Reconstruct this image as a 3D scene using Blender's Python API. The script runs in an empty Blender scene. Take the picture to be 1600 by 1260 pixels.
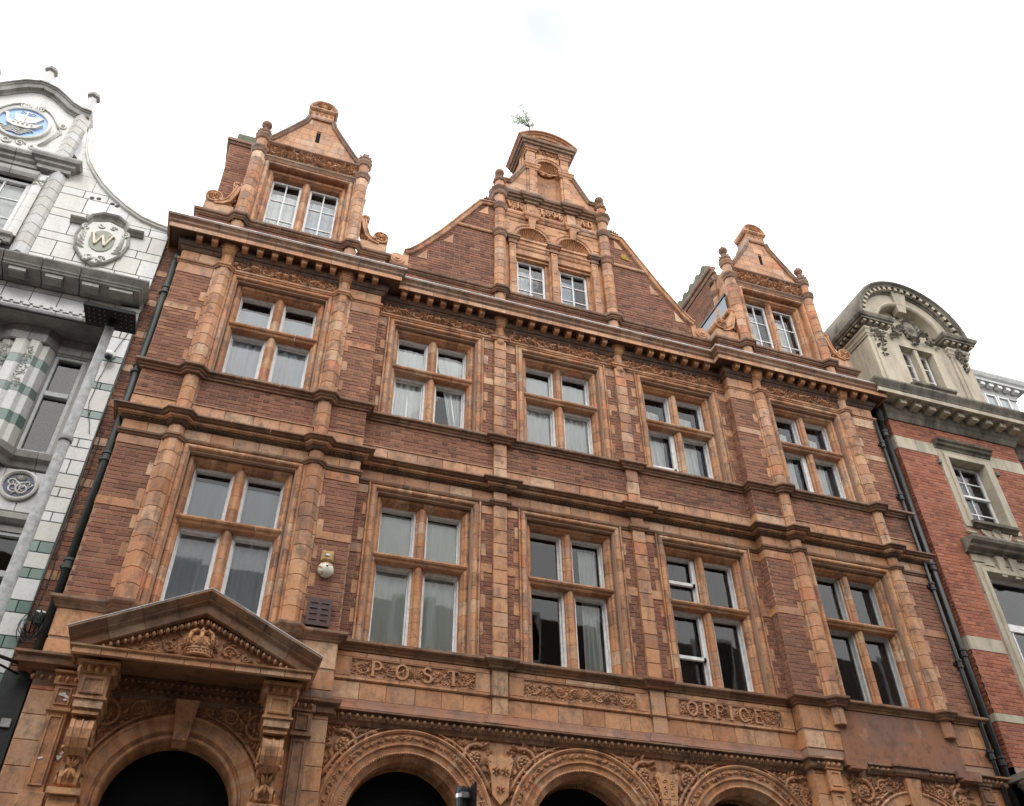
import bpy, math, random
from math import sin, cos, pi, radians, atan2, hypot, sqrt
from mathutils import Vector, Matrix
random.seed(11)
S = bpy.context.scene
COL = S.collection

# ------------------------------------------------------------------ camera
FPX = 1369.87; YAW = radians(19.28983324); PIT = radians(39.66149438); ROL = radians(-0.6544872)
fw = Vector((sin(YAW)*cos(PIT), cos(YAW)*cos(PIT), sin(PIT)))
r0 = Vector((cos(YAW), -sin(YAW), 0)); u0 = r0.cross(fw)
rt = r0*cos(ROL) + u0*sin(ROL); up = -r0*sin(ROL) + u0*cos(ROL)
cam = bpy.data.cameras.new('camera'); co = bpy.data.objects.new('camera', cam); COL.objects.link(co)
CAMP = Vector((0, -12, 1.6))
co.matrix_world = Matrix(((rt.x, up.x, -fw.x, CAMP.x), (rt.y, up.y, -fw.y, CAMP.y), (rt.z, up.z, -fw.z, CAMP.z), (0, 0, 0, 1)))
cam.sensor_fit = 'HORIZONTAL'; cam.sensor_width = 36; cam.lens = FPX/1600*36
cam.clip_start = .1; cam.clip_end = 3000
S.camera = co
S.render.resolution_x = 1024; S.render.resolution_y = 806
def pix(P):
    d = Vector(P)-CAMP; w = d.dot(fw)
    if w < .1: return None
    return (800+FPX*d.dot(rt)/w, 630-FPX*d.dot(up)/w, FPX/w)

# ------------------------------------------------------------------ sky: overcast with a thin bluish gap
SUN_EL = radians(58); SUN_AZ = radians(200)
w = bpy.data.worlds.new('World'); S.world = w; w.use_nodes = True
nt = w.node_tree; nt.nodes.clear(); N = nt.nodes.new; L = nt.links.new
out = N('ShaderNodeOutputWorld'); bg = N('ShaderNodeBackground'); L(bg.outputs[0], out.inputs[0])
sky = N('ShaderNodeTexSky'); sky.sky_type = 'NISHITA'; sky.sun_disc = False
sky.sun_elevation = SUN_EL; sky.sun_rotation = SUN_AZ; sky.dust_density = 3; sky.air_density = 1
sk = N('ShaderNodeVectorMath'); sk.operation = 'SCALE'; L(sky.outputs[0], sk.inputs[0]); sk.inputs['Scale'].default_value = 1.0
tc = N('ShaderNodeTexCoord')
no = N('ShaderNodeTexNoise'); no.inputs['Scale'].default_value = 2.3; no.inputs['Detail'].default_value = 5
mp = N('ShaderNodeMapping'); mp.inputs['Scale'].default_value = (1, 1, 1.6); mp.inputs['Location'].default_value = (.35, .2, .1)
L(tc.outputs['Generated'], mp.inputs[0]); L(mp.outputs[0], no.inputs['Vector'])
d0 = (rt*((830-800)/FPX)+up*((630-30)/FPX)+fw).normalized()          # where the cloud thins a little
ds = N('ShaderNodeVectorMath'); ds.operation = 'DISTANCE'; L(tc.outputs['Generated'], ds.inputs[0]); ds.inputs[1].default_value = d0
ad = N('ShaderNodeMath'); ad.operation = 'MULTIPLY_ADD'; L(no.outputs['Fac'], ad.inputs[0]); ad.inputs[1].default_value = .50; L(ds.outputs['Value'], ad.inputs[2])
cr = N('ShaderNodeValToRGB'); L(ad.outputs[0], cr.inputs[0])
cr.color_ramp.elements[0].position = .22; cr.color_ramp.elements[0].color = (.325, .325, .34, 1)
cr.color_ramp.elements[1].position = .66; cr.color_ramp.elements[1].color = (1, 1, 1, 1)
mx = N('ShaderNodeMix'); mx.data_type = 'RGBA'
L(cr.outputs[0], mx.inputs[0]); L(sk.outputs[0], mx.inputs[6]); mx.inputs[7].default_value = (19.0, 19.1, 19.3, 1)
L(mx.outputs[2], bg.inputs[0]); bg.inputs[1].default_value = 0.10

# ------------------------------------------------------------------ sun behind cloud
sl = bpy.data.lights.new('sun', 'SUN'); sl.energy = 1.0; sl.angle = radians(55); sl.color = (1, .96, .90)
so = bpy.data.objects.new('sun', sl); COL.objects.link(so)
sd = Vector((sin(SUN_AZ)*cos(SUN_EL), cos(SUN_AZ)*cos(SUN_EL), sin(SUN_EL)))
so.rotation_euler = sd.to_track_quat('Z', 'Y').to_euler(); so.location = (0, -20, 30)
S.view_settings.view_transform = 'Standard'; S.view_settings.look = 'None'
S.view_settings.exposure = 0.42; S.view_settings.gamma = 1; S.view_settings.use_curve_mapping = False
S.render.engine = 'CYCLES'
try: S.cycles.max_bounces = 6; S.cycles.transparent_max_bounces = 8
except Exception: pass

# ------------------------------------------------------------------ materials
def mat(name):
    m = bpy.data.materials.new(name); m.use_nodes = True
    t = m.node_tree; b = t.nodes['Principled BSDF']
    return m, t, b
def nd(t, typ, **k):
    n = t.nodes.new(typ)
    for a, v in k.items(): setattr(n, a, v)
    return n
def wpos(t, scale):
    g = nd(t, 'ShaderNodeNewGeometry'); mpn = nd(t, 'ShaderNodeMapping')
    mpn.inputs['Scale'].default_value = scale if isinstance(scale, tuple) else (scale,)*3
    t.links.new(g.outputs['Position'], mpn.inputs[0]); return mpn.outputs[0]
def noise(t, scale, detail=4, rough=.55, sc=1.0):
    n = nd(t, 'ShaderNodeTexNoise'); n.inputs['Scale'].default_value = sc; n.inputs['Detail'].default_value = detail
    n.inputs['Roughness'].default_value = rough
    t.links.new(wpos(t, scale), n.inputs['Vector']); return n.outputs['Fac']
def ramp(t, fac, stops):
    r = nd(t, 'ShaderNodeValToRGB'); e = r.color_ramp.elements
    while len(e) < len(stops): e.new(.5)
    for i, (p, c) in enumerate(stops):
        e[i].position = p; e[i].color = (c[0], c[1], c[2], 1) if isinstance(c, (tuple, list)) else (c, c, c, 1)
    t.links.new(fac, r.inputs[0]); return r.outputs[0]
def mix(t, fac, a, b, mode='MIX'):
    m = nd(t, 'ShaderNodeMix', data_type='RGBA', blend_type=mode)
    for i, v in ((0, fac), (6, a), (7, b)):
        if isinstance(v, (int, float)): m.inputs[i].default_value = v
        elif isinstance(v, tuple): m.inputs[i].default_value = (*v[:3], 1)
        else: t.links.new(v, m.inputs[i])
    return m.outputs[2]
def bump(t, b, fac, strength, dist=.01):
    n = nd(t, 'ShaderNodeBump'); n.inputs['Strength'].default_value = strength; n.inputs['Distance'].default_value = dist
    t.links.new(fac, n.inputs['Height']); t.links.new(n.outputs[0], b.inputs['Normal'])
def tone_out(t):
    a = nd(t, 'ShaderNodeAttribute', attribute_name='tone'); o = nd(t, 'ShaderNodeObjectInfo')
    m = nd(t, 'ShaderNodeMath', operation='MULTIPLY'); t.links.new(o.outputs['Object Index'], m.inputs[0]); t.links.new(o.outputs['Random'], m.inputs[1])
    s = nd(t, 'ShaderNodeMath', operation='MULTIPLY_ADD'); t.links.new(m.outputs[0], s.inputs[0]); s.inputs[1].default_value = .60; t.links.new(a.outputs['Fac'], s.inputs[2])
    return s.outputs[0]

def m_brick(name, stops, stain=.55, pale=.35, stainc=(.05, .03, .025)):
    m, t, b = mat(name)
    c = ramp(t, tone_out(t), stops)
    c = mix(t, noise(t, 45, 3), c, mix(t, .45, c, (.03, .015, .01)))
    st = ramp(t, noise(t, (.9, .9, .7), 6, .65), [(.40, 0), (.68, stain)])
    c = mix(t, st, c, stainc)
    pl = ramp(t, noise(t, (2.2, 2.2, 3.5), 7, .7), [(.60, 0), (.78, pale)])
    c = mix(t, pl, c, (.36, .27, .22))
    t.links.new(c, b.inputs['Base Color']); b.inputs['Roughness'].default_value = .88
    bump(t, b, noise(t, 90, 3), .45, .004); return m
BRK = m_brick('weathered red brick', [(0, (.13, .054, .035)), (.15, (.22, .085, .051)), (.45, (.315, .128, .075)), (.75, (.385, .167, .096)), (1, (.47, .220, .122))], stain=.46, pale=.36, stainc=(.075, .040, .028))
BRKR = m_brick('orange red brick', [(0, (.20, .052, .030)), (.4, (.40, .122, .066)), (.8, (.49, .172, .092)), (1, (.55, .225, .125))], .30, .24)
def m_mortar(name, c0):
    m, t, b = mat(name)
    c = mix(t, noise(t, 3, 5), c0, tuple(x*.45 for x in c0))
    t.links.new(c, b.inputs['Base Color']); b.inputs['Roughness'].default_value = .95; return m
MORT = m_mortar('old mortar', (.42, .27, .185)); MORTR = m_mortar('pale mortar', (.42, .27, .20))

def m_terra(name, soot=.3, dark=(.075, .042, .028), mul=1.0, stops=None, rough=.62, scl=1.0, dr=1.0):
    m, t, b = mat(name)
    stops = stops or [(0, (.29, .132, .063)), (.22, (.42, .193, .084)), (.45, (.52, .252, .110)), (.62, (.56, .303, .145)), (.76, (.40, .216, .122)), (.90, (.57, .375, .225)), (1, (.50, .165, .062))]
    stops = [(p, tuple(x*mul for x in c)) for p, c in stops]
    c = ramp(t, tone_out(t), stops)
    big = noise(t, 1.7*scl, 6, .6)
    c = mix(t, ramp(t, big, [(.38, .0), (.62, .45)]), c, tuple(x*mul for x in (.40, .160, .066)))
    blot = noise(t, (5*scl, 5*scl, 4*scl), 6, .7)
    c = mix(t, ramp(t, blot, [(.50, 0), (.62, .34+.55*soot)]), c, dark)
    drip = noise(t, (4.2*scl, 4.2*scl, .9*scl), 7, .72)
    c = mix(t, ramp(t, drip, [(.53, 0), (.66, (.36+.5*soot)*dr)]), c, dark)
    c = mix(t, ramp(t, noise(t, 26, 5, .75), [(.42, 0), (.70, .42)]), c, (.15, .072, .038))
    lift = ramp(t, noise(t, (3.1, 3.1, 2.3), 6, .7), [(.58, 0), (.70, .26)])
    c = mix(t, lift, c, tuple(x*mul for x in (.56, .36, .23)))
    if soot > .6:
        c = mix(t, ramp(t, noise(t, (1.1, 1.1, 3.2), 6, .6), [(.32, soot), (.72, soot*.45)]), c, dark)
    t.links.new(c, b.inputs['Base Color']); b.inputs['Roughness'].default_value = rough
    t.links.new(ramp(t, big, [(.3, rough-.18), (.7, rough+.15)]), b.inputs['Roughness'])
    bump(t, b, noise(t, 35, 5, .65), .35, .006); return m
TER = m_terra('terracotta', .22)
TERW = m_terra('weathered terracotta', .50)
TERD = m_terra('sooty terracotta', .66, dark=(.058, .030, .018), mul=.80)
TERS = m_terra('soot and shade dark terracotta', .85, dark=(.030, .019, .014), mul=.50)  # soot, with the shade below the cornice and string painted into the colour
TERC = m_terra('carved terracotta', .42, stops=[(0, (.34, .165, .08)), (.6, (.45, .235, .122)), (1, (.46, .205, .095))])
REND = m_terra('brown patch render', .35, stops=[(0, (.165, .088, .066)), (1, (.195, .105, .078))], rough=.9, dr=.3)

def m_faience(name, c0, c1, grime, gc=(.05, .045, .04), rough=.22, fine=.2):
    m, t, b = mat(name)
    c = mix(t, tone_out(t), c0, c1)
    g = ramp(t, noise(t, (3.2, 3.2, .8), 6, .65), [(.42, 0), (.70, grime)])
    c = mix(t, g, c, gc)
    c = mix(t, ramp(t, noise(t, 22, 5, .7), [(.5, 0), (.8, fine)]), c, gc)
    t.links.new(c, b.inputs['Base Color']); b.inputs['Roughness'].default_value = rough
    bump(t, b, noise(t, 9, 3), .12, .006); return m
FAI = m_faience('white glazed faience', (.60, .60, .585), (.53, .51, .465), .22, fine=.3)
FAIG = m_faience('green glazed faience', (.205, .275, .235), (.115, .175, .150), .3)
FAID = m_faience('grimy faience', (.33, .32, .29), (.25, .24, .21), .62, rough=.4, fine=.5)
FAIC = m_faience('carved white faience', (.66, .65, .61), (.58, .56, .51), .28, fine=.3)
BLUE = m_faience('blue glaze', (.24, .41, .70), (.28, .45, .74), .15)
OLIVE = m_faience('olive glaze', (.22, .23, .17), (.20, .21, .16), .3)
CREAM = m_faience('cream glaze', (.66, .57, .40), (.66, .57, .40), .1)
STO = m_faience('cream stone', (.50, .44, .335), (.42, .37, .28), .62, gc=(.14, .12, .092), rough=.85, fine=.3)
STOD = m_faience('sooty stone', (.25, .22, .175), (.16, .145, .115), .92, gc=(.022, .021, .018), rough=.9, fine=.6)
MOSS = m_faience('mossy stone', (.17, .165, .12), (.13, .14, .09), .6, gc=(.05, .055, .035), rough=.95, fine=.6)
def m_plain(name, c, rough=.5, metal=0, var=.25, sc=8, bmp=0):
    m, t, b = mat(name)
    cc = mix(t, ramp(t, noise(t, sc, 5, .65), [(.35, 0), (.7, 1)]), c, tuple(x*(1-var) for x in c))
    t.links.new(cc, b.inputs['Base Color']); b.inputs['Roughness'].default_value = rough; b.inputs['Metallic'].default_value = metal
    if bmp: bump(t, b, noise(t, 40, 4), bmp, .005)
    return m
WHT = m_plain('white window paint', (.78, .78, .77), .5, 0, .30, 11)
GRYP = m_plain('pale grey weathered paint', (.52, .53, .52), .6, 0, .3, 9)
IRON = m_plain('black iron paint', (.012, .016, .017), .42, 0, .5, 14, .3); PANEL = m_plain('matt black panel', (.010, .010, .011), .8, 0, .3, 9)
IRNG = m_plain('algae stained iron', (.016, .026, .020), .5, 0, .55, 6, .4)
GALV = m_plain('galvanised steel', (.33, .335, .33), .62, .2, .5, 16, .3)
LEAD = m_plain('pale lead flashing', (.74, .73, .74), .6, .2, .45, 4)
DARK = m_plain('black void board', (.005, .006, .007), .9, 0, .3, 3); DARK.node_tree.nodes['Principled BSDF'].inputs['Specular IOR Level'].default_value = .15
JOINT = m_plain('dark joint', (.045, .042, .038), .9)
ROOM = m_plain('dim interior plaster', (.045, .043, .040), .9)
SLATE = m_plain('slate', (.07, .07, .08), .7, 0, .4, 5)
BROWN = m_plain('brown painted metal', (.060, .026, .022), .5, 0, .35, 12)
RUST = m_plain('chipped glaze', (.10, .085, .075), .85, 0, .5, 9)
CHIP = None
def m_bell():
    m, t, b = mat('chipped white enamel')
    c = mix(t, ramp(t, noise(t, (14, 14, 11), 4, .6), [(.53, 0), (.57, 1)]), (.60, .58, .48), (.30, .145, .06))
    c = mix(t, ramp(t, noise(t, 30, 4), [(.6, 0), (.7, .7)]), c, (.14, .12, .05))
    t.links.new(c, b.inputs['Base Color']); b.inputs['Roughness'].default_value = .45; return m
CHIP = m_bell(); TANB = m_plain('rusty tan paint', (.50, .30, .13), .6, 0, .55, 22)
def m_curtain(name, c):
    m, t, b = mat(name)
    n = noise(t, (4, 4, .5), 3)
    t.links.new(mix(t, n, c, tuple(x*.72 for x in c)), b.inputs['Base Color']); b.inputs['Roughness'].default_value = .95
    return m
CURW = m_curtain('white net curtain', (.88, .90, .89)); CURG = m_curtain('blue grey net curtain', (.62, .66, .72))
CURN = m_curtain('navy curtain', (.018, .022, .055)); CURP = m_curtain('pale green curtain', (.84, .88, .83)); BLIND = m_curtain('brown blind', (.035, .028, .026))
def m_glass():
    m, t, b = mat('window glass'); t.nodes.remove(b)
    o = t.nodes['Material Output']; tr = nd(t, 'ShaderNodeBsdfTransparent'); gl = nd(t, 'ShaderNodeBsdfGlossy'); gl.inputs['Roughness'].default_value = .02
    tr.inputs[0].default_value = (.95, .97, .96, 1)
    fr = nd(t, 'ShaderNodeFresnel'); fr.inputs[0].default_value = 1.52
    mm = nd(t, 'ShaderNodeMath', operation='MULTIPLY'); mm.inputs[1].default_value = 1.3; t.links.new(fr.outputs[0], mm.inputs[0])
    ms = nd(t, 'ShaderNodeMixShader'); t.links.new(mm.outputs[0], ms.inputs[0]); t.links.new(tr.outputs[0], ms.inputs[1]); t.links.new(gl.outputs[0], ms.inputs[2])
    t.links.new(ms.outputs[0], o.inputs[0]); return m
GLASS = m_glass()
LEAF = m_plain('grey green leaf', (.20, .24, .18), .7, 0, .4, 20); _m = LEAF.node_tree; _t = _m.nodes.new('ShaderNodeBsdfTranslucent'); _t.inputs[0].default_value = (.30, .38, .22, 1); _x = _m.nodes.new('ShaderNodeMixShader'); _x.inputs[0].default_value = .6
_m.links.new(_m.nodes['Principled BSDF'].outputs[0], _x.inputs[1]); _m.links.new(_t.outputs[0], _x.inputs[2]); _m.links.new(_x.outputs[0], _m.nodes['Material Output'].inputs[0])
TWIG = m_plain('twig', (.10, .075, .05), .9)
LICH = m_plain('orange lichen', (.40, .23, .03), .9, 0, .5, 25)
ASPH = m_plain('asphalt', (.05, .05, .052), .9, 0, .3, 6); PAVE = m_plain('paving', (.24, .235, .22), .9, 0, .3, 3)

# ------------------------------------------------------------------ mesh builder
WL = {}
def base_of(o): return WL.get(o.name, Vector((0, 0, 0)))
class MB:
    def __init__(s): s.v = []; s.f = []; s.t = []; s.sm = []; s.mi = []; s.cm = 0
    def add(s, vs, fs, tone=.5, smooth=False):
        n = len(s.v); s.v.extend([tuple(p) for p in vs])
        for f in fs: s.f.append(tuple(i+n for i in f)); s.t.append(tone); s.sm.append(smooth); s.mi.append(s.cm)
    def box(s, x0, x1, y0, y1, z0, z1, tone=None):
        if tone is None: tone = random.random()
        s.add([(x0,y0,z0),(x1,y0,z0),(x1,y1,z0),(x0,y1,z0),(x0,y0,z1),(x1,y0,z1),(x1,y1,z1),(x0,y1,z1)],
              [(0,1,5,4),(1,2,6,5),(2,3,7,6),(3,0,4,7),(4,5,6,7),(3,2,1,0)], tone)
    def build(s, name, mt, parent=None, label=None, stuff=False, tags=None):
        if not s.v: return None
        xs = [p[0] for p in s.v]; ys = [p[1] for p in s.v]; zs = [p[2] for p in s.v]
        c = Vector(((min(xs)+max(xs))/2, (min(ys)+max(ys))/2, min(zs)))
        me = bpy.data.meshes.new(name)
        me.from_pydata([(p[0]-c.x, p[1]-c.y, p[2]-c.z) for p in s.v], [], s.f)
        a = me.attributes.new('tone', 'FLOAT', 'FACE'); a.data.foreach_set('value', s.t)
        me.polygons.foreach_set('use_smooth', s.sm)
        for q in (mt if isinstance(mt, (list, tuple)) else [mt]): me.materials.append(q)
        me.polygons.foreach_set('material_index', s.mi); me.update()
        return link(name, me, c, parent, label, stuff, tags)
def link(name, me, c, parent=None, label=None, stuff=False, tags=None):
    o = bpy.data.objects.new(name, me); COL.objects.link(o)
    WL[o.name] = c.copy()
    if parent: o.parent = parent; o.location = c-base_of(parent)
    else: o.location = c
    if label: o['label'] = label
    if stuff: o['kind'] = 'stuff'
    if tags:
        for k, v in tags.items(): o[k] = v
    return o
def thing(name, label, cat, loc, group=None):
    o = bpy.data.objects.new(name, None); COL.objects.link(o); o.location = loc; WL[o.name] = Vector(loc)
    o['label'] = label; o['category'] = cat; o.empty_display_size = .3
    if group: o['group'] = group
    return o
def glass_pane(par, F, s0, s1, z0, z1, d=0.0):
    n = 5; m = MB(); V = []; tx, tz = (R()-.5)*.006, (R()-.5)*.006
    for j in range(n+1):
        for i in range(n+1): V.append(F.p(s0+(s1-s0)*i/n, d+(R()-.5)*.0016+tx*(i/n-.5)+tz*(j/n-.5), z0+(z1-z0)*j/n))
    m.add(V, [(j*(n+1)+i, j*(n+1)+i+1, (j+1)*(n+1)+i+1, (j+1)*(n+1)+i) for j in range(n) for i in range(n)], .5, True)
    return m.build('pane', GLASS, par)
def T(label, cat, group=None):
    d = {'label': label, 'category': cat}
    if group: d['group'] = group
    return d
R = random.random
class FR:                      # a wall plane: s along it, d out of it, z up
    def __init__(s, o, u=(1, 0, 0), n=(0, -1, 0)): s.o = Vector(o); s.u = Vector(u); s.n = Vector(n)
    def p(s, a, d, z): q = s.o+s.u*a+s.n*d; return (q.x, q.y, q.z+z)
def F0(y): return FR((0, y, 0))
def block(m, F, s0, s1, z0, z1, d, back=.0, ch=.006, tone=None):
    if tone is None: tone = R()
    c = min(ch, (s1-s0)*.3, (z1-z0)*.3); vs = []
    for a0, a1, b0, b1, dd in ((s0+c, s1-c, z0+c, z1-c, d), (s0, s1, z0, z1, d-c), (s0, s1, z0, z1, -back)):
        vs += [F.p(a0, dd, b0), F.p(a1, dd, b0), F.p(a1, dd, b1), F.p(a0, dd, b1)]
    fs = [(0, 1, 2, 3)]
    for k in (0, 4):
        for i in range(4):
            j = (i+1) % 4; fs.append((k+4+i, k+4+j, k+j, k+i))
    m.add(vs, fs, tone)
def prism(m, F, pts, d0, d1, tone=.5, smooth=False):     # polygon in the wall plane from depth d0 (back) to d1 (front)
    n = len(pts); vs = [F.p(a, d1, b) for a, b in pts]+[F.p(a, d0, b) for a, b in pts]
    fs = [tuple(range(n)), tuple(range(2*n-1, n-1, -1))]+[(i+n, (i+1) % n+n, (i+1) % n, i) for i in range(n)]
    m.add(vs, fs, tone)
def row(m, F, s0, s1, z0, z1, d, w, gap=.006, back=0, ch=.005, jit=.15, tone=None):
    n = max(1, round((s1-s0)/w)); cuts = [s0]+[s0+(s1-s0)*(i+(R()-.5)*jit)/n for i in range(1, n)]+[s1]
    for a, b in zip(cuts, cuts[1:]): block(m, F, a+gap/2, b-gap/2, z0, z1, d, back, ch, tone)
def nrm(a, b):
    dx, dy = b[0]-a[0], b[1]-a[1]; l = hypot(dx, dy) or 1e-9; return (dy/l, -dx/l)
def sweep(m, pts, prof, mp, seg=0, gap=.006, tone=None, closed=False, caps=True, smooth=False):
    """prof (n,c): n to the right of the path, c the third axis"""
    n = len(pts); nn = [nrm(pts[i], pts[(i+1) % n]) for i in range(n if closed else n-1)]; mit = []
    for i in range(n):
        if closed: a, b = nn[i-1], nn[i]
        else: a = nn[max(0, i-1)]; b = nn[min(n-2, i)]
        k = max(.25, 1+a[0]*b[0]+a[1]*b[1]); mit.append(((a[0]+b[0])/k, (a[1]+b[1])/k))
    t = tone
    for i in range(n if closed else n-1):
        A, B = pts[i], pts[(i+1) % n]; ma, mb = mit[i], mit[(i+1) % n]
        ln = hypot(B[0]-A[0], B[1]-A[1]); k = max(1, round(ln/seg)) if seg else 1
        for j in range(k):
            if tone is None: t = R()
            f0, f1 = j/k, (j+1)/k
            if seg and j > 0: f0 += gap/2/ln
            if seg and j < k-1: f1 -= gap/2/ln
            ring = []
            for f in (f0, f1):
                P = (A[0]+(B[0]-A[0])*f, A[1]+(B[1]-A[1])*f)
                if f < 1e-9: M = ma
                elif f > 1-1e-9: M = mb
                else: M = nn[i]
                # blend so that straight cuts stay inside mitres
                ring.append([mp(P[0]+M[0]*q[0], P[1]+M[1]*q[0], q[1]) for q in prof])
            np_ = len(prof); fs = [(a, a+1, np_+a+1, np_+a) for a in range(np_-1)]
            if caps and (seg or (not closed and i == 0 and j == 0)): fs.append(tuple(range(np_)))
            if caps and (seg or (not closed and i == n-2 and j == k-1)): fs.append(tuple(range(2*np_-1, np_-1, -1)))
            m.add(ring[0]+ring[1], fs, t, smooth)
def XY(a, b, c): return (a, b, c)
def XZ(y): return lambda a, b, c: (a, y-c, b)
def arc(cx, cz, r, a0, a1, n): return [(cx+r*cos(radians(a0+(a1-a0)*i/n)), cz+r*sin(radians(a0+(a1-a0)*i/n))) for i in range(n+1)]
def lathe(m, cx, cy, prof, n=16, rot=0, a0=0, a1=360, tone=.5, smooth=False):
    full = a1-a0 >= 360; k = n if full else n+1; vs = []
    for r, z in prof:
        for i in range(k):
            a = radians(rot+a0+(a1-a0)*i/n); vs.append((cx+r*cos(a), cy+r*sin(a), z))
    fs = []
    for j in range(len(prof)-1):
        for i in range(n):
            i2 = (i+1) % k; fs.append((j*k+i, j*k+i2, (j+1)*k+i2, (j+1)*k+i))
    if full: fs += [tuple(range(k-1, -1, -1)), tuple((len(prof)-1)*k+i for i in range(k))]
    m.add(vs, fs, tone, smooth)
def octs(m, cx, cy, prof, tone=.5): lathe(m, cx, cy, [(r/cos(pi/8), z) for r, z in prof], 8, 22.5, tone=tone)
def tube(m, pts, rs, nseg=6, tone=.5, smooth=True, up=Vector((0, -1, 0))):
    vs = []; n = len(pts); P = [Vector(p) for p in pts]
    for i in range(n):
        tg = (P[min(n-1, i+1)]-P[max(0, i-1)]).normalized(); a = tg.cross(up)
        if a.length < .05: a = tg.cross(Vector((1, 0, 0)))
        a.normalize(); b = a.cross(tg); r = rs[i] if isinstance(rs, (list, tuple)) else rs
        for k in range(nseg):
            an = 2*pi*k/nseg; vs.append(P[i]+a*(r*cos(an))+b*(r*sin(an)))
    fs = [(i*nseg+k, i*nseg+(k+1) % nseg, (i+1)*nseg+(k+1) % nseg, (i+1)*nseg+k) for i in range(n-1) for k in range(nseg)]
    fs += [tuple(range(nseg-1, -1, -1)), tuple((n-1)*nseg+k for k in range(nseg))]
    m.add(vs, fs, tone, smooth)
def ball(m, c, rx, ry, rz, n=8, k=5, tone=.5):
    vs = []; 
    for j in range(k+1):
        th = pi*j/k
        for i in range(n):
            a = 2*pi*i/n; vs.append((c[0]+rx*sin(th)*cos(a), c[1]+ry*sin(th)*sin(a), c[2]+rz*cos(th)))
    m.add(vs, [(j*n+i, j*n+(i+1) % n, (j+1)*n+(i+1) % n, (j+1)*n+i) for j in range(k) for i in range(n)], tone, True)
# ------------------------------------------------------------------ carving
def leaf(m, F, s, z, an, ln, wd, h, d0, tone=.5):
    c, q = cos(an), sin(an)
    def P(a, b, d): return F.p(s+a*c-b*q, d0+d, z+a*q+b*c)
    m.add([P(0, 0, .3*h), P(.35*ln, wd, .1*h), P(.75*ln, wd*.7, .25*h), P(ln, 0, .9*h), P(.75*ln, -wd*.7, .25*h), P(.35*ln, -wd, .1*h), P(.4*ln, 0, h), P(.8*ln, 0, h*1.2)],
          [(0, 6, 1), (1, 6, 7, 2), (2, 7, 3), (0, 5, 6), (5, 4, 7, 6), (4, 3, 7)], tone)
def dome(m, F, s, z, r, h, d0, n=8, tone=.5):
    vs = [F.p(s, d0+h, z)]
    for q, hh in ((.6, .75), (1, 0)):
        for i in range(n): a = 2*pi*i/n; vs.append(F.p(s+r*q*cos(a), d0+h*hh, z+r*q*sin(a)))
    fs = [(0, 1+i, 1+(i+1) % n) for i in range(n)]+[(1+i, 1+n+i, 1+n+(i+1) % n, 1+(i+1) % n) for i in range(n)]
    m.add(vs, fs, tone, True)
def rosette(m, F, s, z, r, h, d0, n=7, tone=.5):
    o = R()*6
    for i in range(n): leaf(m, F, s+cos(o+2*pi*i/n)*r*.2, z+sin(o+2*pi*i/n)*r*.2, o+2*pi*i/n, r*.85, r*.34, h*.8, d0, tone)
    dome(m, F, s, z, r*.33, h*1.2, d0, 6, tone)
def spiral(m, F, s, z, r, a0, turns, d0, th, dirn=1, tone=.5, n=None, rend=.22, leaves=True):
    n = n or max(9, int(turns*12)); pts = []; rs = []
    for i in range(n+1):
        f = i/n; rr = r*(1-(1-rend)*f**.8); a = a0+dirn*turns*2*pi*f
        pts.append(F.p(s+rr*cos(a), d0+th*.45, z+rr*sin(a))); rs.append(th*(1-.45*f))
        if leaves and i % 2 == 0 and f < .75:
            leaf(m, F, s+rr*cos(a), z+rr*sin(a), a-dirn*.8+pi*(i % 4 == 0), r*.42, r*.15, th*1.3, d0, tone)
    tube(m, pts, rs, 5, tone, True, F.n)
def rinceau(m, F, s0, s1, zc, hh, n, d0=.0, th=.022, mirror=True, centre=True, tone=None):
    """running scroll between s0 and s1, mirrored about the middle"""
    if tone is None: tone = R()
    mid = (s0+s1)/2; halves = [(mid, s1, 1), (mid, s0, -1)] if mirror else [(s0, s1, 1)]
    for a, b, sg in halves:
        stp = (b-a)/n; stem = []
        for i in range(n*6+1):
            f = i/6; stem.append(F.p(a+stp*f, d0+th*.5, zc+hh*.55*sin(pi*f+.4)))
        tube(m, stem, th*.85, 5, tone, True, F.n)
        for i in range(n):
            c = a+stp*(i+.5); up_ = 1 if i % 2 == 0 else -1
            rr = min(abs(stp)*.50, hh*.90)
            spiral(m, F, c, zc-up_*hh*.08, rr, (pi if sg > 0 else 0), 1.15, d0, th, -up_*sg, tone)
            rosette(m, F, c, zc-up_*hh*.08, rr*.52, th*1.9, d0, 6, tone)
            for k in range(12):
                an = R()*2*pi; leaf(m, F, c+stp*.5+(R()-.5)*rr*1.1, zc+(R()-.5)*hh*1.7, an, hh*.40, hh*.12, th*1.7, d0, tone)
            spiral(m, F, c+stp*.5, zc+up_*hh*.55, hh*.30, R()*6, 1.2, d0, th*.7, up_*sg, tone, leaves=False)
    if centre and mirror:
        dome(m, F, mid, zc, hh*.42, th*3.2, d0, 10, tone)
        for k in range(10): leaf(m, F, mid+cos(k*pi/5)*hh*.42, zc+sin(k*pi/5)*hh*.42, k*pi/5, hh*.5, hh*.15, th*2, d0, tone)
def clip_half(poly, f):
    out = []
    for i in range(len(poly)):
        a, b = poly[i], poly[(i+1) % len(poly)]; fa, fb = f(*a), f(*b)
        if fa >= 0: out.append(a)
        if (fa >= 0) != (fb >= 0): t = fa/(fa-fb); out.append((a[0]+(b[0]-a[0])*t, a[1]+(b[1]-a[1])*t))
    return out
def fill_leaves(m, F, test, s0, s1, z0, z1, n, ln, d0, h, tone=.5):
    for i in range(n):
        s, z = s0+(s1-s0)*R(), z0+(z1-z0)*R()
        if test(s, z): leaf(m, F, s, z, R()*6.28, ln*(.7+.6*R()), ln*.3, h, d0, tone)
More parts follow.
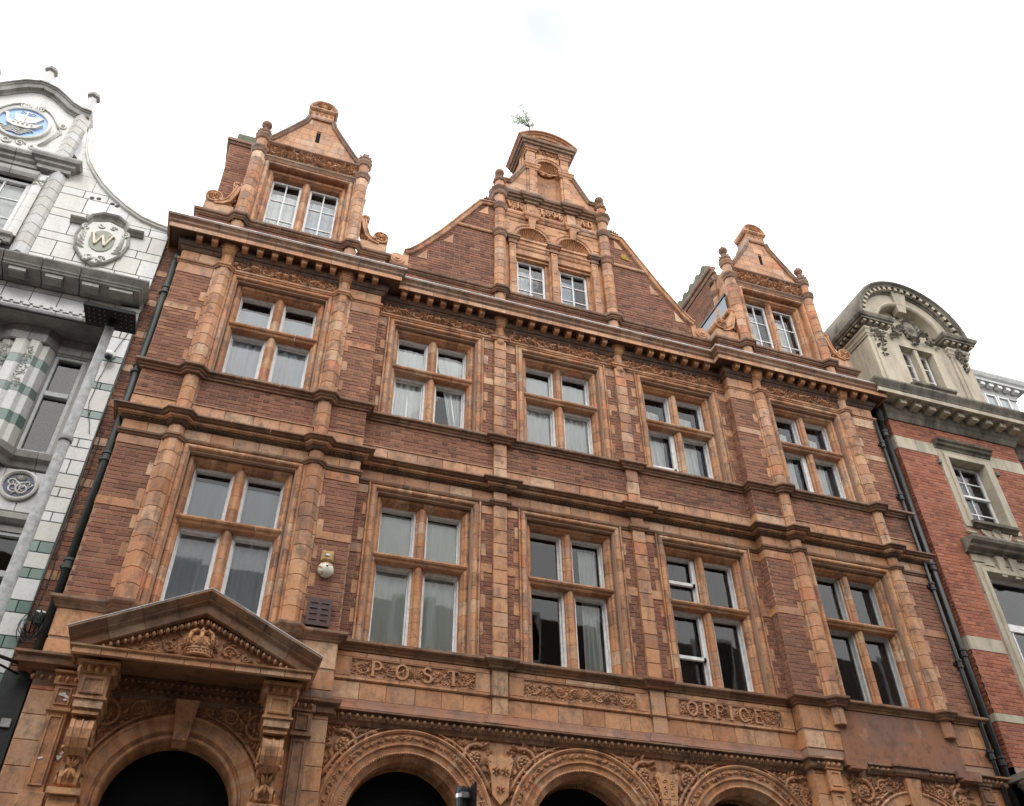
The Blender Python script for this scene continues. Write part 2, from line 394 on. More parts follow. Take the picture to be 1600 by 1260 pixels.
def eggs(m, F, s0, s1, z0, z1, d, sp=.09, tone=.5):
    n = max(1, round((s1-s0)/sp)); st = (s1-s0)/n; zc = (z0+z1)/2; hz = (z1-z0)/2
    for i in range(n):
        s = s0+st*(i+.5); a = F.p(s, d, zc)
        vs = [F.p(s, d+st*.38, zc+hz*.15)]
        for q, e in ((.62, .30), (1, 0)):
            for k in range(7):
                an = 2*pi*k/7; vs.append(F.p(s+st*.34*q*cos(an), d+st*e, zc+hz*.92*q*sin(an)))
        m.add(vs, [(0, 1+k, 1+(k+1) % 7) for k in range(7)]+[(1+k, 8+k, 8+(k+1) % 7, 1+(k+1) % 7) for k in range(7)], tone, True)
        if i: leaf(m, F, s-st*.5, zc+hz*.9, -pi/2, hz*1.8, st*.10, st*.22, d, tone)
# ------------------------------------------------------------------ serif letters
def gl_arc(cx, cy, rx, ry, a0, a1, n=10): return [(cx+rx*cos(radians(a0+(a1-a0)*i/n)), cy+ry*sin(radians(a0+(a1-a0)*i/n))) for i in range(n+1)]
TH, TN = .16, .09
GL = {
 'P': [([(.2, 0), (.2, 1)], TH), ([(.2, .96)]+gl_arc(.48, .72, .26, .24, 90, -90)+[(.2, .48)], .12), ([(.05, .03), (.37, .03)], .06), ([(.05, .97), (.3, .97)], .06)],
 'O': [(gl_arc(.45, .5, .38, .46, 90, 450, 20), .13)],
 'S': [(gl_arc(.42, .74, .25, .22, 20, 250, 9)+gl_arc(.42, .27, .28, .24, 70, -160, 9), .13)],
 'T': [([(.45, 0), (.45, 1)], TH), ([(.06, .95), (.84, .95)], .09), ([(.06, .78), (.06, .97)], .06), ([(.84, .78), (.84, .97)], .06), ([(.28, .03), (.62, .03)], .06)],
 'F': [([(.2, 0), (.2, 1)], TH), ([(.2, .95), (.72, .95)], .09), ([(.2, .52), (.56, .52)], .09), ([(.72, .76), (.72, .98)], .06), ([(.05, .03), (.37, .03)], .06), ([(.05, .97), (.3, .97)], .06), ([(.56, .42), (.56, .62)], .05)],
 'I': [([(.3, 0), (.3, 1)], TH), ([(.13, .03), (.47, .03)], .06), ([(.13, .97), (.47, .97)], .06)],
 'C': [(gl_arc(.46, .5, .38, .46, 50, 310, 14), .13), ([(.72, .68), (.72, .95)], .06)],
 'E': [([(.2, 0), (.2, 1)], TH), ([(.2, .95), (.72, .95)], .09), ([(.2, .52), (.58, .52)], .09), ([(.2, .05), (.74, .05)], .09), ([(.72, .78), (.72, .98)], .06), ([(.74, .02), (.74, .24)], .06), ([(.05, .97), (.3, .97)], .06)],
 'V': [([(.1, 1), (.45, .02)], .16), ([(.45, .02), (.8, 1)], .09), ([(-.03, .97), (.26, .97)], .06), ([(.65, .97), (.93, .97)], .06)],
 'R': [([(.2, 0), (.2, 1)], TH), ([(.2, .96)]+gl_arc(.45, .74, .24, .22, 90, -90)+[(.2, .52)], .12), ([(.42, .52), (.8, .02)], .14), ([(.05, .03), (.37, .03)], .06), ([(.68, .03), (.92, .03)], .06)],
 'A': [([(.1, 0), (.45, .98)], .09), ([(.45, .98), (.8, 0)], .16), ([(.22, .35), (.68, .35)], .08), ([(-.02, .03), (.24, .03)], .06), ([(.62, .03), (.94, .03)], .06)],
 'D': [([(.2, 0), (.2, 1)], TH), ([(.2, .96)]+gl_arc(.4, .5, .42, .46, 90, -90, 12)+[(.2, .04)], .12)],
 'W': [([(.02, 1), (.26, .02)], .16), ([(.26, .02), (.5, .9)], .09), ([(.5, .9), (.74, .02)], .16), ([(.74, .02), (.98, 1)], .09), ([(-.1, .97), (.16, .97)], .06), ([(.84, .97), (1.12, .97)], .06)],
 '1': [([(.3, 0), (.3, 1)], TH), ([(.12, .82), (.3, .97)], .09), ([(.13, .03), (.47, .03)], .06)],
 '8': [(gl_arc(.4, .74, .2, .21, 0, 360, 14), .12), (gl_arc(.4, .26, .26, .24, 0, 360, 14), .12)],
 '9': [(gl_arc(.4, .68, .25, .27, 0, 360, 14), .12), (gl_arc(.3, .55, .36, .5, 10, -70, 8), .12)],
 '4': [([(.55, 0), (.55, 1)], .14), ([(.55, .97), (.08, .3), (.8, .3)], .09), ([(.4, .03), (.72, .03)], .06)],
 '.': [([(.05, .07), (.19, .07)], .14)],
}
def letter(parent, ch, F, s, z, h, wsc, d0, d1, mt, bold=1.0):
    m = MB()
    for pl, wd in GL[ch]:
        pts = [(s+x*h*wsc, z+y*h) for x, y in pl]; k = wd*h*.5*bold
        sweep(m, pts, [(-k, d0), (-k, d1-.004), (-k+.004, d1), (k-.004, d1), (k, d1-.004), (k, d0)], lambda a, b, c: F.p(a, c+.0005*R(), b), tone=.6, caps=True)
    return m.build('letter', mt, parent)
# ------------------------------------------------------------------ bricks
BRICKS = {}
def poly_iv(poly, z):
    xs = []
    for i in range(len(poly)):
        a, b = poly[i], poly[(i+1) % len(poly)]
        if (a[1] <= z) != (b[1] <= z): xs.append(a[0]+(b[0]-a[0])*(z-a[1])/(b[1]-a[1]))
    xs.sort(); return [(xs[i], xs[i+1]) for i in range(0, len(xs)-1, 2)]
def bricks(key, F, s0, s1, z0, z1, poly=None, tone=(.15, .85), holes=(), h0=.075):
    n = max(1, round((z1-z0)/h0)); h = (z1-z0)/n; ph = R()*.3
    for c in range(n):
        za, zb = z0+c*h+.0045, z0+(c+1)*h-.0045; zm = (za+zb)/2
        for a, b in (poly_iv(poly, zm) if poly else [(s0, s1)]):
            ivs = [(a, b)]
            for hs0, hs1, hz0, hz1 in holes:
                if hz0 < zm < hz1:
                    nw = []
                    for p, q in ivs:
                        if hs1 <= p or hs0 >= q: nw.append((p, q)); continue
                        if hs0 > p: nw.append((p, hs0))
                        if hs1 < q: nw.append((hs1, q))
                    ivs = nw
            for p, q in ivs:
                x = p-(ph % .3375)-(.169 if c % 2 else 0); k = 0
                while x < q:
                    ln = .225 if k % 2 == 0 else .1125; u, v = max(x, p), min(x+ln, q); x += ln; k += 1
                    if v-u < .035: continue
                    t = tone[0]+(tone[1]-tone[0])*R()
                    if R() < .06: t = R()
                    BRICKS.setdefault(key, []).append((F, u+.0045, v-.0045, za, zb, .004+.006*R(), t))
def lay_bricks(key, parent, mt, count=300):
    bl = BRICKS[key]; sc = []
    for i, b in enumerate(bl):
        F, u, v, za, zb, d, t = b
        q = pix(F.p((u+v)/2, 0, (za+zb)/2))
        if q and 0 < q[0] < 1600 and 0 < q[1] < 1260: sc.append((-q[2]*(v-u)*(zb-za)*abs(F.n.dot((CAMP-Vector(F.p(u, 0, za))).normalized())), i))
    sc.sort(); single = set(i for _, i in sc[:count]); m = MB(); shared = {}
    for i, b in enumerate(bl):
        F, u, v, za, zb, d, t = b
        if i in single:
            key2 = (round(v-u, 3), round(zb-za, 3), tuple(F.n)); 
            if key2 not in shared:
                q = MB(); G = FR((0, 0, 0), F.u, F.n); w2 = (v-u)/2
                block(q, G, -w2, w2, 0, zb-za, .008, .003, .005, .0)
                me = bpy.data.meshes.new('brick'); me.from_pydata(q.v, [], q.f)
                a = me.attributes.new('tone', 'FLOAT', 'FACE'); a.data.foreach_set('value', [.16]*len(q.f)); me.materials.append(mt); shared[key2] = me
            o = link('brick', shared[key2], Vector(F.p((u+v)/2, d-.008, za)), parent); o.pass_index = 1
        else: block(m, F, u, v, za, zb, d, .003, .005, t)
    m.build('brickwork', mt, parent, stuff=True)
def wall(m, F, s0, s1, z0, z1, holes, depth, tone=.5, d=0.0):
    xs = sorted({s0, s1, *[h[0] for h in holes], *[h[1] for h in holes]}); zs = sorted({z0, z1, *[h[2] for h in holes], *[h[3] for h in holes]})
    xs = [x for x in xs if s0 <= x <= s1]; zs = [z for z in zs if z0 <= z <= z1]
    def inh(x, z): return any(h[0] < x < h[1] and h[2] < z < h[3] for h in holes)
    for a, b in zip(xs, xs[1:]):
        for c, e in zip(zs, zs[1:]):
            if not inh((a+b)/2, (c+e)/2): m.add([F.p(a, d, c), F.p(b, d, c), F.p(b, d, e), F.p(a, d, e)], [(0, 1, 2, 3)], tone)
    for h in holes:
        a, b, c, e = h
        m.add([F.p(a, d, c), F.p(b, d, c), F.p(b, d, e), F.p(a, d, e), F.p(a, -depth, c), F.p(b, -depth, c), F.p(b, -depth, e), F.p(a, -depth, e)],
              [(0, 1, 5, 4), (1, 2, 6, 5), (2, 3, 7, 6), (3, 0, 4, 7)], tone)
    # closing sides
    m.add([F.p(s0, d, z0), F.p(s0, d, z1), F.p(s0, -depth, z1), F.p(s0, -depth, z0)], [(0, 1, 2, 3)], tone)
    m.add([F.p(s1, d, z0), F.p(s1, d, z1), F.p(s1, -depth, z1), F.p(s1, -depth, z0)], [(0, 1, 2, 3)], tone)
    m.add([F.p(s0, d, z1), F.p(s1, d, z1), F.p(s1, -depth, z1), F.p(s0, -depth, z1)], [(0, 1, 2, 3)], tone)
# ================================================================== POST OFFICE
PO = thing('post_office_building', 'red brick and orange terracotta building with POST OFFICE carved above its arches', 'building', (5.24, 0, 0))
CX = 5.24; WY = -.20; WC = (-.30, 10.78)                # gable axis, wing plane, wing axes
WX = ((-2.15, 1.49), (8.99, 12.63)); BX = (2.66, 5.24, 7.82); PC = (3.95, 6.53)
FC = F0(0); FW = F0(WY)
ZU = dict(sill=11.24, top=13.64, bt=12.42, tt=12.55); ZL = dict(sill=7.05, top=9.81, bt=8.47, tt=8.60)
# ---------------- backing walls (mortar colour) with window holes
def hole(xc, z): return (xc-.80, xc+.80, z['sill'], z['top']-.16)
m = MB()
wall(m, FC, 1.49, 8.99, 5.83, 14.3, [hole(b, z) for b in BX for z in (ZU, ZL)], .45)
for (a, b), c in zip(WX, WC): wall(m, FW, a, b, 5.8, 14.4, [hole(c, z) for z in (ZU, ZL)], .65)
for a, b in ((-2.5, -2.15), (12.63, 13.14)): wall(m, F0(.05), a, b, 0, 14.3, [], .4)
m.build('wall_core', MORT, PO)
# ---------------- brick panels
def pier(F, a, b, lo, hi, band=None, tone=(.15, .85)):
    if band: bricks('po', F, a, b, lo, band[0], tone=tone); bricks('po', F, a, b, band[1], hi, tone=tone)
    else: bricks('po', F, a, b, lo, hi, tone=tone)
tm = MB()                                                   # small terracotta blocks that bond into the brick
def teeth(F, s, side, lo, hi, ph=0):
    z = lo+.12+ph; i = 0
    while z+.225 < hi:
        wd = .07+.03*(i % 2)
        a, b = (s-wd, s) if side < 0 else (s, s+wd)
        block(tm, F, a, b, z, z+.225, .013, .0, .005); z += .45+.02*R(); i += 1
for (a, b), c in zip(WX, WC):
    for lo, hi, bd in ((7.05, 9.58, (8.49, 8.64)), (11.24, 13.38, (12.48, 12.63))):
        tn = (.15, .70) if lo < 8 else (.25, .95)
        for p, q, sd in ((a+.0, c-1.25, 1), (c+1.25, b, -1)):
            pier(FW, p, q, lo, hi, bd, tn)
            row(tm, FW, p, q, bd[0]+.004, bd[1]-.004, .014, .45, back=.0)
            row(tm, FW, p, q, hi+.004, hi+(.16 if lo < 8 else .24), .016, .5)
            teeth(FW, c-1.25 if sd > 0 else c+1.25, -1 if sd > 0 else 1, lo, hi, .1*R())
    bricks('po', FW, a, c-1.2, 10.54, 11.07, tone=(.0, .5)); bricks('po', FW, c+1.2, b, 10.54, 11.07, tone=(.0, .5)); bricks('po', FW, c-.94, c+.94, 10.54, 11.07, tone=(.0, .6))
# returns of the wings facing the centre / the ends
RET = [FR((1.49, 0, 0), (0, 1, 0), (1, 0, 0)), FR((8.99, 0, 0), (0, 1, 0), (-1, 0, 0)), FR((-2.15, 0, 0), (0, 1, 0), (-1, 0, 0)), FR((12.63, 0, 0), (0, 1, 0), (1, 0, 0))]
for i, F in enumerate(RET):
    e = 0 if i < 2 else .05
    for lo, hi, bd in ((7.05, 9.58, (8.49, 8.64)), (11.24, 13.38, (12.48, 12.63))):
        pier(F, WY, e, lo, hi, bd, (.15, .8))
        for q0, q1 in (bd, (hi, hi+(.16 if lo < 8 else .24))): block(tm, F, WY, e, q0+.004, q1-.004, .014)
    bricks('po', F, WY, e, 10.54, 11.07, tone=(0, .5))
    block(tm, F, WY, e, 9.85, 10.03, .012); block(tm, F, WY, e, 10.26, 10.53, .012); block(tm, F, WY, e, 13.68, 13.94, .012); block(tm, F, WY, e, 6.5, 6.88, .012); block(tm, F, WY, e, 6.2, 6.46, .012)
# centre strips
strips = [(1.49, BX[0]-.955), (BX[0]+.955, PC[0]-.12), (PC[0]+.12, BX[1]-.955), (BX[1]+.955, PC[1]-.12), (PC[1]+.12, BX[2]-.955), (BX[2]+.955, 8.99)]
for i, (a, b) in enumerate(strips):
    for lo, hi in ((7.05, 9.58), (11.24, 13.38)):
        pier(FC, a, b, lo, hi, tone=(.10, .6) if lo < 8 else (.2, .85))
        row(tm, FC, a, b, hi+.004, hi+.16, .014, .4)
        arch_side = -1 if i % 2 == 0 else 1        # architrave lies right of even strips
        s = b if i % 2 == 0 else a
        teeth(FC, s, -1 if i % 2 == 0 else 1, lo, hi, .25*R())
        block(tm, FC, a, b, 8.48 if lo < 8 else 12.47, 8.64 if lo < 8 else 12.63, .015)
ap = [1.49, PC[0]-.12, PC[0]+.12, PC[1]-.12, PC[1]+.12, 8.99]
for a, b in ((ap[0], ap[1]), (ap[2], ap[3]), (ap[4], ap[5])): bricks('po', FC, a, b, 10.54, 11.07, tone=(.0, .55))
# party strips at both ends, brick with terracotta blocks
for a, b in ((-2.5, -2.15), (12.63, 13.14)):
    z = 6.0
    while z < 13.9:
        bricks('po', F0(.05), a, b, z, z+.60, tone=(0, .4)); row(tm, F0(.05), a, b, z+.604, z+.75, .012, .18); z += .754
tm.build('bonding_blocks', TERW, PO, stuff=True)

# ---------------- smooth terracotta courses: frieze, band above string, plinth rows
NB = [0]
def course(F, s0, s1, z0, z1, d, wd, mt=TER, one=True, parent=PO, nm='terracotta_block'):
    n = max(1, round((s1-s0)/wd)); cuts = [s0]+[s0+(s1-s0)*(i+(R()-.5)*.25)/n for i in range(1, n)]+[s1]
    mm = MB()
    for a, b in zip(cuts, cuts[1:]):
        if one and NB[0] < 290:
            q = MB(); block(q, F, a+.003, b-.003, z0, z1, d, .0, .006); q.build(nm, mt, parent); NB[0] += 1
        else: block(mm, F, a+.003, b-.003, z0, z1, d, .0, .006)
    if mm.v: mm.build('terracotta_course', mt, parent, stuff=True)
segC = [(1.49, PC[0]-.12), (PC[0]+.12, PC[1]-.12), (PC[1]+.12, 8.99)]
for a, b in segC:
    course(FC, a, b, 9.85, 10.03, .012, .36); course(FC, a, b, 10.265, 10.525, .014, .48, TERW)
    course(FC, a, b, 6.20, 6.45, .016, .42)
for (a, b), c in zip(WX, WC):
    for p, q in ((a, c-1.19), (c-.96, c+.96), (c+1.19, b)):
        course(FW, p, q, 9.85, 10.03, .012, .36); course(FW, p, q, 10.265, 10.525, .014, .48, TERW)
    for p, q in ((a, c-1.19), (c+1.19, b)): course(FW, p, q, 13.68, 13.94, .012, .34)
    for s_ in (-1.08, 1.08):
        q = MB(); octs(q, c+s_, WY, [(.115, 6.2 if c < 5 else 6.60), (.118, 6.22 if c < 5 else 6.62), (.118, 6.86), (.11, 6.875)], R()); q.build('pedestal', TERW, PO)
    if c < 5: 
        for p, q in ((a, c-1.3), (c+1.3, b)): course(FW, p, q, 6.5, 6.88, .014, .4); course(FW, p, q, 6.2, 6.46, .014, .4)
        course(FW, c-1.3, c+1.3, 6.2, 6.88, .012, .5, TERW)
    else:
        for p, q in ((a, c-1.0), (c+1.22, b)): course(FW, p, q, 6.5, 6.88, .014, .4, TERW); course(FW, p, q, 6.2, 6.46, .014, .4, TERW)
m = MB()
for a, b in segC: m.add([FC.p(a, .03, 10.53), FC.p(b, .03, 10.53), FC.p(b, .03, 10.545), FC.p(a, .03, 10.545), FC.p(a, 0, 10.525), FC.p(b, 0, 10.525), FC.p(b, 0, 10.55), FC.p(a, 0, 10.55)], [(0, 1, 2, 3), (4, 5, 1, 0), (3, 2, 6, 7)], .8)
for (a, b) in WX: m.add([FW.p(a, .03, 10.53), FW.p(b, .03, 10.53), FW.p(b, .03, 10.545), FW.p(a, .03, 10.545), FW.p(a, 0, 10.525), FW.p(b, 0, 10.525), FW.p(b, 0, 10.55), FW.p(a, 0, 10.55)], [(0, 1, 2, 3), (4, 5, 1, 0), (3, 2, 6, 7)], .8)
m.build('fillet_band', TER, PO)

# ---------------- plan paths with breaks round the pilasters
def path(wing_w, wing_p, cen_w, cen_p, wb=True, cb=True, x0=-2.15, x1=12.63, off=1.08, pcs=PC, ends=.12):
    P = [(x0, ends), (x0, WY)]
    def o(c, y, w, p): return [(c-w, y), (c-w*.45, y-p), (c+w*.45, y-p), (c+w, y)]
    def r(c, y, w, p): return [(c-w, y), (c-w, y-p), (c+w, y-p), (c+w, y)]
    if wb:
        for s in (-off, off): P += o(WC[0]+s, WY, wing_w, wing_p)
    P += [(1.49, WY), (1.49, 0)]
    if cb:
        for c in pcs: P += (r if cb == 1 else o)(c, 0, cen_w, cen_p)
    P += [(8.99, 0), (8.99, WY)]
    if wb:
        for s in (-off, off): P += o(WC[1]+s, WY, wing_w, wing_p)
    return P+[(x1, WY), (x1, ends)]
def mould(name, P, prof, mt, seg=.55):
    m = MB(); sweep(m, P, prof, XY, seg=seg, gap=.006); return m.build(name, mt, PO)
# string course between the floors
P = path(.16, .12, .15, .07)
mould('string_course', P, [(.10, 10.148), (.15, 10.150), (.17, 10.18), (.20, 10.19), (.20, 10.215), (0, 10.262)], TERD)
mould('string_fascia', P, [(.04, 10.088), (.085, 10.090), (.09, 10.10), (.112, 10.108), (.116, 10.146), (.05, 10.147)], TERW)
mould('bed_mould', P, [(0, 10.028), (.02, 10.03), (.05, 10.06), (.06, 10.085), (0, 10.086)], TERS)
m = MB()
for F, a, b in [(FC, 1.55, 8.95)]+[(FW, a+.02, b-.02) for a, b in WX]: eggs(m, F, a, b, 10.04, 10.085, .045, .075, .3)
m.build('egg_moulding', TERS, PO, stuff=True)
# sills
sp = [(0, 11.065), (.035, 11.07), (.045, 11.10), (.07, 11.115), (.08, 11.145), (.115, 11.155), (.125, 11.17), (.125, 11.205), (0, 11.242)]
mould('sill_course', path(.17, .13, .15, .07), sp, TERD, .62)
mould('lower_sill_course', path(.17, .13, .15, .07), [(n, z-4.185) for n, z in sp], TERD, .62)
# hood string over ground windows
hp = [(0, 9.755), (.02, 9.76), (.03, 9.785), (.05, 9.80), (.055, 9.835), (0, 9.85)]
mould('hood_string', path(.17, .12, .14, .07), hp, TERD, .7)
mould('frieze_string', path(.17, .12, .14, .07), [(n, z+3.865) for n, z in hp], TERW, .7)
# ---------------- main cornice
P = path(0, 0, 0, 0, wb=False, cb=0)
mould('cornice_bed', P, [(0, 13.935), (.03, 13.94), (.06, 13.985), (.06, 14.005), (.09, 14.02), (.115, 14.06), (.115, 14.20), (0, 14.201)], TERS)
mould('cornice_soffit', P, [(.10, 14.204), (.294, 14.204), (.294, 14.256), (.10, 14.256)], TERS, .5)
mould('cornice_corona', P, [(.296, 14.206), (.296, 14.162), (.315, 14.165), (.315, 14.255), (.296, 14.256)], TER, .5)
mould('cornice_gutter', P, [(.05, 14.257), (.305, 14.257), (.31, 14.275), (.335, 14.31), (.34, 14.35), (.375, 14.40), (.385, 14.405), (.385, 14.44), (0, 14.50)], TERD, .5)
mould('gutter_edge', P, [(.30, 14.446), (.388, 14.443), (.392, 14.452), (.388, 14.464), (.30, 14.472)], LEAD, .9)
# modillions
def modillion(x, y):
    m = MB(); F = F0(y)
    vs = []
    for d, z0 in ((.112, 14.075), (.205, 14.08), (.235, 14.10), (.245, 14.125)): vs += [(x-.052, z0, d), (x+.052, z0, d)]
    V = [F.p(a, d, z) for a, z, d in vs]+[F.p(x-.052, .245, 14.204), F.p(x+.052, .245, 14.204), F.p(x-.052, .112, 14.204), F.p(x+.052, .112, 14.204)]
    m.add(V, [(0, 1, 3, 2), (2, 3, 5, 4), (4, 5, 7, 6), (6, 7, 9, 8), (0, 2, 4, 6, 8, 10), (1, 3, 5, 7, 9, 11)], .55)
    m.box(x-.066, x+.066, y-.262, y-.113, 14.172, 14.2035, .5)
    m.build('modillion', TERW, PO)
for k in range(28):
    x = CX-.1325+.265*(k-13)+.0
    if 1.75 < x < 8.75 and min(abs(x-c) for c in PC) > .17: modillion(x, 0)
for c, (a, b) in zip(WC, WX):
    for k in range(-6, 7):
        x = c+.27*k
        if a+.1 < x < b-.1 and min(abs(x-c-s) for s in (-1.08, 1.08)) > .15: modillion(x, WY)
# ---------------- carved friezes under the cornice
for c, y in [(b, 0) for b in BX]+[(c, WY) for c in WC]:
    hw = .94 if y else 1.12
    m = MB(); F = F0(y); block(m, F, c-hw, c+hw, 13.705, 13.94, .012, 0, .004, .4)
    rinceau(m, F, c-hw+.02, c+hw-.02, 13.82, .125, 4, .012, .030)
    fill_leaves(m, F, lambda s, z: abs(s-c) > .11, c-hw+.04, c+hw-.04, 13.72, 13.92, 260, .075, .012, .04)
    for k in range(10): dome(m, F, c-hw+.1+(2*hw-.2)*R(), 13.73+.18*R(), .02, .04, .012, 6)
    m.build('carved_frieze', TERC, PO)
# ---------------- pilasters
def octshaft(par, cx, cy, r, z0, z1, bh, mt, joined=False, ch=.006):
    n = max(1, round((z1-z0)/bh)); h = (z1-z0)/n; mm = MB()
    for i in range(n):
        a, b = z0+i*h+.002, z0+(i+1)*h-.002; t = R()
        q = mm if (joined or NB[0] >= 290) else MB()
        k = 1/cos(pi/8); vs = []; prof = [(r-ch, a), (r, a+ch), (r, b-ch), (r-ch, b)]
        for rr, z in prof:
            for j in range(6): an = radians(180-22.5+45*j); vs.append((cx+rr*k*cos(an), cy+rr*k*sin(an), z))
        fs = [(p*6+j, p*6+j+1, (p+1)*6+j+1, (p+1)*6+j) for p in range(3) for j in range(5)]+[(0, 5, 4, 3, 2, 1), tuple(range(18, 24))]
        q.add(vs, fs, t)
        if q is not mm: q.build('terracotta_block', mt, par); NB[0] += 1
    if mm.v: mm.build('terracotta_shaft', mt, par, stuff=True)
def wing_pilaster(cx, y):
    m = MB()
    # ring capitals, pedestal caps and the bulbous head under the cornice
    RG = ([(.11, 13.66), (.135, 13.675), (.16, 13.72), (.11, 13.735)], [(.12, 9.76), (.14, 9.775), (.165, 9.83), (.12, 9.845)])
    octs(m, cx, y, [(.10, 13.98), (.14, 14.02), (.165, 14.055), (.165, 14.08), (.175, 14.085), (.18, 14.12), (.19, 14.125), (.205, 14.16), (.205, 14.20)], .5)
    o = m.build('pilaster', TER, PO)
    for prf in RG:
        q = MB(); octs(q, cx, y, prf, .3); q.build('ring_capital', TERW, o)
    octshaft(o, cx, y, .125, 7.06, 9.765, .236, TERW)
    octshaft(o, cx, y, .115, 9.845, 10.03, .3, TER, True)
    octshaft(o, cx, y, .112, 10.26, 11.07, .27, TERW, True)
    octshaft(o, cx, y, .125, 11.24, 13.665, .236, TERW)
    octshaft(o, cx, y, .105, 13.735, 13.985, .3, TER, True)
    q = MB()
    for s in (-1, 1):
        for lo, hi in ((7.06, 9.755), (11.24, 13.62)):
            n = round((hi-lo)/.236)
            for i in range(n):
                a = lo+(hi-lo)*i/n; b = lo+(hi-lo)*(i+1)/n
                x0, x1 = sorted((cx+s*.118, cx+s*.168)); block(q, F0(y), x0, x1, a+.003, b-.003, .03, 0, .006)
    q.build('flank_strip', TER, o, stuff=True)
for c in WC:
    for s in (-1.08, 1.08): wing_pilaster(c+s, WY)
for c in PC:
    m = MB()
    octs(m, c, 0.02, [(.10, 13.98), (.14, 14.02), (.165, 14.055), (.165, 14.08), (.175, 14.085), (.18, 14.12), (.19, 14.125), (.205, 14.16), (.205, 14.20)], .5)
    o = m.build('pilaster', TER, PO)
    for lo, hi, w2 in ((7.06, 9.76, .118), (9.85, 10.03, .118), (10.262, 11.07, .118), (11.245, 13.62, .118)):
        n = max(1, round((hi-lo)/.236)); mm = MB()
        for i in range(n):
            a, b = lo+(hi-lo)*i/n, lo+(hi-lo)*(i+1)/n
            q = MB() if NB[0] < 290 else mm
            block(q, FC, c-w2, c+w2, a+.003, b-.003, .065, 0, .008)
            if q is not mm: q.build('terracotta_block', TERW, o); NB[0] += 1
        if mm.v: mm.build('terracotta_shaft', TERW, o, stuff=True)
    q = MB(); octs(q, c, 0.02, [(.11, 13.66), (.135, 13.675), (.155, 13.72), (.11, 13.735)], .3); q.build('ring_capital', TERW, o)
    octshaft(o, c, .03, .105, 13.735, 13.985, .3, TER, True)
    q = MB(); block(q, FC, c-.125, c+.125, 13.62, 13.67, .07); dome(q, FC, c, 13.60, .10, .05, .06); q.build('capital', TERC, o)
    q = MB(); block(q, FC, c-.12, c+.12, 6.2, 6.87, .05, 0, .008); q.build('pedestal', TERW, o)

# ---------------- windows
RAILS = {(BX[2], True, -1): 11.50, (BX[2], False, -1): 7.62, (WC[1], True, -1): 11.36, (BX[2], False, -1, 't'): 9.0}
CURT = {}
def pane(par, x0, x1, z0, z1, y): return glass_pane(par, F0(y), x0, x1, z0, z1)
def ring(m, x0, x1, z0, z1, t, y0, y1, tl=None):
    tl = t if tl is None else tl
    m.box(x0, x0+t, y0, y1, z0, z1, .5); m.box(x1-t, x1, y0, y1, z0, z1, .5)
    m.box(x0+t, x1-t, y0, y1, z1-tl, z1, .5); m.box(x0+t, x1-t, y0, y1, z0, z0+t, .5)
def room(par, x0, x1, z0, z1, y0, y1=2.6):
    m = MB(); e = .5
    m.add([(x0, y0, z0), (x1, y0, z0), (x1, y0, z1), (x0, y0, z1), (x0-.1, y1, z0-e), (x1+.1, y1, z0-e), (x1+.1, y1, z1+.1), (x0-.1, y1, z1+.1)],
          [(0, 1, 5, 4), (1, 2, 6, 5), (2, 3, 7, 6), (3, 0, 4, 7), (4, 5, 6, 7)]); m.build('room', ROOM, par)
def mullion(m, x, w2, z0, z1, y, bh=.236):
    n = max(1, round((z1-z0)/bh)); h = (z1-z0)/n
    for i in range(n):
        a, b = z0+i*h+.003, z0+(i+1)*h-.003; t = R()
        sec = [(-w2, .11), (-w2, .03), (-w2*.75, .015), (-w2*.55, -.02), (-w2*.2, -.04), (w2*.2, -.04), (w2*.55, -.02), (w2*.75, .015), (w2, .03), (w2, .11)]
        k = len(sec); m.add([(x+p, y+q, a) for p, q in sec]+[(x+p, y+q, b) for p, q in sec], [(j, j+1, k+j+1, k+j) for j in range(k-1)]+[tuple(range(k)), tuple(range(2*k-1, k-1, -1))], t)
ARCH = [(0, 0), (0, .04), (.012, .046), (.024, .04), (.028, .016), (.040, .012), (.048, .03), (.066, .05), (.09, .058), (.112, .05), (.128, .025), (.134, -.0), (.136, -.10), (.16, -.105), (.172, -.085), (.20, -.078), (.228, -.095), (.240, -.125), (.262, -.15), (.272, -.17), (.274, -.33), (.20, -.33)]
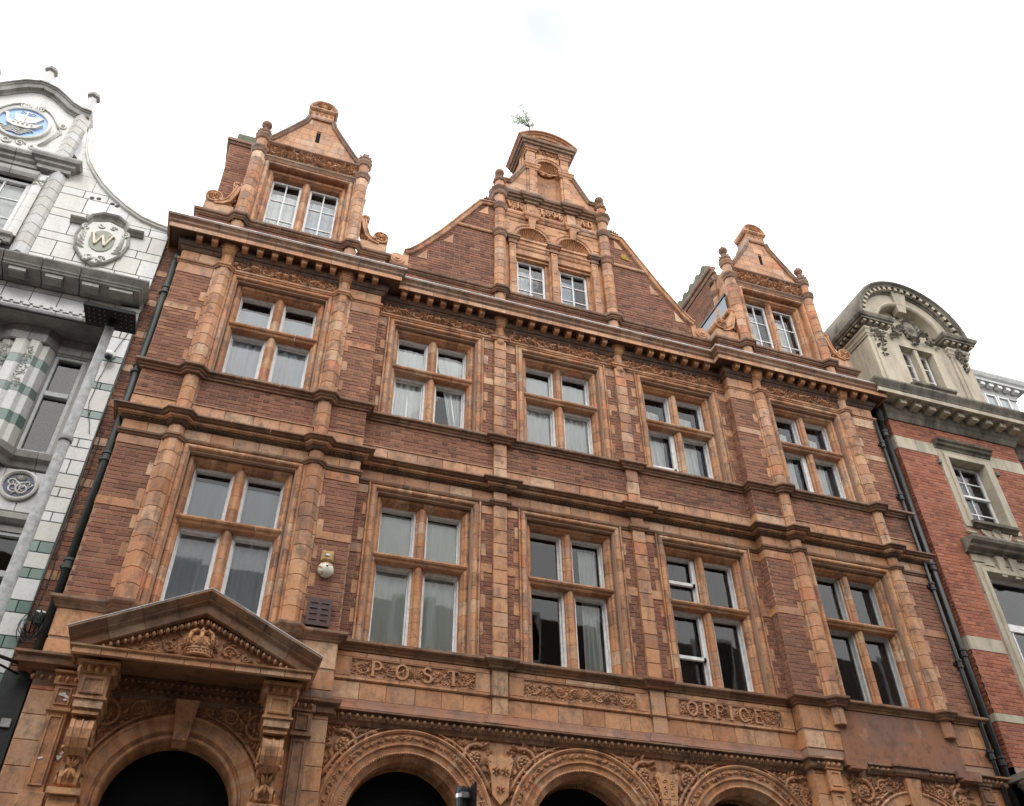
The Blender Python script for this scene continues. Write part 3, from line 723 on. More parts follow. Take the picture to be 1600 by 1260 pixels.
def stone_window(xc, y, Z, label=None, bead=True):
    F = F0(y); m = MB(); hw = .955; zb, zt = Z['sill'], Z['top']
    pts = [(xc-hw, zb), (xc-hw, zt), (xc+hw, zt), (xc+hw, zb)]
    sweep(m, pts, ARCH, XZ(y), seg=.236, gap=.006)
    if bead:
        for sx in (-1, 1):                                      # rough beaded outer arris
            for i in range(int((zt-zb)/.03)): 
                z = zb+.03*i; x = xc+sx*(hw+.004)
                m.add([F.p(x-.008, .03, z), F.p(x+.008, .03, z), F.p(x, .052, z+.012), F.p(x, .03, z+.026)], [(0, 1, 2), (1, 3, 2), (3, 0, 2)], .4)
    wn = m.build('window', TERW, PO, label)
    q = MB(); sweep(q, [(xc-.76, 0), (xc+.76, 0)], [(0, 0)]*0 or [(-.33, Z['bt']), (.085-.2, Z['bt']), (.10-.2, Z['bt']+.012), (.115-.2, Z['bt']+.045), (.14-.2, Z['bt']+.055), (.155-.2, Z['bt']+.08), (.155-.2, Z['bt']+.105), (-.12, Z['tt']+.01), (-.33, Z['tt']+.03)], lambda a, b, c: (a, y+b, c), seg=.42)
    q.build('transom', TER, wn)
    q = MB(); mullion(q, xc, .085, Z['tt']+.01, zt-.26, y+.17); q.build('mullion', TER, wn); q = MB(); mullion(q, xc, .085, zb, Z['bt'], y+.17); q.build('mullion', TER, wn)
    q = MB(); q.box(xc-.80, xc+.80, y+.18, y+.42, zb-.03, zb+.025, .5); q.build('sill', TERW, wn)
    yf = y+.245
    for sx in (-1, 1):
        x0, x1 = sorted((xc+sx*.082, xc+sx*.70))
        for lo, hi, t in ((Z['tt']+.0, zt-.25, .034), (zb+.02, Z['bt']+.01, .040)):
            f = MB(); ring(f, x0, x1, lo, hi, t, yf, yf+.13)
            ring(f, x0+t, x1-t, lo+t, hi-t, .022, yf+.075, yf+.12, .03)
            if (xc, Z is ZU, sx) in RAILS and t == .040 or (xc, Z is ZU, sx, 't') in RAILS and t != .040:
                zr = RAILS.get((xc, Z is ZU, sx)) if t == .040 else RAILS[(xc, Z is ZU, sx, 't')]
                f.box(x0+t, x1-t, yf+.01, yf+.07, zr, zr+.055, .5); f.box(x0+t, x0+t+.03, yf+.01, yf+.07, zr, hi-t, .5); f.box(x1-t-.045, x1-t, yf+.01, yf+.07, zr, hi-t, .5)
            if t == .040:                                       # sash horns, stays and lifting ring
                for sxx in (x0+t-.012, x1-t-.012): f.box(sxx, sxx+.024, yf+.05, yf+.075, hi-.15, hi-.08, .5)
            fo = f.build('sash_frame', GRYP if (xc == WC[1] and Z is ZL) else WHT, wn)
            pane(wn, x0+t+.015, x1-t-.015, lo+t+.015, hi-t-.02, yf+.10)
    room(wn, xc-.72, xc+.72, zb, zt-.22, y+.40)
    return wn
for c, y in [(WC[0], WY)]+[(b, 0) for b in BX]+[(WC[1], WY)]:
    stone_window(c, y, ZU, bead=(y == 0)); stone_window(c, y, ZL, bead=(y == 0))

# ---------------- ground floor: carved name panels, ledge, egg band, arches
def panel(c, text, xs, w2=.93):
    m = MB(); F = FC
    row(m, F, c-1.14, c+1.14, 6.80, 6.87, .03, .5); row(m, F, c-1.14, c+1.14, 6.475, 6.515, .03, .5)
    for a, b in ((c-1.14, c-w2), (c+w2, c+1.14)): block(m, F, a, b, 6.518, 6.797, .03)
    m.build('panel_frame', TER, PO)
    m = MB(); block(m, F, c-w2, c+w2, 6.516, 6.799, .004, 0, .003, .4)
    sweep(m, [(c-w2, 6.518), (c-w2, 6.797), (c+w2, 6.797), (c+w2, 6.518)], [(0, .03), (.012, .03), (.02, .005)], XZ(0), closed=True, caps=False, tone=.4)
    rinceau(m, F, c-w2+.05, c+w2-.05, 6.655, .125, 4, .004, .014, centre=False)
    for k in range(9): leaf(m, F, c, 6.60, radians(15+150*k/8), .16, .022, .03, .006)
    fill_leaves(m, F, lambda s, z: True, c-w2+.05, c+w2-.05, 6.54, 6.77, 190, .055, .004, .013)
    o = m.build('carved_panel', TERC, PO)
    for ch, x in zip(text, xs): letter(o, ch, F, x, 6.545, .225, .95, .006, .045, TERC, 1.15)
panel(BX[0], 'POST', [2.01, 2.38, 2.76, 3.14]); panel(BX[1], '', []); panel(BX[2], 'OFFICE', [7.03, 7.29, 7.52, 7.75, 7.95, 8.22])
P0 = [(1.49, 0)]+[(PC[0]-.15, 0), (PC[0]-.15, -.03), (PC[0]+.15, -.03), (PC[0]+.15, 0), (PC[1]-.15, 0), (PC[1]-.15, -.03), (PC[1]+.15, -.03), (PC[1]+.15, 0)]+[(8.99, 0)]
mould('ledge', P0, [(0, 6.452), (.03, 6.455), (.045, 6.47), (.03, 6.476), (0, 6.478)], TERW, .8)
mould('render_band', P0, [(0, 6.03), (.10, 6.03), (.11, 6.045), (.06, 6.12), (.03, 6.195), (0, 6.197)], REND, 0)
P1 = [(1.49, 0), (8.99, 0)]
mould('arcade_cornice', P1, [(0, 5.83), (.03, 5.835), (.05, 5.87), (.06, 5.885), (.085, 5.90), (.085, 6.0), (.14, 6.005), (.14, 6.028), (0, 6.029)], TERD, .6)
m = MB(); eggs(m, FC, 1.52, 8.96, 5.895, 5.998, .085, .105, .4); m.build('egg_moulding', TERD, PO, stuff=True)
ZA = 4.65
m = MB()
for c in BX:                                                     # spandrel wall above each arch
    xs = [c-1.29+2.58*i/40 for i in range(41)]; f = lambda x: ZA+sqrt(max(0, 1.0-(x-c)**2)) if abs(x-c) < 1.0 else 0
    for a, b in zip(xs, xs[1:]):
        m.add([FC.p(a, 0, f(a)), FC.p(b, 0, f(b)), FC.p(b, 0, 5.84), FC.p(a, 0, 5.84)], [(0, 1, 2, 3)], .5)
m.add([FC.p(1.37, 0, 0), FC.p(1.49, 0, 0), FC.p(1.49, 0, 5.84), FC.p(1.37, 0, 5.84)], [(0, 1, 2, 3)]); m.add([FC.p(8.99, 0, 0), FC.p(9.11, 0, 0), FC.p(9.11, 0, 5.84), FC.p(8.99, 0, 5.84)], [(0, 1, 2, 3)])
m.build('spandrel_wall', TERC, PO)
AP = [(0, 0), (0, .06), (.02, .075), (.045, .06), (.05, .04), (.17, .03), (.18, .05), (.20, .05), (.21, .02), (.28, .01), (.285, .03), (.33, .03), (.335, -.02), (.38, -.06), (.40, -.06), (.42, -.40), (.42, -.45)]
def stone_arch(c, zc, r, y, prof, mt, carved=True):
    m = MB(); pts = [(c-r, zc-1.2)]+[(c+r*cos(radians(180-180*i/36)), zc+r*sin(radians(180*i/36))) for i in range(37)]+[(c+r, zc-1.2)]
    sweep(m, pts, prof, XZ(y), tone=None, seg=3, gap=0, caps=False); o = m.build('arch', mt, PO)
    F = F0(y)
    if carved:
        q = MB()
        for i in range(64):
            a = radians(2+176*i/63); rr = r-.11
            for k in range(2): leaf(q, F, c+rr*cos(a), zc+rr*sin(a), a+pi/2*(1 if i % 2 else -1)+(R()-.5), .075, .026, .03, .03, .4)
            if i % 3 == 0: dome(q, F, c+rr*cos(a), zc+rr*sin(a), .026, .03, .032, 6)
        q.build('leaf_ring', TERC, o, stuff=True)
        q = MB()
        for i in range(84):
            a = radians(1+178*i/83); rr = r-.31; ball(q, F.p(c+rr*cos(a), .035, zc+rr*sin(a)), .019, .019, .019, 6, 4)
        q.build('bead_ring', TERC, o, stuff=True)
        q = MB()
        for i in range(60):
            a = radians(1+178*i/59); rr = r-.400; 
            p = Vector((c+rr*cos(a), y+.18, zc+rr*sin(a))); G = FR(p, (0, 1, 0), (-cos(a), 0, -sin(a)))
            leaf(q, G, -.05, 0, .6, .09, .03, .012, 0); leaf(q, G, .05, 0, -.6, .09, .03, .012, 0)
        q.build('soffit_carving', TERC, o, stuff=True)
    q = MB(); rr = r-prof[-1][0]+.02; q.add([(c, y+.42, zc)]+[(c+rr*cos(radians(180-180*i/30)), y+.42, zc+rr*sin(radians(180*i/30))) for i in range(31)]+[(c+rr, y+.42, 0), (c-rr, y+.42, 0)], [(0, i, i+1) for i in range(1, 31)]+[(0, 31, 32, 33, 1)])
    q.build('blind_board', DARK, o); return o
for c in BX: stone_arch(c, ZA, 1.20, 0, AP, TER)
# carved spandrels and shields between the arches
def spandrel(c0, zlo, parent, half, F=FC, rad=1.20, zc=ZA, arches=None, hi=5.82):
    pass
def scroll(m, F, s, z, r, a0, dirn, th, petals=6):
    """a rolled acanthus stem with a flower in the eye"""
    spiral(m, F, s, z, r, a0, 1.35, 0, th, dirn, .5, leaves=False, rend=.30)
    n = max(5, int(r/.022))
    for i in range(n):
        a = a0+dirn*2*pi*i/n*.95; rr = r*(1-.28*i/n)
        leaf(m, F, s+rr*cos(a), z+rr*sin(a), a-dirn*.55, r*.48, r*.17, th*1.7, 0, .5)
        if i % 2: leaf(m, F, s+rr*.86*cos(a), z+rr*.86*sin(a), a+pi+dirn*.6, r*.30, r*.12, th*1.4, 0, .5)
    for k in range(petals):
        a = 2*pi*k/petals; dome(m, F, s+r*.27*cos(a), z+r*.27*sin(a), r*.17, th*1.5, 0, 7)
        leaf(m, F, s+r*.34*cos(a+.4), z+r*.34*sin(a+.4), a+.4, r*.22, r*.09, th*1.2, 0, .5)
    dome(m, F, s, z, r*.17, th*2.1, 0, 7)
def spand(xc, side, F, zc, rad, top, reach):
    """triangular carving beside an arch whose centre is xc; side +1 right"""
    m = MB(); ok = lambda s, z: hypot(s-xc, z-zc) > rad+.03 and z < top-.03 and 0 < side*(s-xc) < reach-.02
    A = [(reach-.25, top-.25, .205, 1.0), (reach-.62, top-.145, .115, 2.2), (reach-.885, top-.085, .065, 2.2), (reach-.12, top-.60, .115, -1.2), (reach-.085, top-.86, .075, -1.2)]
    for k, (o_, z, r, a) in enumerate(A): scroll(m, F, xc+side*o_, z, r, a if side > 0 else pi-a, side*(1 if k % 2 == 0 else -1), .016+.10*r, 7 if k == 0 else 5)
    tube(m, [F.p(xc+side*(rad+.055)*cos(radians(t)), .02, zc+(rad+.055)*sin(radians(t))) for t in range(22, 80, 6)], [.026, .03, .03, .03, .028, .026, .022, .018, .014, .010], 5, .5, True, F.n)
    clear = lambda s, z: ok(s, z) and all(hypot(s-xc-side*o_, z-zz) > r*.95 for o_, zz, r, _ in A)
    fill_leaves(m, F, clear, min(xc, xc+side*reach), max(xc, xc+side*reach), zc, top, 1100, .065, 0, .035)
    return m
for c in BX:
    for sd in (-1, 1):
        m = spand(c, sd, FC, ZA, 1.2, 5.82, 1.17 if abs(c+sd*1.29-CX) < 2 else 1.15); m.build('carved_spandrel', TERC, PO, stuff=True)
for k, c in enumerate((3.95, 6.53)):
    m = MB(); pts = [(c-.19, 5.52), (c-.155, 5.58), (c-.06, 5.55), (c, 5.60), (c+.06, 5.55), (c+.155, 5.58), (c+.19, 5.52), (c+.135, 5.3), (c+.115, 5.05), (c, 4.93), (c-.115, 5.05), (c-.135, 5.3)]
    pts = [(x, z+.05) for x, z in pts]
    prism(m, FC, pts[::-1], 0, .06, .6)
    if k == 0:
        for x, z in ((-.065, 5.42), (.07, 5.42), (0, 5.18)): rosette(m, FC, c+x, z, .062, .03, .06, 6); rosette(m, FC, c+x, z, .035, .04, .06, 5)
    else:
        for x in (-.06, .06):
            for z in (5.50, 5.42, 5.34, 5.18, 5.1): spiral(m, FC, c+x, z, .035, R()*6, 1, .06, .012, 1, .5, 7, leaves=False)
        m.box(c-.13, c+.13, -.065, -.058, 5.255, 5.262, .2); m.box(c-.004, c+.004, -.065, -.058, 5.0, 5.26, .2)
    m.build('shield', TER, PO)
# piers of the wings beside the arcade (smooth blocks)
for (a, b), c in zip(WX, WC):
    for p, q in ((a, c-1.56), (c+1.56 if c < 5 else c+1.56, b)):
        z = 4.0
        while z < 5.8:
            course(FW, p, q, z+.003, min(z+.30, 5.86)-.003, .012, .5, TER, False); z += .30
    m = MB(); wall(m, FW, a, c-.9, 0, 5.8, [], .6); wall(m, FW, c+.9, b, 0, 5.8, [], .6); fa = lambda x: 4.61+sqrt(max(0, .9**2-(x-c)**2)); xs = [c-.9+1.8*i/30 for i in range(31)]
    for p, q in zip(xs, xs[1:]): m.add([FW.p(p, 0, fa(p)), FW.p(q, 0, fa(q)), FW.p(q, 0, 5.8), FW.p(p, 0, 5.8)], [(0, 1, 2, 3)], .5)
    m.build('wing_base_wall', TERW, PO)

# ---------------- wing doorways (spandrel, arch, side pilasters)
DP = [(0, 0), (0, .05), (.02, .06), (.04, .05), (.045, .035), (.19, .03), (.195, .015), (.20, -.02), (.225, -.03), (.24, -.01), (.275, -.01), (.29, -.04), (.30, -.20), (.30, -.45)]
for c in WC:
    stone_arch(c, 4.61, 1.06, WY, DP, TER, False)
    F = FW; m = MB(); xs = [c-1.2+2.4*i/40 for i in range(41)]; f = lambda x: 4.61+sqrt(max(0, .8-(x-c)**2)) if abs(x-c) < .894 else 4.6
    m2 = MB()
    for sd in (-1, 1):
        q = spand(c, sd, F, 4.61, 1.06, 5.84, 1.18); q.build('carved_spandrel', TERC, PO, stuff=True)
    m = MB(); V = [F.p(c-.085, .04, 5.36), F.p(c+.085, .04, 5.36), F.p(c+.145, .10, 5.84), F.p(c-.145, .10, 5.84), F.p(c-.085, -.1, 5.30), F.p(c+.085, -.1, 5.30), F.p(c+.145, 0, 5.84), F.p(c-.145, 0, 5.84)]
    m.add(V, [(0, 1, 2, 3), (0, 4, 5, 1), (1, 5, 6, 2), (0, 3, 7, 4), (3, 2, 6, 7)], .5); m.build('keystone', TERW, PO)
    for sd in (-1, 1):                                          # small panelled pilasters
        x = c+sd*1.45; m = MB()
        block(m, F, x-.12, x+.12, 5.58, 5.86, .07); block(m, F, x-.14, x+.14, 5.54, 5.585, .10); block(m, F, x-.11, x+.11, 4.62, 5.545, .06); block(m, F, x-.14, x+.14, 4.2, 4.62, .09)
        for z0, z1, w2, d in ((5.63, 5.82, .075, .07), (4.70, 5.48, .065, .06)):
            sweep(m, [(x-w2, z0), (x-w2, z1), (x+w2, z1), (x+w2, z0)], [(-.012, d), (-.008, d+.016), (.004, d+.016), (.012, d+.002)], XZ(WY), closed=True, caps=False, tone=.6)
        eggs(m, F, x-.14, x+.14, 5.89, 5.98, .09, .09); block(m, F, x-.15, x+.15, 5.862, 6.0, .09); block(m, F, x-.17, x+.17, 6.0, 6.03, .14)
        m.build('door_pilaster', TERW if sd < 0 else TERD, PO)
# short ledge left of the porch, mossy
m = MB(); sweep(m, [(-2.2, .0), (-2.2, WY), (-1.66, WY)], [(0, 6.03), (.05, 6.035), (.07, 6.06), (.18, 6.07), (.19, 6.15), (.23, 6.17), (.23, 6.20), (0, 6.22)], XY, seg=.4); m.build('ledge', TERD, PO)
m = MB(); eggs(m, FW, -2.2, -1.9, 5.89, 5.98, .06, .09); m.build('egg_moulding', TERD, PO, stuff=True)
m = MB()
for k in range(14): ball(m, (-2.1+.5*R(), WY-.12-.08*R(), 6.205), .03+.03*R(), .03, .012+.01*R(), 6, 4)
m.build('moss', MOSS, PO, stuff=True)
for p, q in ((WC[0]+1.22, 1.49),):
    m = MB(); sweep(m, [(p, WY), (q, WY), (q, 0)], [(0, 5.88), (.06, 5.885), (.07, 5.99), (.13, 6.0), (.14, 6.05), (.03, 6.06), (.02, 6.19), (0, 6.195)], XY, seg=.3); m.build('ledge', TERD, PO)
# ---------------- porch hood over the left door
c = -.30
PH = MB(); PH.box(c-.3, c+.3, -.9, WY-.0, 6.1, 6.14, .5)
m = MB(); yF = -.95
m.box(c-1.40, c+1.40, yF+.02, WY-.001, 6.085, 6.12, .4)
hood = m.build('porch_hood', TERD, PO)
m = MB(); row(m, F0(yF), c-1.42, c+1.42, 6.025, 6.105, .0, .31, back=.06, tone=None)
sweep(m, [(c-1.42, -.3), (c-1.42, yF), (c+1.42, yF), (c+1.42, -.3)], [(0, 6.106), (.03, 6.108), (.035, 6.125), (0, 6.13)], XY, seg=.45); m.build('fascia', TER, hood)
hw, zt0, za = 1.50, 6.235, 6.955
m = MB(); rk = [(c-hw, zt0), (c, za), (c+hw, zt0)]
yT = -.80
RP = [(-.06, -.60), (-.06, .26), (-.05, .275), (-.03, .28), (-.02, .275), (.03, .22), (.045, .20), (.06, .195), (.075, .17), (.085, .15), (.09, .14), (.19, .13), (.205, .10), (.215, .02), (.215, -.02)]
sweep(m, rk, RP, XZ(yT), seg=.42, gap=.005); m.build('raking_cornice', TERD, hood)
m = MB(); sweep(m, rk, [(-.061, -.6), (-.0645, .268), (-.063, .282), (-.056, .282), (-.0602, -.6)], XZ(yT)); m.build('lead_flashing', LEAD, hood)
m = MB(); V = [(c-hw+.1, zt0-.12), (c+hw-.1, zt0-.12), (c, za-.03)]
prism(m, F0(yT), V, -.6, .0, .45)
for sx in (-1, 1): spiral(m, F0(yT), c+sx*.36, 6.30, .09, 0, 1.4, .0, .018, sx); spiral(m, F0(yT), c+sx*.58, 6.25, .06, 0, 1.3, .0, .014, -sx)
fill_leaves(m, F0(yT), lambda s, z: z < 6.7-.42*abs(s-c) and abs(s-c) > .17, c-.9, c+.9, 6.17, 6.6, 120, .08, 0, .03)
m.build('tympanum', TERC, hood)
m = MB()
for sx in (-1, 1):
    n = 15
    for i in range(n):
        f = (i+.5)/n; x = c+sx*(hw-.30)*(1-f)*.95; z = zt0-.105+(za-.30-zt0+.08)*f+.02
        an = atan2(za-zt0, hw); G = FR((0, yT, 0), (cos(an), 0, -sx*sin(an)), (0, -1, 0))
        ball(m, (x, yT-.055, z), .028, .05, .042, 7, 5)
        m.box(x+.038*sx-.006, x+.038*sx+.006, yT-.07, yT, z-.03, z+.03, .3)
m.build('egg_moulding', TERC, hood, stuff=True)
# royal crown emblem in the tympanum
m = MB(); cz = 6.17
lathe(m, c, yT, [(.17, cz), (.185, cz+.015), (.175, cz+.035), (.175, cz+.075), (.19, cz+.085), (.185, cz+.11)], 20, tone=.7)
for k in range(12):
    a = pi+pi*k/11; ball(m, (c+.185*cos(a), yT+.185*sin(a), cz+.055), .014, .014, .018, 6, 4)
for k in range(5):
    a = pi+pi*k/4; r_ = .19
    pts = [(c+r_*q*cos(a), yT+r_*q*sin(a), cz+.11+h) for q, h in ((1, 0), (1.08, .09), (.92, .19), (.55, .245), (.1, .22))]
    tube(m, pts, [.022, .026, .026, .022, .018], 6)
    for q in range(3): ball(m, Vector(pts[q+1])+Vector((0, -.025, 0)), .014, .014, .014, 6, 4)
lathe(m, c, yT, [(.165, cz+.10), (.175, cz+.2), (.12, cz+.27), (.02, cz+.285)], 14, tone=.3)
ball(m, (c, yT-.02, cz+.31), .03, .03, .03, 8, 6); m.box(c-.012, c+.012, yT-.035, yT-.01, cz+.33, cz+.42, .6); m.box(c-.035, c+.035, yT-.035, yT-.01, cz+.36, cz+.385, .6)
for k in range(4):
    a = pi+pi*(k+.5)/4; 
    for d in (-.03, .03): ball(m, (c+.2*cos(a)+d, yT+.2*sin(a), cz+.135), .018, .015, .02, 6, 4)
    ball(m, (c+.2*cos(a), yT+.2*sin(a), cz+.16), .018, .015, .02, 6, 4)
m.build('crown_emblem', TER, hood)
for sx in (-1, 1):                                              # brackets carrying the hood
    x = c+sx*1.10; m = MB(); yB = -.70
    m.box(x-.24, x+.24, yB-.09, WY, 5.995, 6.024, .5); m.box(x-.20, x+.20, yB-.02, WY, 5.88, 5.994, .5)
    eggs(m, F0(yB-.02), x-.23, x+.23, 5.885, 5.99, .0, .095)
    for q in (-1, 1):
        G = FR((x+q*.20, 0, 0), (0, 1, 0), (q, 0, 0)); eggs(m, G, yB, WY-.05, 5.885, 5.99, .0, .095)
    m.box(x-.165, x+.165, yB, WY, 5.60, 5.879, .6)
    sweep(m, [(x-.105, 5.67), (x-.105, 5.82), (x+.105, 5.82), (x+.105, 5.67)], [(-.03, .0), (-.03, .02), (-.01, .025), (.0, .02), (.012, .002)], XZ(yB), closed=True, caps=False, tone=.7)
    m.box(x-.19, x+.19, yB-.035, WY, 5.575, 5.60, .5); m.box(x-.16, x+.16, yB-.01, WY, 5.475, 5.574, .9); m.box(x-.13, x+.13, yB+.03, WY, 5.44, 5.474, .5); m.box(x-.145, x+.145, yB+.015, WY, 5.405, 5.439, .4)
    bo = m.build('hood_bracket', TERW if sx < 0 else TER, hood)
    q = MB(); sec = [(-.60+.03, 5.40), (-.655, 5.34), (-.68, 5.25), (-.675, 5.14), (-.63, 5.04), (-.55, 4.98), (-.46, 4.97), (-.42, 4.93), (-.43, 4.85), (-.47, 4.76), (-.46, 4.68), (-.40, 4.63), (-.30, 4.63), (WY, 4.63), (WY, 5.40)]
    k = len(sec); tp = lambda z: .13-.03*(5.4-z)/.8
    for w0, w1, dd in ((-1, -.62, 0), (-.60, -.08, -.014), (-.06, .06, .01), (.08, .60, -.014), (.62, 1, 0)):
        q.add([(x+w0*tp(z), y-dd, z) for y, z in sec]+[(x+w1*tp(z), y-dd, z) for y, z in sec], [(j, (j+1) % k, k+(j+1) % k, k+j) for j in range(k)]+[tuple(range(k)), tuple(range(2*k-1, k-1, -1))], .5)
    for s2 in (-1, 1):
        G = FR((x+s2*.125, 0, 0), (0, 1, 0), (s2, 0, 0)); spiral(q, G, -.50, 5.17, .15, -2.2, 1.6, 0, .022, 1, .5, leaves=False); spiral(q, G, -.36, 4.75, .08, 2, 1.4, 0, .016, -1, .5, leaves=False)
    Gf = F0(-.45)
    for a in (pi/2, pi/2+.5, pi/2-.5, -pi/2, -pi/2+.5, -pi/2-.5): leaf(q, Gf, x, 4.86, a, .13, .035, .05, .02)
    q.build('console', TERW, bo)
    q = MB(); q.box(x-.18, x+.18, -.52, WY, 4.56, 4.628, .6); block(q, F0(-.45), x-.15, x+.15, 3.9, 4.555, 0, .25); q.build('console_base', TERW, bo)
# dark frieze on the wall under the hood
m = MB(); block(m, FW, c-1.0, c+1.0, 5.87, 6.08, .03, 0, .004, .3); eggs(m, FW, c-.92, c+.92, 5.90, 5.97, .03, .1, .3)
eggs(m, FW, c-.92, c+.92, 6.0, 6.06, .05, .08, .3); m.build('porch_frieze', TERD, PO)
# ---------------- right doorway: hood torn off, rendered patch and stubs
c = WC[1]
m = MB(); m.add([FW.p(x, .02+.004*R(), z) for x, z in ((c-1.0, 6.05), (c+.98, 6.05), (c+1.22, 6.12), (c+1.22, 6.40), (c+1.18, 6.62), (c+.98, 6.7), (c+.96, 6.868), (c-.97, 6.868), (c-.97, 6.70), (c-1.1, 6.66), (c-1.14, 6.05))], [tuple(range(11))], .4)
m.build('render_patch', REND, PO)
m = MB(); sweep(m, [(9.0, 0), (9.0, WY), (9.52, WY)], [(0, 5.87), (.06, 5.875), (.075, 5.90), (.075, 5.99), (.13, 6.0), (.13, 6.03), (0, 6.032)], XY, seg=.3); m.build('door_cornice', TERD, PO); m = MB()
sweep(m, [(c-.80, WY), (c-.25, WY), (c-.25, WY-.06), (c+.25, WY-.06), (c+.25, WY), (c+.88, WY)], [(0, 5.87), (.05, 5.875), (.075, 5.92), (.075, 5.99), (.11, 6.0), (.11, 6.03), (0, 6.05)], XY, seg=.3); m.build('door_cornice', TERD, PO); m = MB()
sweep(m, [(c+1.38, WY), (12.66, WY), (12.66, .05)], [(0, 5.87), (.06, 5.875), (.075, 5.90), (.075, 5.99), (.13, 6.0), (.13, 6.03), (0, 6.032)], XY, seg=.3)
m.build('door_cornice', TERD, PO)
m = MB(); eggs(m, FW, 9.02, 9.5, 5.89, 5.985, .075, .1); eggs(m, FW, c-.78, c+.86, 5.90, 5.985, .075, .1); eggs(m, FW, c+1.40, 12.64, 5.89, 5.985, .075, .1); m.build('egg_moulding', TERD, PO, stuff=True)
for x0, x1 in ((c-1.24, c-.86), (c+.90, c+1.36)):
    m = MB(); m.box(x0, x1, WY-.16, WY, 5.93, 6.045, .3); m.box(x0+.05, x1-.06, WY-.20, WY, 5.88, 5.929, .2); m.build('broken_bracket', REND, PO)
# ================================================================== ATTIC: parapet, gable, dormers
PG = (CX-1.29, CX+1.29)
m = MB()
wall(m, FC, 1.49, 8.99, 14.3, 15.0, [], .5, d=-.003); 
for a, b in WX: wall(m, FW, a, b, 14.3, 15.0, [], .6, d=-.003)
m.build('parapet_core', MORT, PO)
bricks('po', FC, 1.55, PG[0]-.13, 14.5, 14.97, tone=(0, .45)); bricks('po', FC, PG[0]+.13, PG[1]-.13, 14.5, 14.97, tone=(0, .45)); bricks('po', FC, PG[1]+.13, 8.93, 14.5, 14.97, tone=(0, .45))
for (a, b), c in zip(WX, WC):
    for p, q in ((a, c-1.2), (c-.95, c+.95), (c+1.2, b)): bricks('po', FW, p, q, 14.5, 14.97, tone=(0, .4))
ap = [(0, 14.972), (.02, 14.975), (.035, 15.0), (.05, 15.01), (.055, 15.04), (.085, 15.055), (.095, 15.085), (.095, 15.11), (0, 15.15)]
mould('attic_sill', path(.17, .13, .17, .13, cb=2, pcs=PG, x0=-2.12, x1=12.6), ap, TERD, .6)
# pedestals below the attic pilasters
for c, y in [(c, .0) for c in PG]+[(w_+s, WY) for w_ in WC for s in (-1.08, 1.08)]:
    m = MB(); octs(m, c, y, [(.115, 14.44), (.115, 14.98)], .8); m.build('pedestal', TER, PO)
# ---------------- gable flanks in brick
GP = [(1.90, 15.1), (1.94, 15.50), (2.10, 15.66), (2.30, 15.93), (2.70, 16.50), (2.92, 16.96), (3.56, 17.86), (PG[0]-.1, 17.89), (PG[0]-.1, 15.1)]
for sx in (1, -1):
    f = (lambda x: x) if sx > 0 else (lambda x: 2*CX-x)
    pts = [(f(x), z) for x, z in GP]
    m = MB(); prism(m, F0(.06), pts if sx < 0 else pts[::-1], -.35, .045, .5); m.build('gable_wall', MORT, PO)
    G = F0(.014)
    bricks('po', G, 0, 0, 15.15, 16.90, poly=pts, tone=(.0, .55)); bricks('po', G, 0, 0, 17.0, 17.84, poly=pts, tone=(.0, .55))
    xa, xb = sorted((f(2.93), f(PG[0]-.11)))
    m = MB(); sweep(m, [(xa, .01), (xb, .01)], [(0, 16.90), (.03, 16.905), (.045, 16.93), (.045, 16.97), (.02, 16.99), (0, 17.0)], XY, seg=.5); m.build('gable_string', TER, PO)
    cp = [(1.93, 15.56), (2.04, 15.63), (2.20, 15.82), (2.40, 16.10), (2.70, 16.53), (3.52, 17.87), (PG[0]-.12, 17.90)]
    cp = [(f(x), z) for x, z in cp]
    if sx < 0: cp = cp[::-1]
    m = MB(); sweep(m, cp, [(-.10, -.36), (-.10, .06), (-.085, .085), (-.06, .085), (-.05, .06), (-.02, .055), (.0, .065), (.025, .055), (.035, .03), (.04, -.01), (.04, -.36)], XZ(.014), seg=.48, gap=.007); m.build('gable_coping', TERW, PO)
    m = MB()
    for x, z in ((2.14, 15.55), (2.68, 16.26), (3.46, 17.55)):
        a, b = sorted((f(x), f(x+.19))); tri = [(f(x), z), (f(x+.22), z), (f(x+.22), z+.30)]
        m = MB(); prism(m, G, tri, 0, .016, R()); m.build('kneeler_block', TER, PO)
    # foot volute
    vx = f(1.745); m = MB()
    lz = 15.33
    prism(m, F0(.05), [(vx+.165*cos(2*pi*k/24), lz+.165*sin(2*pi*k/24)) for k in range(24)], -.3, .07, .5)
    for r_, d in ((.15, .085), (.10, .10), (.045, .12)): prism(m, F0(.05), [(vx-.0+r_*cos(2*pi*k/20), lz+r_*sin(2*pi*k/20)) for k in range(20)], 0, d, .5)
    a, b = sorted((f(1.86), f(1.98))); m.box(a, b, .0, .4, 15.1, 15.58, .6); m.build('volute', TER, PO)
    # small shell acroterion where the coping meets the pilaster
    m = MB(); x = f(PG[0]-.24); 
    for k in range(6): leaf(m, F0(-.02), x, 17.98, radians(20+28*k), .17, .035, .05, 0)
    m.box(x-.16, x+.16, -.05, .25, 17.95, 18.03, .4); m.build('acroterion', TERD, PO)
m = MB(); dome(m, F0(.0), 7.02, 17.30, .09, .012, .012, 9); dome(m, F0(.0), 7.10, 17.24, .05, .01, .012, 7); m.build('lichen_patch', LICH, PO)
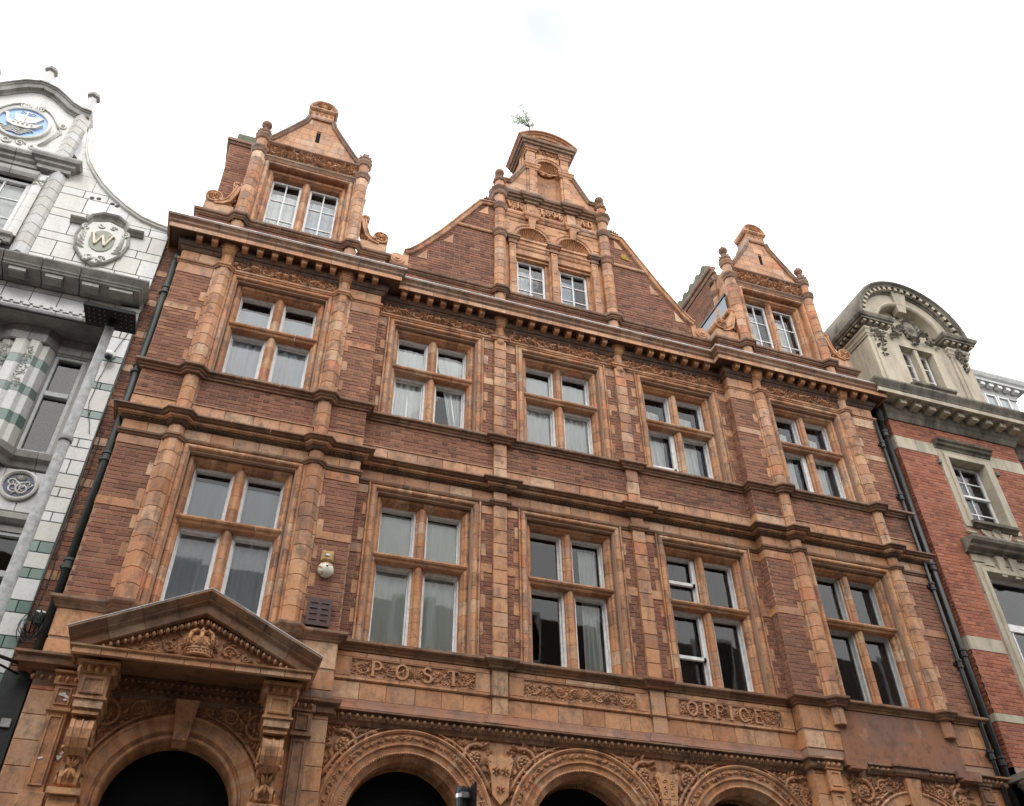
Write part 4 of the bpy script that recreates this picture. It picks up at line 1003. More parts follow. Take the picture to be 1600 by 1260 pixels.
# ---------------- gable centre in terracotta
FG = F0(.06); m = MB(); WN = ((CX-.505), (CX+.505))
holes = [(w_-.40, w_+.40, 15.15, 16.53) for w_ in WN]
holes += [(w_-.37, w_+.37, 17.05, 17.47) for w_ in WN]
wall(m, FG, PG[0]-.05, PG[1]+.05, 15.05, 18.65, holes, .22)
for w_ in WN:
    xs = [w_-.37+.74*i/24 for i in range(25)]; fq = lambda x: 17.10+sqrt(max(0, .366**2-(x-w_)**2))
    for a, b in zip(xs, xs[1:]): m.add([FG.p(a, 0, fq(a)), FG.p(b, 0, fq(b)), FG.p(b, 0, 17.47), FG.p(a, 0, 17.47)], [(0, 1, 2, 3)], .5)
m.build('gable_centre_wall', TERW, PO)
for rw in range(6):                                             # ashlar between arches and lettering
    pass
m = MB()
for z0, z1 in ((17.30, 17.52), (17.525, 17.745)): 
    for a, b in ((PG[0]+.1, WN[0]-.52), (WN[1]+.52, PG[1]-.1), ): row(m, FG, a, b, z0, z1, .012, .4)
row(m, FG, CX-.18, CX+.18, 17.46, 17.745, .012, .36); row(m, FG, PG[0]+.1, PG[1]-.1, 17.65, 17.75, .014, .42)
m.build('ashlar_block', TER, PO, stuff=True)
# windows with glazing bars
def sash(par, x0, x1, z0, z1, y, nx, nz, t=.045):
    m = MB(); ring(m, x0, x1, z0, z1, t, y, y+.07)
    for i in range(1, nx): x = x0+(x1-x0)*i/nx; m.box(x-.013, x+.013, y+.015, y+.055, z0+t, z1-t, .5)
    for i in range(1, nz): 
        z = z0+(z1-z0)*i/nz; m.box(x0+t, x1-t, y+.018, y+.052, z-.012, z+.012, .5)
    m.build('sash_frame', WHT, par)
    for i in range(nx):
        for j in range(nz):
            pane(par, x0+(x1-x0)*i/nx+(t if i == 0 else .013), x0+(x1-x0)*(i+1)/nx-(t if i == nx-1 else .013), z0+(z1-z0)*j/nz+(t if j == 0 else .012), z0+(z1-z0)*(j+1)/nz-(t if j == nz-1 else .012), y+.035)
for w_ in WN:
    m = MB(); 
    for q in (-1, 1):
        n = 6
        for i in range(n): z = 15.15+1.38*i/n; m.box(w_+q*.365-.035, w_+q*.365+.035, .14, .28, z+.003, z+1.38/n-.003)
    m.box(w_-.40, w_+.40, .10, .28, 16.46, 16.53, .5)
    wn = m.build('window', TERW, PO)
    sash(wn, w_-.33, w_+.33, 15.15, 16.46, .20, 2, 3); room(wn, w_-.33, w_+.33, 15.15, 16.45, .28, 2.0)
# little pilasters with caps
for x in (CX-.985, CX, CX+.985):
    m = MB(); n = 6; lo, hi = 15.42, 16.76
    block(m, FG, x-.085, x+.085, 15.13, 15.40, .10, 0)
    for i in range(n): block(m, FG, x-.075, x+.075, lo+(hi-lo)*i/n+.002, lo+(hi-lo)*(i+1)/n-.002, .08, 0)
    sweep(m, [(x-.05, 15.5), (x-.05, 16.70), (x+.05, 16.70), (x+.05, 15.5)], [(-.010, .08), (-.006, .092), (.004, .092), (.010, .082)], XZ(.06), closed=True, caps=False, tone=.6)
    o = m.build('small_pilaster', TER, PO)
    q = MB(); sweep(q, [(x-.085, .06), (x-.085, -.02), (x+.085, -.02), (x+.085, .06)], [(0, 16.765), (.02, 16.77), (.02, 16.80), (.01, 16.81), (.01, 16.88), (.04, 16.90), (.06, 16.94), (.08, 16.95), (.08, 17.0), (0, 17.03)], XY); q.box(x-.085, x+.085, -.02, .06, 16.765, 17.03, .5); q.build('capital', TERD, o)
SH = [(0, 0), (0, .05), (.02, .06), (.05, .05), (.055, .03), (.09, .03), (.10, .045), (.118, .045), (.125, .01), (.135, -.05)]
def shell(par, c, z, r, y, F, mt=TERW):
    m = MB(); n = 17; V = []; 
    for i in range(n*2+1):                                      # fluted half dome
        a = pi*i/(n*2); rid = .0 if i % 2 else .028
        for j, q in enumerate((.10, .4, .75, 1.0)):
            dep = -.20*cos(q*pi/2)**.8*1.0-.02+rid*q
            V.append(F.p(c+r*q*cos(a), dep, z+r*q*sin(a)))
    m.add(V, [(i*4+j, i*4+j+1, i*4+5+j, i*4+4+j) for i in range(n*2) for j in range(3)], .5)
    dome(m, F, c, z+.03, r*.13, .10, -.2, 8); o = m.build('shell', mt, par)
    q = MB()
    for i in range(19):
        a = radians(4+172*i/18); ball(q, F.p(c+r*1.0*cos(a), .012, z+r*1.0*sin(a)), .020, .022, .020, 6, 4)
    q.build('shell_beading', TER, par, stuff=True)
for w_ in WN:
    z = 17.10; m = MB(); pts = [(w_+.50*cos(radians(180-180*i/24)), z+.50*sin(radians(180*i/24))) for i in range(25)]
    sweep(m, [(w_-.5, 16.96)]+pts+[(w_+.5, 16.96)], SH, XZ(.06), seg=.3, gap=.004); o = m.build('shell_arch', TER, PO)
    shell(o, w_, z, .365, .06, F0(.035))
    q = MB(); sweep(q, [(w_-.42, .06), (w_+.42, .06)], [(-.02, 16.535), (.01, 16.54), (.01, 16.70), (.03, 16.72), (.045, 16.75), (.045, 16.79), (.07, 16.82), (.07, 16.86), (.02, 16.90), (.02, 16.98), (.05, 17.0), (.05, 17.06), (-.05, 17.10)], XY, seg=.42); q.build('lintel', TERW, o)
    q = MB(); V = [FG.p(w_-.06, .06, 17.46), FG.p(w_+.06, .06, 17.46), FG.p(w_+.09, .12, 17.75), FG.p(w_-.09, .12, 17.75), FG.p(w_-.06, -.02, 17.46), FG.p(w_+.06, -.02, 17.46), FG.p(w_+.09, 0, 17.75), FG.p(w_-.09, 0, 17.75)]
    q.add(V, [(0, 1, 2, 3), (0, 4, 5, 1), (1, 5, 6, 2), (0, 3, 7, 4), (3, 2, 6, 7)], .5); q.build('keystone', TER, o)
# strings and lettered frieze
def gpath(w_, p, y=.06, xs=WN, x0=PG[0]-.05, x1=PG[1]+.05):
    P = [(x0, y)]
    for x in xs: P += [(x-w_, y), (x-w_, y-p), (x+w_, y-p), (x+w_, y)]
    return P+[(x1, y)]
mould('gable_string', gpath(.12, .05), [(0, 17.755), (.03, 17.76), (.05, 17.80), (.05, 17.83), (.07, 17.85), (.085, 17.89), (.085, 17.94), (.02, 17.97), (0, 17.99)], TERW, .5)
mould('gable_cornice', gpath(.13, .05), [(0, 18.36), (.04, 18.37), (.055, 18.42), (.10, 18.44), (.11, 18.48), (.15, 18.50), (.17, 18.56), (.17, 18.60), (0, 18.66)], TERD, .5)
m = MB()
for a, b in ((PG[0]+.13, WN[0]-.12), (WN[0]+.12, WN[1]-.12), (WN[1]+.12, PG[1]-.13)):
    sweep(m, [(a+.0, 18.0), (a+.0, 18.35), (b, 18.35), (b, 18.0)], [(0, .02), (.035, .02), (.05, .0)], XZ(.06), closed=True, caps=False)
for x in WN: block(m, FG, x-.11, x+.11, 17.985, 18.37, .045)
lp = m.build('letter_panel', TERW, PO)
for tx, xs, h in (('V.R', (4.14, 4.31, 4.37), .19), ('1894.', (4.95, 5.08, 5.22, 5.35, 5.49), .19), ('A.D', (5.95, 6.10, 6.14), .18)):
    for ch, x in zip(tx, xs): letter(lp, ch, FG, x, 18.062, h*1.12, .78, .0, .075, TER, 1.15)
# octagonal gable pilasters with rings, caps and finials
def finial(cx, cy, z, par, ball_=True, mt=TERD, sc=1.0):
    m = MB()
    octs(m, cx, cy, [(.10, z), (.13, z+.02), (.15, z+.06), (.15, z+.09), (.10, z+.11)], .4)
    for k in range(8):                                          # crown of little leaves
        a = k*pi/4+pi/8; m.add([(cx+.085*cos(a-.3), cy+.085*sin(a-.3), z+.10), (cx+.085*cos(a+.3), cy+.085*sin(a+.3), z+.10), (cx+.155*cos(a), cy+.155*sin(a), z+.21), (cx+.06*cos(a), cy+.06*sin(a), z+.23)], [(0, 1, 2), (0, 2, 3), (1, 3, 2)], .3)
    lathe(m, cx, cy, [(.09, z+.10), (.075, z+.18), (.06, z+.25), (.07, z+.27), (.045, z+.29)], 10, tone=.3, smooth=True)
    if ball_: lathe(m, cx, cy, [(.045, z+.28), (.06, z+.31), (.10, z+.36), (.112, z+.41), (.105, z+.45), (.07, z+.48), (.03, z+.50), (.025, z+.53), (.035, z+.55), (.0, z+.58)], 14, tone=.3, smooth=True)
    m.build('finial', mt, par)
for c in PG:
    m = MB()
    octs(m, c, .0, [(.12, 18.26), (.15, 18.30), (.165, 18.36), (.165, 18.40), (.20, 18.46), (.215, 18.50), (.12, 18.56)], .4)
    o = m.build('gable_pilaster', TERD, PO)
    for prf in ([(.12, 16.80), (.14, 16.82), (.155, 16.87), (.155, 16.90), (.185, 16.96), (.185, 17.0), (.12, 17.04)], [(.12, 17.77), (.14, 17.79), (.155, 17.84), (.18, 17.90), (.18, 17.93), (.12, 17.97)]):
        q = MB(); octs(q, c, .0, prf, .4); q.build('ring_capital', TERD, o)
    octshaft(o, c, 0, .125, 15.14, 16.80, .21, TER); octshaft(o, c, 0, .118, 17.03, 17.78, .25, TER); octshaft(o, c, 0, .118, 17.96, 18.27, .3, TER, True); octshaft(o, c, 0, .11, 18.54, 18.82, .3, TER, True)
    finial(c, 0, 18.80, o)
    if 1:
        octshaft(o, c-.02, .42, .11, 17.8, 18.6, .3, TER, True); finial(c-.02, .42, 18.58, o, True)
# shoulders, niche aedicule and segmental pediment
NX = (CX-.445, CX+.445); m = MB(); pts = [(PG[0]+.1, 18.64), (PG[0]+.1, 19.02), (CX-1.0, 19.02), (CX-.58, 19.86), (CX-.58, 18.64)]
for sx in (1, -1):
    q = [(x if sx > 0 else 2*CX-x, z) for x, z in pts]; prism(m, FG, q if sx < 0 else q[::-1], -.3, -.0, .5)
m.build('shoulder_wall', TERW, PO)
m = MB()
for sx in (1, -1):
    for k, z in enumerate((18.67, 18.89, 19.11, 19.33, 19.55)):
        x0 = PG[0]+.12 if z < 18.85 else (CX-1.02+max(0, (z-18.9))*.5); n = max(1, round((CX-.58-x0)/.3))
        cuts = [x0+(CX-.585-x0)*(i+(.3 if (k % 2 and i not in (0, n)) else 0))/n for i in range(n+1)]
        for a, b in zip(cuts, cuts[1:]):
            q = clip_half(clip_half([(a+.003, z), (b-.003, z), (b-.003, z+.214), (a+.003, z+.214)], lambda x, zz: 19.0+2.0*(x-(CX-1.0))-zz if x > CX-1.0 else 19.0-zz), lambda x, zz: 1)
            if len(q) < 3: continue
            q = [(x if sx > 0 else 2*CX-x, zz) for x, zz in q]; prism(m, FG, q if sx > 0 else q[::-1], -.0, .012, R())
m.build('ashlar_block', TER, PO, stuff=True)
for sx in (1, -1):
    q = [(PG[0]+.06, 19.04), (CX-1.0, 19.04), (CX-.59, 19.86)]; q = [(x if sx > 0 else 2*CX-x, z) for x, z in q]
    if sx < 0: q = q[::-1]
    m = MB(); sweep(m, q, [(-.09, -.34), (-.09, .04), (-.07, .075), (-.03, .075), (-.01, .05), (.02, .045), (.035, .02), (.035, -.34)], XZ(.06), seg=.4); m.build('shoulder_coping', TERD, PO)
m = MB(); n = 20                                                # niche: curved back
m.box(CX-.60, CX+.60, .36, .50, 18.64, 20.85, .4)
V = []; 
for i in range(n+1):
    a = pi*i/n; V += [(CX-.31*cos(a), .06+.24*sin(a), 18.64), (CX-.31*cos(a), .06+.24*sin(a), 19.95)]
m.add(V, [(2*i, 2*i+2, 2*i+3, 2*i+1) for i in range(n)], .3); m.build('niche', TERW, PO)
shell(PO, CX, 19.97, .31, .06, F0(.05))
m = MB()
for k in range(11):
    a0, a1 = pi+pi*k/11, pi+pi*(k+1)/11
    m.add([FG.p(CX+r_*cos(a), 0.02, 19.97+r_*sin(a)*.62) for r_, a in ((.27, a0), (.27, a1), (.31, a1), (.31, a0))], [(0, 1, 2, 3)], .6)
m.build('niche_sill', TER, PO)
m = MB(); xs = [CX-.31+.62*i/24 for i in range(25)]; f = lambda x: 19.97+sqrt(max(0, .31**2-(x-CX)**2))
for a, b in zip(xs, xs[1:]): m.add([FG.p(a, 0, f(a)), FG.p(b, 0, f(b)), FG.p(b, 0, 20.9), FG.p(a, 0, 20.9)], [(0, 1, 2, 3)], .5)
m.build('niche_head', TER, PO)
m = MB(); pts = [(CX+.43*cos(radians(180-180*i/20)), 19.97+.43*sin(radians(180*i/20))) for i in range(21)]
sweep(m, pts, [(0, 0), (0, .04), (.03, .05), (.045, .03), (.09, .03), (.105, .02), (.12, .0)], XZ(.06), seg=.25, gap=.004); m.build('niche_arch', TER, PO)
for x in NX:
    m = MB()
    for i in range(5): block(m, FG, x-.135, x+.135, 18.66+1.1*i/5+.002, 18.66+1.1*(i+1)/5-.002, .03 if i else .045, .1)
    if 1:
        for i in range(5): block(m, FG, x-.075, x+.075, 18.70+1.06*i/5, 18.70+1.06*(i+1)/5-.004, .06, 0)
    for i in range(3): block(m, FG, x-.11, x+.11, 19.99+.55*i/3+.002, 19.99+.55*(i+1)/3-.002, .03, .1)
    sweep(m, [(x-.14, .3), (x-.14, .03), (x+.14, .03), (x+.14, .3)], [(0, 19.77), (.02, 19.775), (.03, 19.82), (.05, 19.84), (.065, 19.90), (.08, 19.92), (.08, 19.96), (0, 19.99)], XY)
    sweep(m, [(x-.12, .3), (x-.12, .03), (x+.12, .03), (x+.12, .3)], [(0, 20.54), (.02, 20.55), (.03, 20.60), (.06, 20.62), (.06, 20.65), (0, 20.67)], XY)
    m.build('niche_pilaster', TER, PO)
m = MB(); rinceau(m, FG, CX-.32, CX+.32, 20.64, .08, 3, .0, .018); fill_leaves(m, FG, lambda s, z: True, CX-.32, CX+.32, 20.57, 20.72, 30, .06, 0, .025); m.build('carved_frieze', TERC, PO)
m = MB(); m.box(CX-.58, CX+.58, .03, .75, 19.98, 20.86, .4); 
m.v = m.v; bd = m.build('aedicule_block', TERW, PO)
bd.scale.y = 1
# the block sits behind the niche head
bd.location.y += .20
Pp = [(CX-.60, .95), (CX-.60, .04), (CX+.60, .04), (CX+.60, .95)]
m = MB(); sweep(m, Pp, [(0, 20.72), (.03, 20.73), (.045, 20.78), (.09, 20.80), (.10, 20.86), (.14, 20.88), (.155, 20.93), (.155, 20.955), (0, 20.99)], XY, seg=.45); m.build('pediment_cornice', TERD, PO)
ra = .97; a_ = math.degrees(math.acos(.735/ra)); zc = 20.96-ra*sin(radians(a_))
arcp = [(CX+ra*cos(radians(180-a_-(180-2*a_)*i/18)), zc+ra*sin(radians(180-a_-(180-2*a_)*i/18))) for i in range(19)]
m = MB(); sweep(m, arcp, [(-.09, -.95), (-.10, .12), (-.085, .15), (-.05, .15), (-.03, .11), (.0, .10), (.015, .07), (.03, .06), (.09, .05), (.10, .02), (.10, -.95)], XZ(.04), seg=.30, gap=.004); m.build('segmental_pediment', TERW, PO)
m = MB(); prism(m, F0(.04), arcp[::-1], -.9, .0, .4)
for k in range(9): leaf(m, F0(.04), CX, 21.0, radians(20+140*k/8), .2, .03, .05, 0)
for sx in (-1, 1): spiral(m, F0(.04), CX+sx*.3, 21.05, .07, 0, 1.3, 0, .016, sx)
m.build('tympanum', TERC, PO)
# ---------------- dormers over the wings
def dormer(c, left):
    F = FW
    m = MB(); wall(m, F, c-1.1, c+1.1, 15.05, 17.74, [(c-.82, c+.82, 15.10, 17.0)], .5); 
    prism(m, F, [(c-.95, 17.74), (c+.95, 17.74), (c+.22, 19.0), (c-.22, 19.0)], -.45, -.012, .5)
    o = m.build('dormer', TERW, PO)
    m = MB(); sweep(m, [(c-.955, 15.12), (c-.955, 17.13), (c+.955, 17.13), (c+.955, 15.12)], ARCH, XZ(WY), seg=.22, gap=.006); m.build('architrave', TERW, o)
    m = MB(); mullion(m, c, .08, 15.12, 16.86, WY+.17, .3); m.build('mullion', TER, o)
    for sx in (-1, 1):
        x0, x1 = sorted((c+sx*.085, c+sx*.695)); sash(o, x0, x1, 15.12, 16.85, WY+.26, 2, 3)
    room(o, c-.72, c+.72, 15.12, 16.8, WY+.36, 2.2)
    for nm, pr, mt in (('lintel_mould', [(0, 17.14), (.03, 17.15), (.045, 17.19), (.06, 17.21), (.065, 17.255), (.02, 17.275), (0, 17.28)], TERD), ('frieze_mould', [(0, 17.63), (.03, 17.64), (.06, 17.67), (.075, 17.69), (.075, 17.72), (0, 17.75)], TERD)):
        m = MB(); sweep(m, [(c-.97, WY), (c+.97, WY)], pr, XY, seg=.5); m.build(nm, mt, o)
    m = MB(); block(m, F, c-.95, c+.95, 17.285, 17.625, .010, 0, .003, .4); rinceau(m, F, c-.93, c+.93, 17.46, .15, 4, .01, .028, centre=False)
    fill_leaves(m, F, lambda s, z: True, c-.93, c+.93, 17.31, 17.60, 320, .08, .01, .05); m.build('carved_frieze', TERC, o)
    # ashlar in the little gable
    m = MB(); ed = lambda z: .90-(z-17.76)/(18.98-17.76)*.68
    for k in range(6):
        z0, z1 = 17.755+k*.205, 17.755+(k+1)*.205-.006; n = max(1, round(2*ed(z0)/.33)); off = .5 if k % 2 else 0
        cuts = [-ed(z0)]+[-ed(z0)+2*ed(z0)*(i+off*.9)/n for i in range(1 if not off else 0, n)]+[ed(z0)]
        for a, b in zip(cuts, cuts[1:]):
            cl = lambda s, z: max(-ed(z), min(ed(z), s))
            parts = [(a+.003, b-.003)]
            if 18.08 < (z0+z1)/2 < 18.55:
                parts = [(p, q) for p, q in ((a+.003, min(b-.003, -.045)), (max(a+.003, .045), b-.003)) if q-p > .01]
            for p, q in parts: prism(m, F, [(c+cl(p, z0), z0), (c+cl(q, z0), z0), (c+cl(q, z1), z1), (c+cl(p, z1), z1)], -.02, .006, R())
    m.build('ashlar_block', TER, o, stuff=True)
    m = MB(); m.box(c-.042, c+.042, WY+.004, WY+.010, 18.1, 18.53, .5); m.build('slit', DARK, o)
    for sx in (-1, 1):
        q = [(c-.96, 17.80), (c-.84, 17.93), (c-.45, 18.55), (c-.29, 18.82), (c-.24, 19.0)]
        if sx > 0: q = [(2*c-x, z) for x, z in q][::-1]
        m = MB(); sweep(m, q, [(-.07, -.46), (-.08, .05), (-.06, .075), (-.03, .075), (-.01, .05), (.02, .04), (.035, .02), (.035, -.46)], XZ(WY), seg=.42); m.build('dormer_coping', TERD, o)
    m = MB(); m.box(c-.25, c+.25, WY-.04, WY+.42, 18.97, 19.30, .4)
    row(m, F, c-.25, c+.25, 18.99, 19.08, .05, .5)
    for k in range(9): leaf(m, F, c-.22+.055*k, 19.13, pi/2+.5*(-1)**k, .13, .025, .03, .04); 
    sweep(m, [(c-.26, WY+.4), (c-.26, WY-.04), (c+.26, WY-.04), (c+.26, WY+.4)], [(0, 19.25), (.03, 19.27), (.06, 19.31), (.06, 19.34), (0, 19.36)], XY)
    top = [(c+.30*cos(radians(180-180*i/14)), 19.35+.30*sin(radians(180*i/14))) for i in range(15)]
    sweep(m, top, [(-.02, -.42), (-.025, .07), (-.005, .085), (.02, .08), (.05, .05), (.06, .03), (.06, -.42)], XZ(WY)); prism(m, F, top[::-1], -.4, .03, .4)
    for k in range(7): leaf(m, F, c, 19.40, radians(20+140*k/6), .17, .03, .05, .03)
    m.build('cap_block', TERW, o)
    for sx in (-1, 1):
        x = c+sx*1.08; m = MB()
        octs(m, x, WY, [(.11, 17.69), (.135, 17.72), (.15, 17.77), (.165, 17.81), (.165, 17.85), (.11, 17.89)], .4)
        q = m.build('dormer_pilaster', TERD, PO)
        m = MB(); octs(m, x, WY, [(.12, 17.22), (.14, 17.24), (.155, 17.30), (.175, 17.35), (.175, 17.39), (.12, 17.43)], .4); m.build('ring_capital', TERD, q)
        octshaft(q, x, WY, .125, 15.14, 17.22, .225, TERW); octshaft(q, x, WY, .112, 17.42, 17.70, .3, TER, True)
        finial(x, WY, 17.88, q, not (left and sx > 0), TERD)
        octshaft(q, x+.02, WY+.62, .115, 15.1, 17.6, .26, TER, True); octs2 = MB(); octs(octs2, x+.02, WY+.62, [(.12, 17.22), (.155, 17.30), (.175, 17.38), (.12, 17.43)], .4); octs2.build('ring_capital', TERD, q)
        finial(x+.02, WY+.62, 17.68, q, True)
        # scroll buttress on its plinth
        m = MB(); vx, vz = c+sx*1.64, 15.58
        y0, y1 = WY-.03, WY+.30
        m.box(*sorted((c+sx*1.24, c+sx*1.78)), WY-.02, WY+.4, 15.12, 15.40, .7)
        def disc(x_, z_, r_, a, b, n=22, t=.5): prism(m, FR((0, 0, 0)), [(x_+r_*cos(2*pi*k/n), z_+r_*sin(2*pi*k/n)) for k in range(n)], -b, -a, t)
        disc(vx, vz, .16, y0, y1); disc(c+sx*1.29, 16.12, .085, y0+.03, y1)
        sweep(m, [(vx+.145*cos(2*pi*k/24), vz+.145*sin(2*pi*k/24)) for k in range(24)], [(-.016, 0), (-.01, .02), (.01, .02), (.016, 0)], XZ(y0), closed=True, caps=False, tone=.5)
        rosette(m, F0(y0), vx, vz, .115, .05, 0, 7); rosette(m, F0(y0), vx, vz, .06, .06, 0, 5); rosette(m, F0(y0+.03), c+sx*1.29, 16.12, .06, .03, 0, 6)
        band = [(vx-sx*.02, 15.42), (vx-sx*.16, 15.46), (vx-sx*.27, 15.56), (c+sx*1.30, 15.78), (c+sx*1.245, 16.04)]
        b2 = band if sx < 0 else band[::-1]
        sweep(m, b2, [(-.06, -.30), (-.06, .0), (-.05, .02), (-.03, .02), (-.02, .0), (.02, .0), (.03, .02), (.05, .02), (.06, 0), (.06, -.3)], XZ(y0), tone=.5)
        fill_leaves(m, F0(y0+.05), lambda s, z: True, *sorted((c+sx*1.24, c+sx*1.45)), 15.42, 15.62, 16, .09, 0, .05)
        m.build('scroll_buttress', TERW, PO)
    # cheek walls, roof and ridge tiles running back
    for sx in (-1, 1):
        X = c+sx*1.14; m = MB(); x0, x1 = sorted((X, c+sx*.9)); m.box(x0, x1, WY+.5, 3.2, 14.5, 18.0, .4); q = m.build('cheek_wall', MORT, PO)
        G = FR((X, 0, 0), (0, 1, 0), (sx, 0, 0))
        if sx < 0 and not left:
            bricks('po', G, WY+.65, 3.1, 15.2, 17.95, tone=(.15, .85), holes=[(.0, 1.25, 15.2, 16.95)])
            m = MB(); block(m, G, .0, 1.25, 16.88, 16.95, .05, 0); m.box(X-.05, X, 1.19, 1.25, 15.3, 16.88, .4); q2 = m.build('window', IRON, PO)
            m = MB(); m.box(X-.03, X-.02, .03, 1.19, 15.3, 16.88, .5); m.build('pane', m_plain('blue grey glass', (.16, .20, .23), .15), q2)
        m = MB(); sweep(m, [(X, 3.2), (X, WY+.45)] if sx < 0 else [(X, WY+.45), (X, 3.2)], [(0, 17.96), (.03, 17.97), (.05, 18.03), (.05, 18.06), (.09, 18.09), (.11, 18.14), (.11, 18.18), (-.1, 18.2)], XY, seg=.6); m.build('cheek_coping', TERD, PO)
        m = MB(); 
        for k in range(9):
            y = WY+.75+.32*k; m.box(X-.10, X+.14, y-.155, y+.155, 18.19, 18.36, .5)
            prism(m, FR((X-.10, 0, 0), (0, 1, 0), (-1, 0, 0)), [(y+.10*cos(pi*j/8), 18.36+.10*sin(pi*j/8)) for j in range(9)], -.24, .0, .5)
        m.build('parapet_tile', MOSS, PO)
dormer(WC[0], True); dormer(WC[1], False)
# brick stack behind the left dormer with a mossy cap
m = MB(); V = []
for x, z in ((-2.10, 14.4), (-2.06, 15.6), (-2.00, 16.4), (-2.02, 17.3), (-2.06, 18.0)): V += [(x, .3, z), (-1.45, .3, z), (-1.45, 1.3, z), (x, 1.3, z)]
m.add(V, [(4*j+i, 4*j+(i+1) % 4, 4*j+4+(i+1) % 4, 4*j+4+i) for j in range(4) for i in range(4)], .4); m.build('chimney_stack', MORT, PO)
bricks('po', F0(.3), -2.06, -1.45, 14.6, 18.0, poly=[(-2.09, 14.4), (-2.05, 15.6), (-1.99, 16.4), (-2.01, 17.3), (-2.05, 18.0), (-1.45, 18.0), (-1.45, 14.4)], tone=(.1, .7))
m = MB(); sweep(m, [(-2.06, 1.3), (-2.06, .3), (-1.4, .3)], [(0, 18.0), (.03, 18.01), (.04, 18.06), (.07, 18.08), (.07, 18.16), (0, 18.18)], XY, seg=.4); m.build('chimney_coping', TERD, PO)
m = MB()
for k in range(7): ball(m, (-1.85+.07*k, .42+.1*R(), 18.40), .09+.03*R(), .16, .16+.05*R(), 8, 5)
m.box(-1.96, -1.4, .30, 1.2, 18.18, 18.45, .5); m.build('chimney_cap', MOSS, PO)
# roofs behind the parapets
m = MB()
m.add([(1.4, .45, 14.6), (9.1, .45, 14.6), (9.1, 5, 17.2), (1.4, 5, 17.2), (1.4, 9, 14.6), (9.1, 9, 14.6)], [(0, 1, 2, 3), (3, 2, 5, 4)], .5)
for c in WC: m.add([(c-1.9, .45, 14.6), (c+1.9, .45, 14.6), (c+1.9, 9, 14.6), (c-1.9, 9, 14.6), (c-1.0, .5, 17.9), (c+1.0, .5, 17.9), (c, .5, 18.9), (c-1.0, 4, 17.9), (c+1.0, 4, 17.9), (c, 4, 18.9)], [(0, 1, 2, 3), (4, 6, 9, 7), (5, 8, 9, 6), (7, 9, 8)], .5)
m.add([(PG[0]-.5, .4, 15.5), (CX, .4, 18.5), (CX, 5, 18.5), (PG[0]-1.5, 5, 15.5), (PG[1]+.5, .4, 15.5), (PG[1]+1.5, 5, 15.5)], [(0, 1, 2, 3), (1, 4, 5, 2)], .5)
m.build('roof', SLATE, PO)
lay_bricks('po', PO, BRK, 300)
# ================================================================== WHITE TILED BUILDING (left)
LB = thing('white_tiled_building', 'white glazed tile building with dark W shield, green banded corner and blue ship roundel', 'building', (-5.66, 0, 0))
LX = -2.5; LC = -5.66; FL = F0(0)
m = MB(); wall(m, F0(.012), -8.82, -4.9, 11.9, 15.25, [(-6.33, -4.99, 13.47, 15.0)], .5); wall(m, F0(.012), -4.9, LX, 11.9, 14.48, [], .5); m.box(-2.86, LX, .012, .6, 0, 11.9, .5)
prism(m, F0(.012), [(-8.6, 14.55), (-6.79, 17.2), (-6.77, 15.15), (-4.55, 15.15), (-4.75, 16.2), (-4.10, 15.45), (-3.64, 14.95), (-3.03, 14.55), (-2.5, 14.5), (-2.5, 14.45), (-4.9, 14.45), (-4.9, 15.15)][3:][::-1], -.4, 0, .5)
m.build('wall_core', JOINT, LB)
NT = [0]
def tile(F, s0, s1, z0, z1, d=.012, mt=FAI, poly=None):
    m = MB()
    if poly: prism(m, F, poly, 0, d, R())
    else: block(m, F, s0+.006, s1-.006, z0+.006, z1-.006, d, 0, .004)
    m.build('tile', mt, LB); NT[0] += 1
# banded corner strip
zz = [11.337, 11.214, 10.757, 10.625, 10.194, 10.049, 9.651, 9.493, 9.259, 9.006, 8.77, 8.608, 8.356, 8.198, 7.884, 7.71, 7.468, 7.317, 6.997, 6.823, 6.504, 6.339]
kinds = ['g', 'w', 'g', 'w', 'g', 'w', 'p', 'w', 'p', 'w', 'p', 'w', 'p', 'w', 'g', 'w', 'g', 'w', 'g', 'w', 'g']
rows = [('p', 12.10, 11.93), ('p', 11.93, 11.74), ('w', 11.74, 11.337)]+[(k, a, b) for k, a, b in zip(kinds, zz, zz[1:])]
z = 6.339
while z > 1: rows += [('w', z, z-.32), ('g', z-.32, z-.48)]; z -= .48
for k, a, b in rows:
    if k == 'w': tile(FL, -2.855, LX, b, a)
    else:
        s = -2.68+.03*(R()-.5); mt = FAIG if k == 'g' else FAI
        tile(FL, -2.855, s, b, a, mt=mt); tile(FL, s, LX, b, a, mt=mt)
m = MB(); q = FR((LX, 0, 0), (0, 1, 0), (1, 0, 0)); wall(m, q, 0, .5, 0, 14.5, [], .05); m.build('return_wall', FAID, LB)
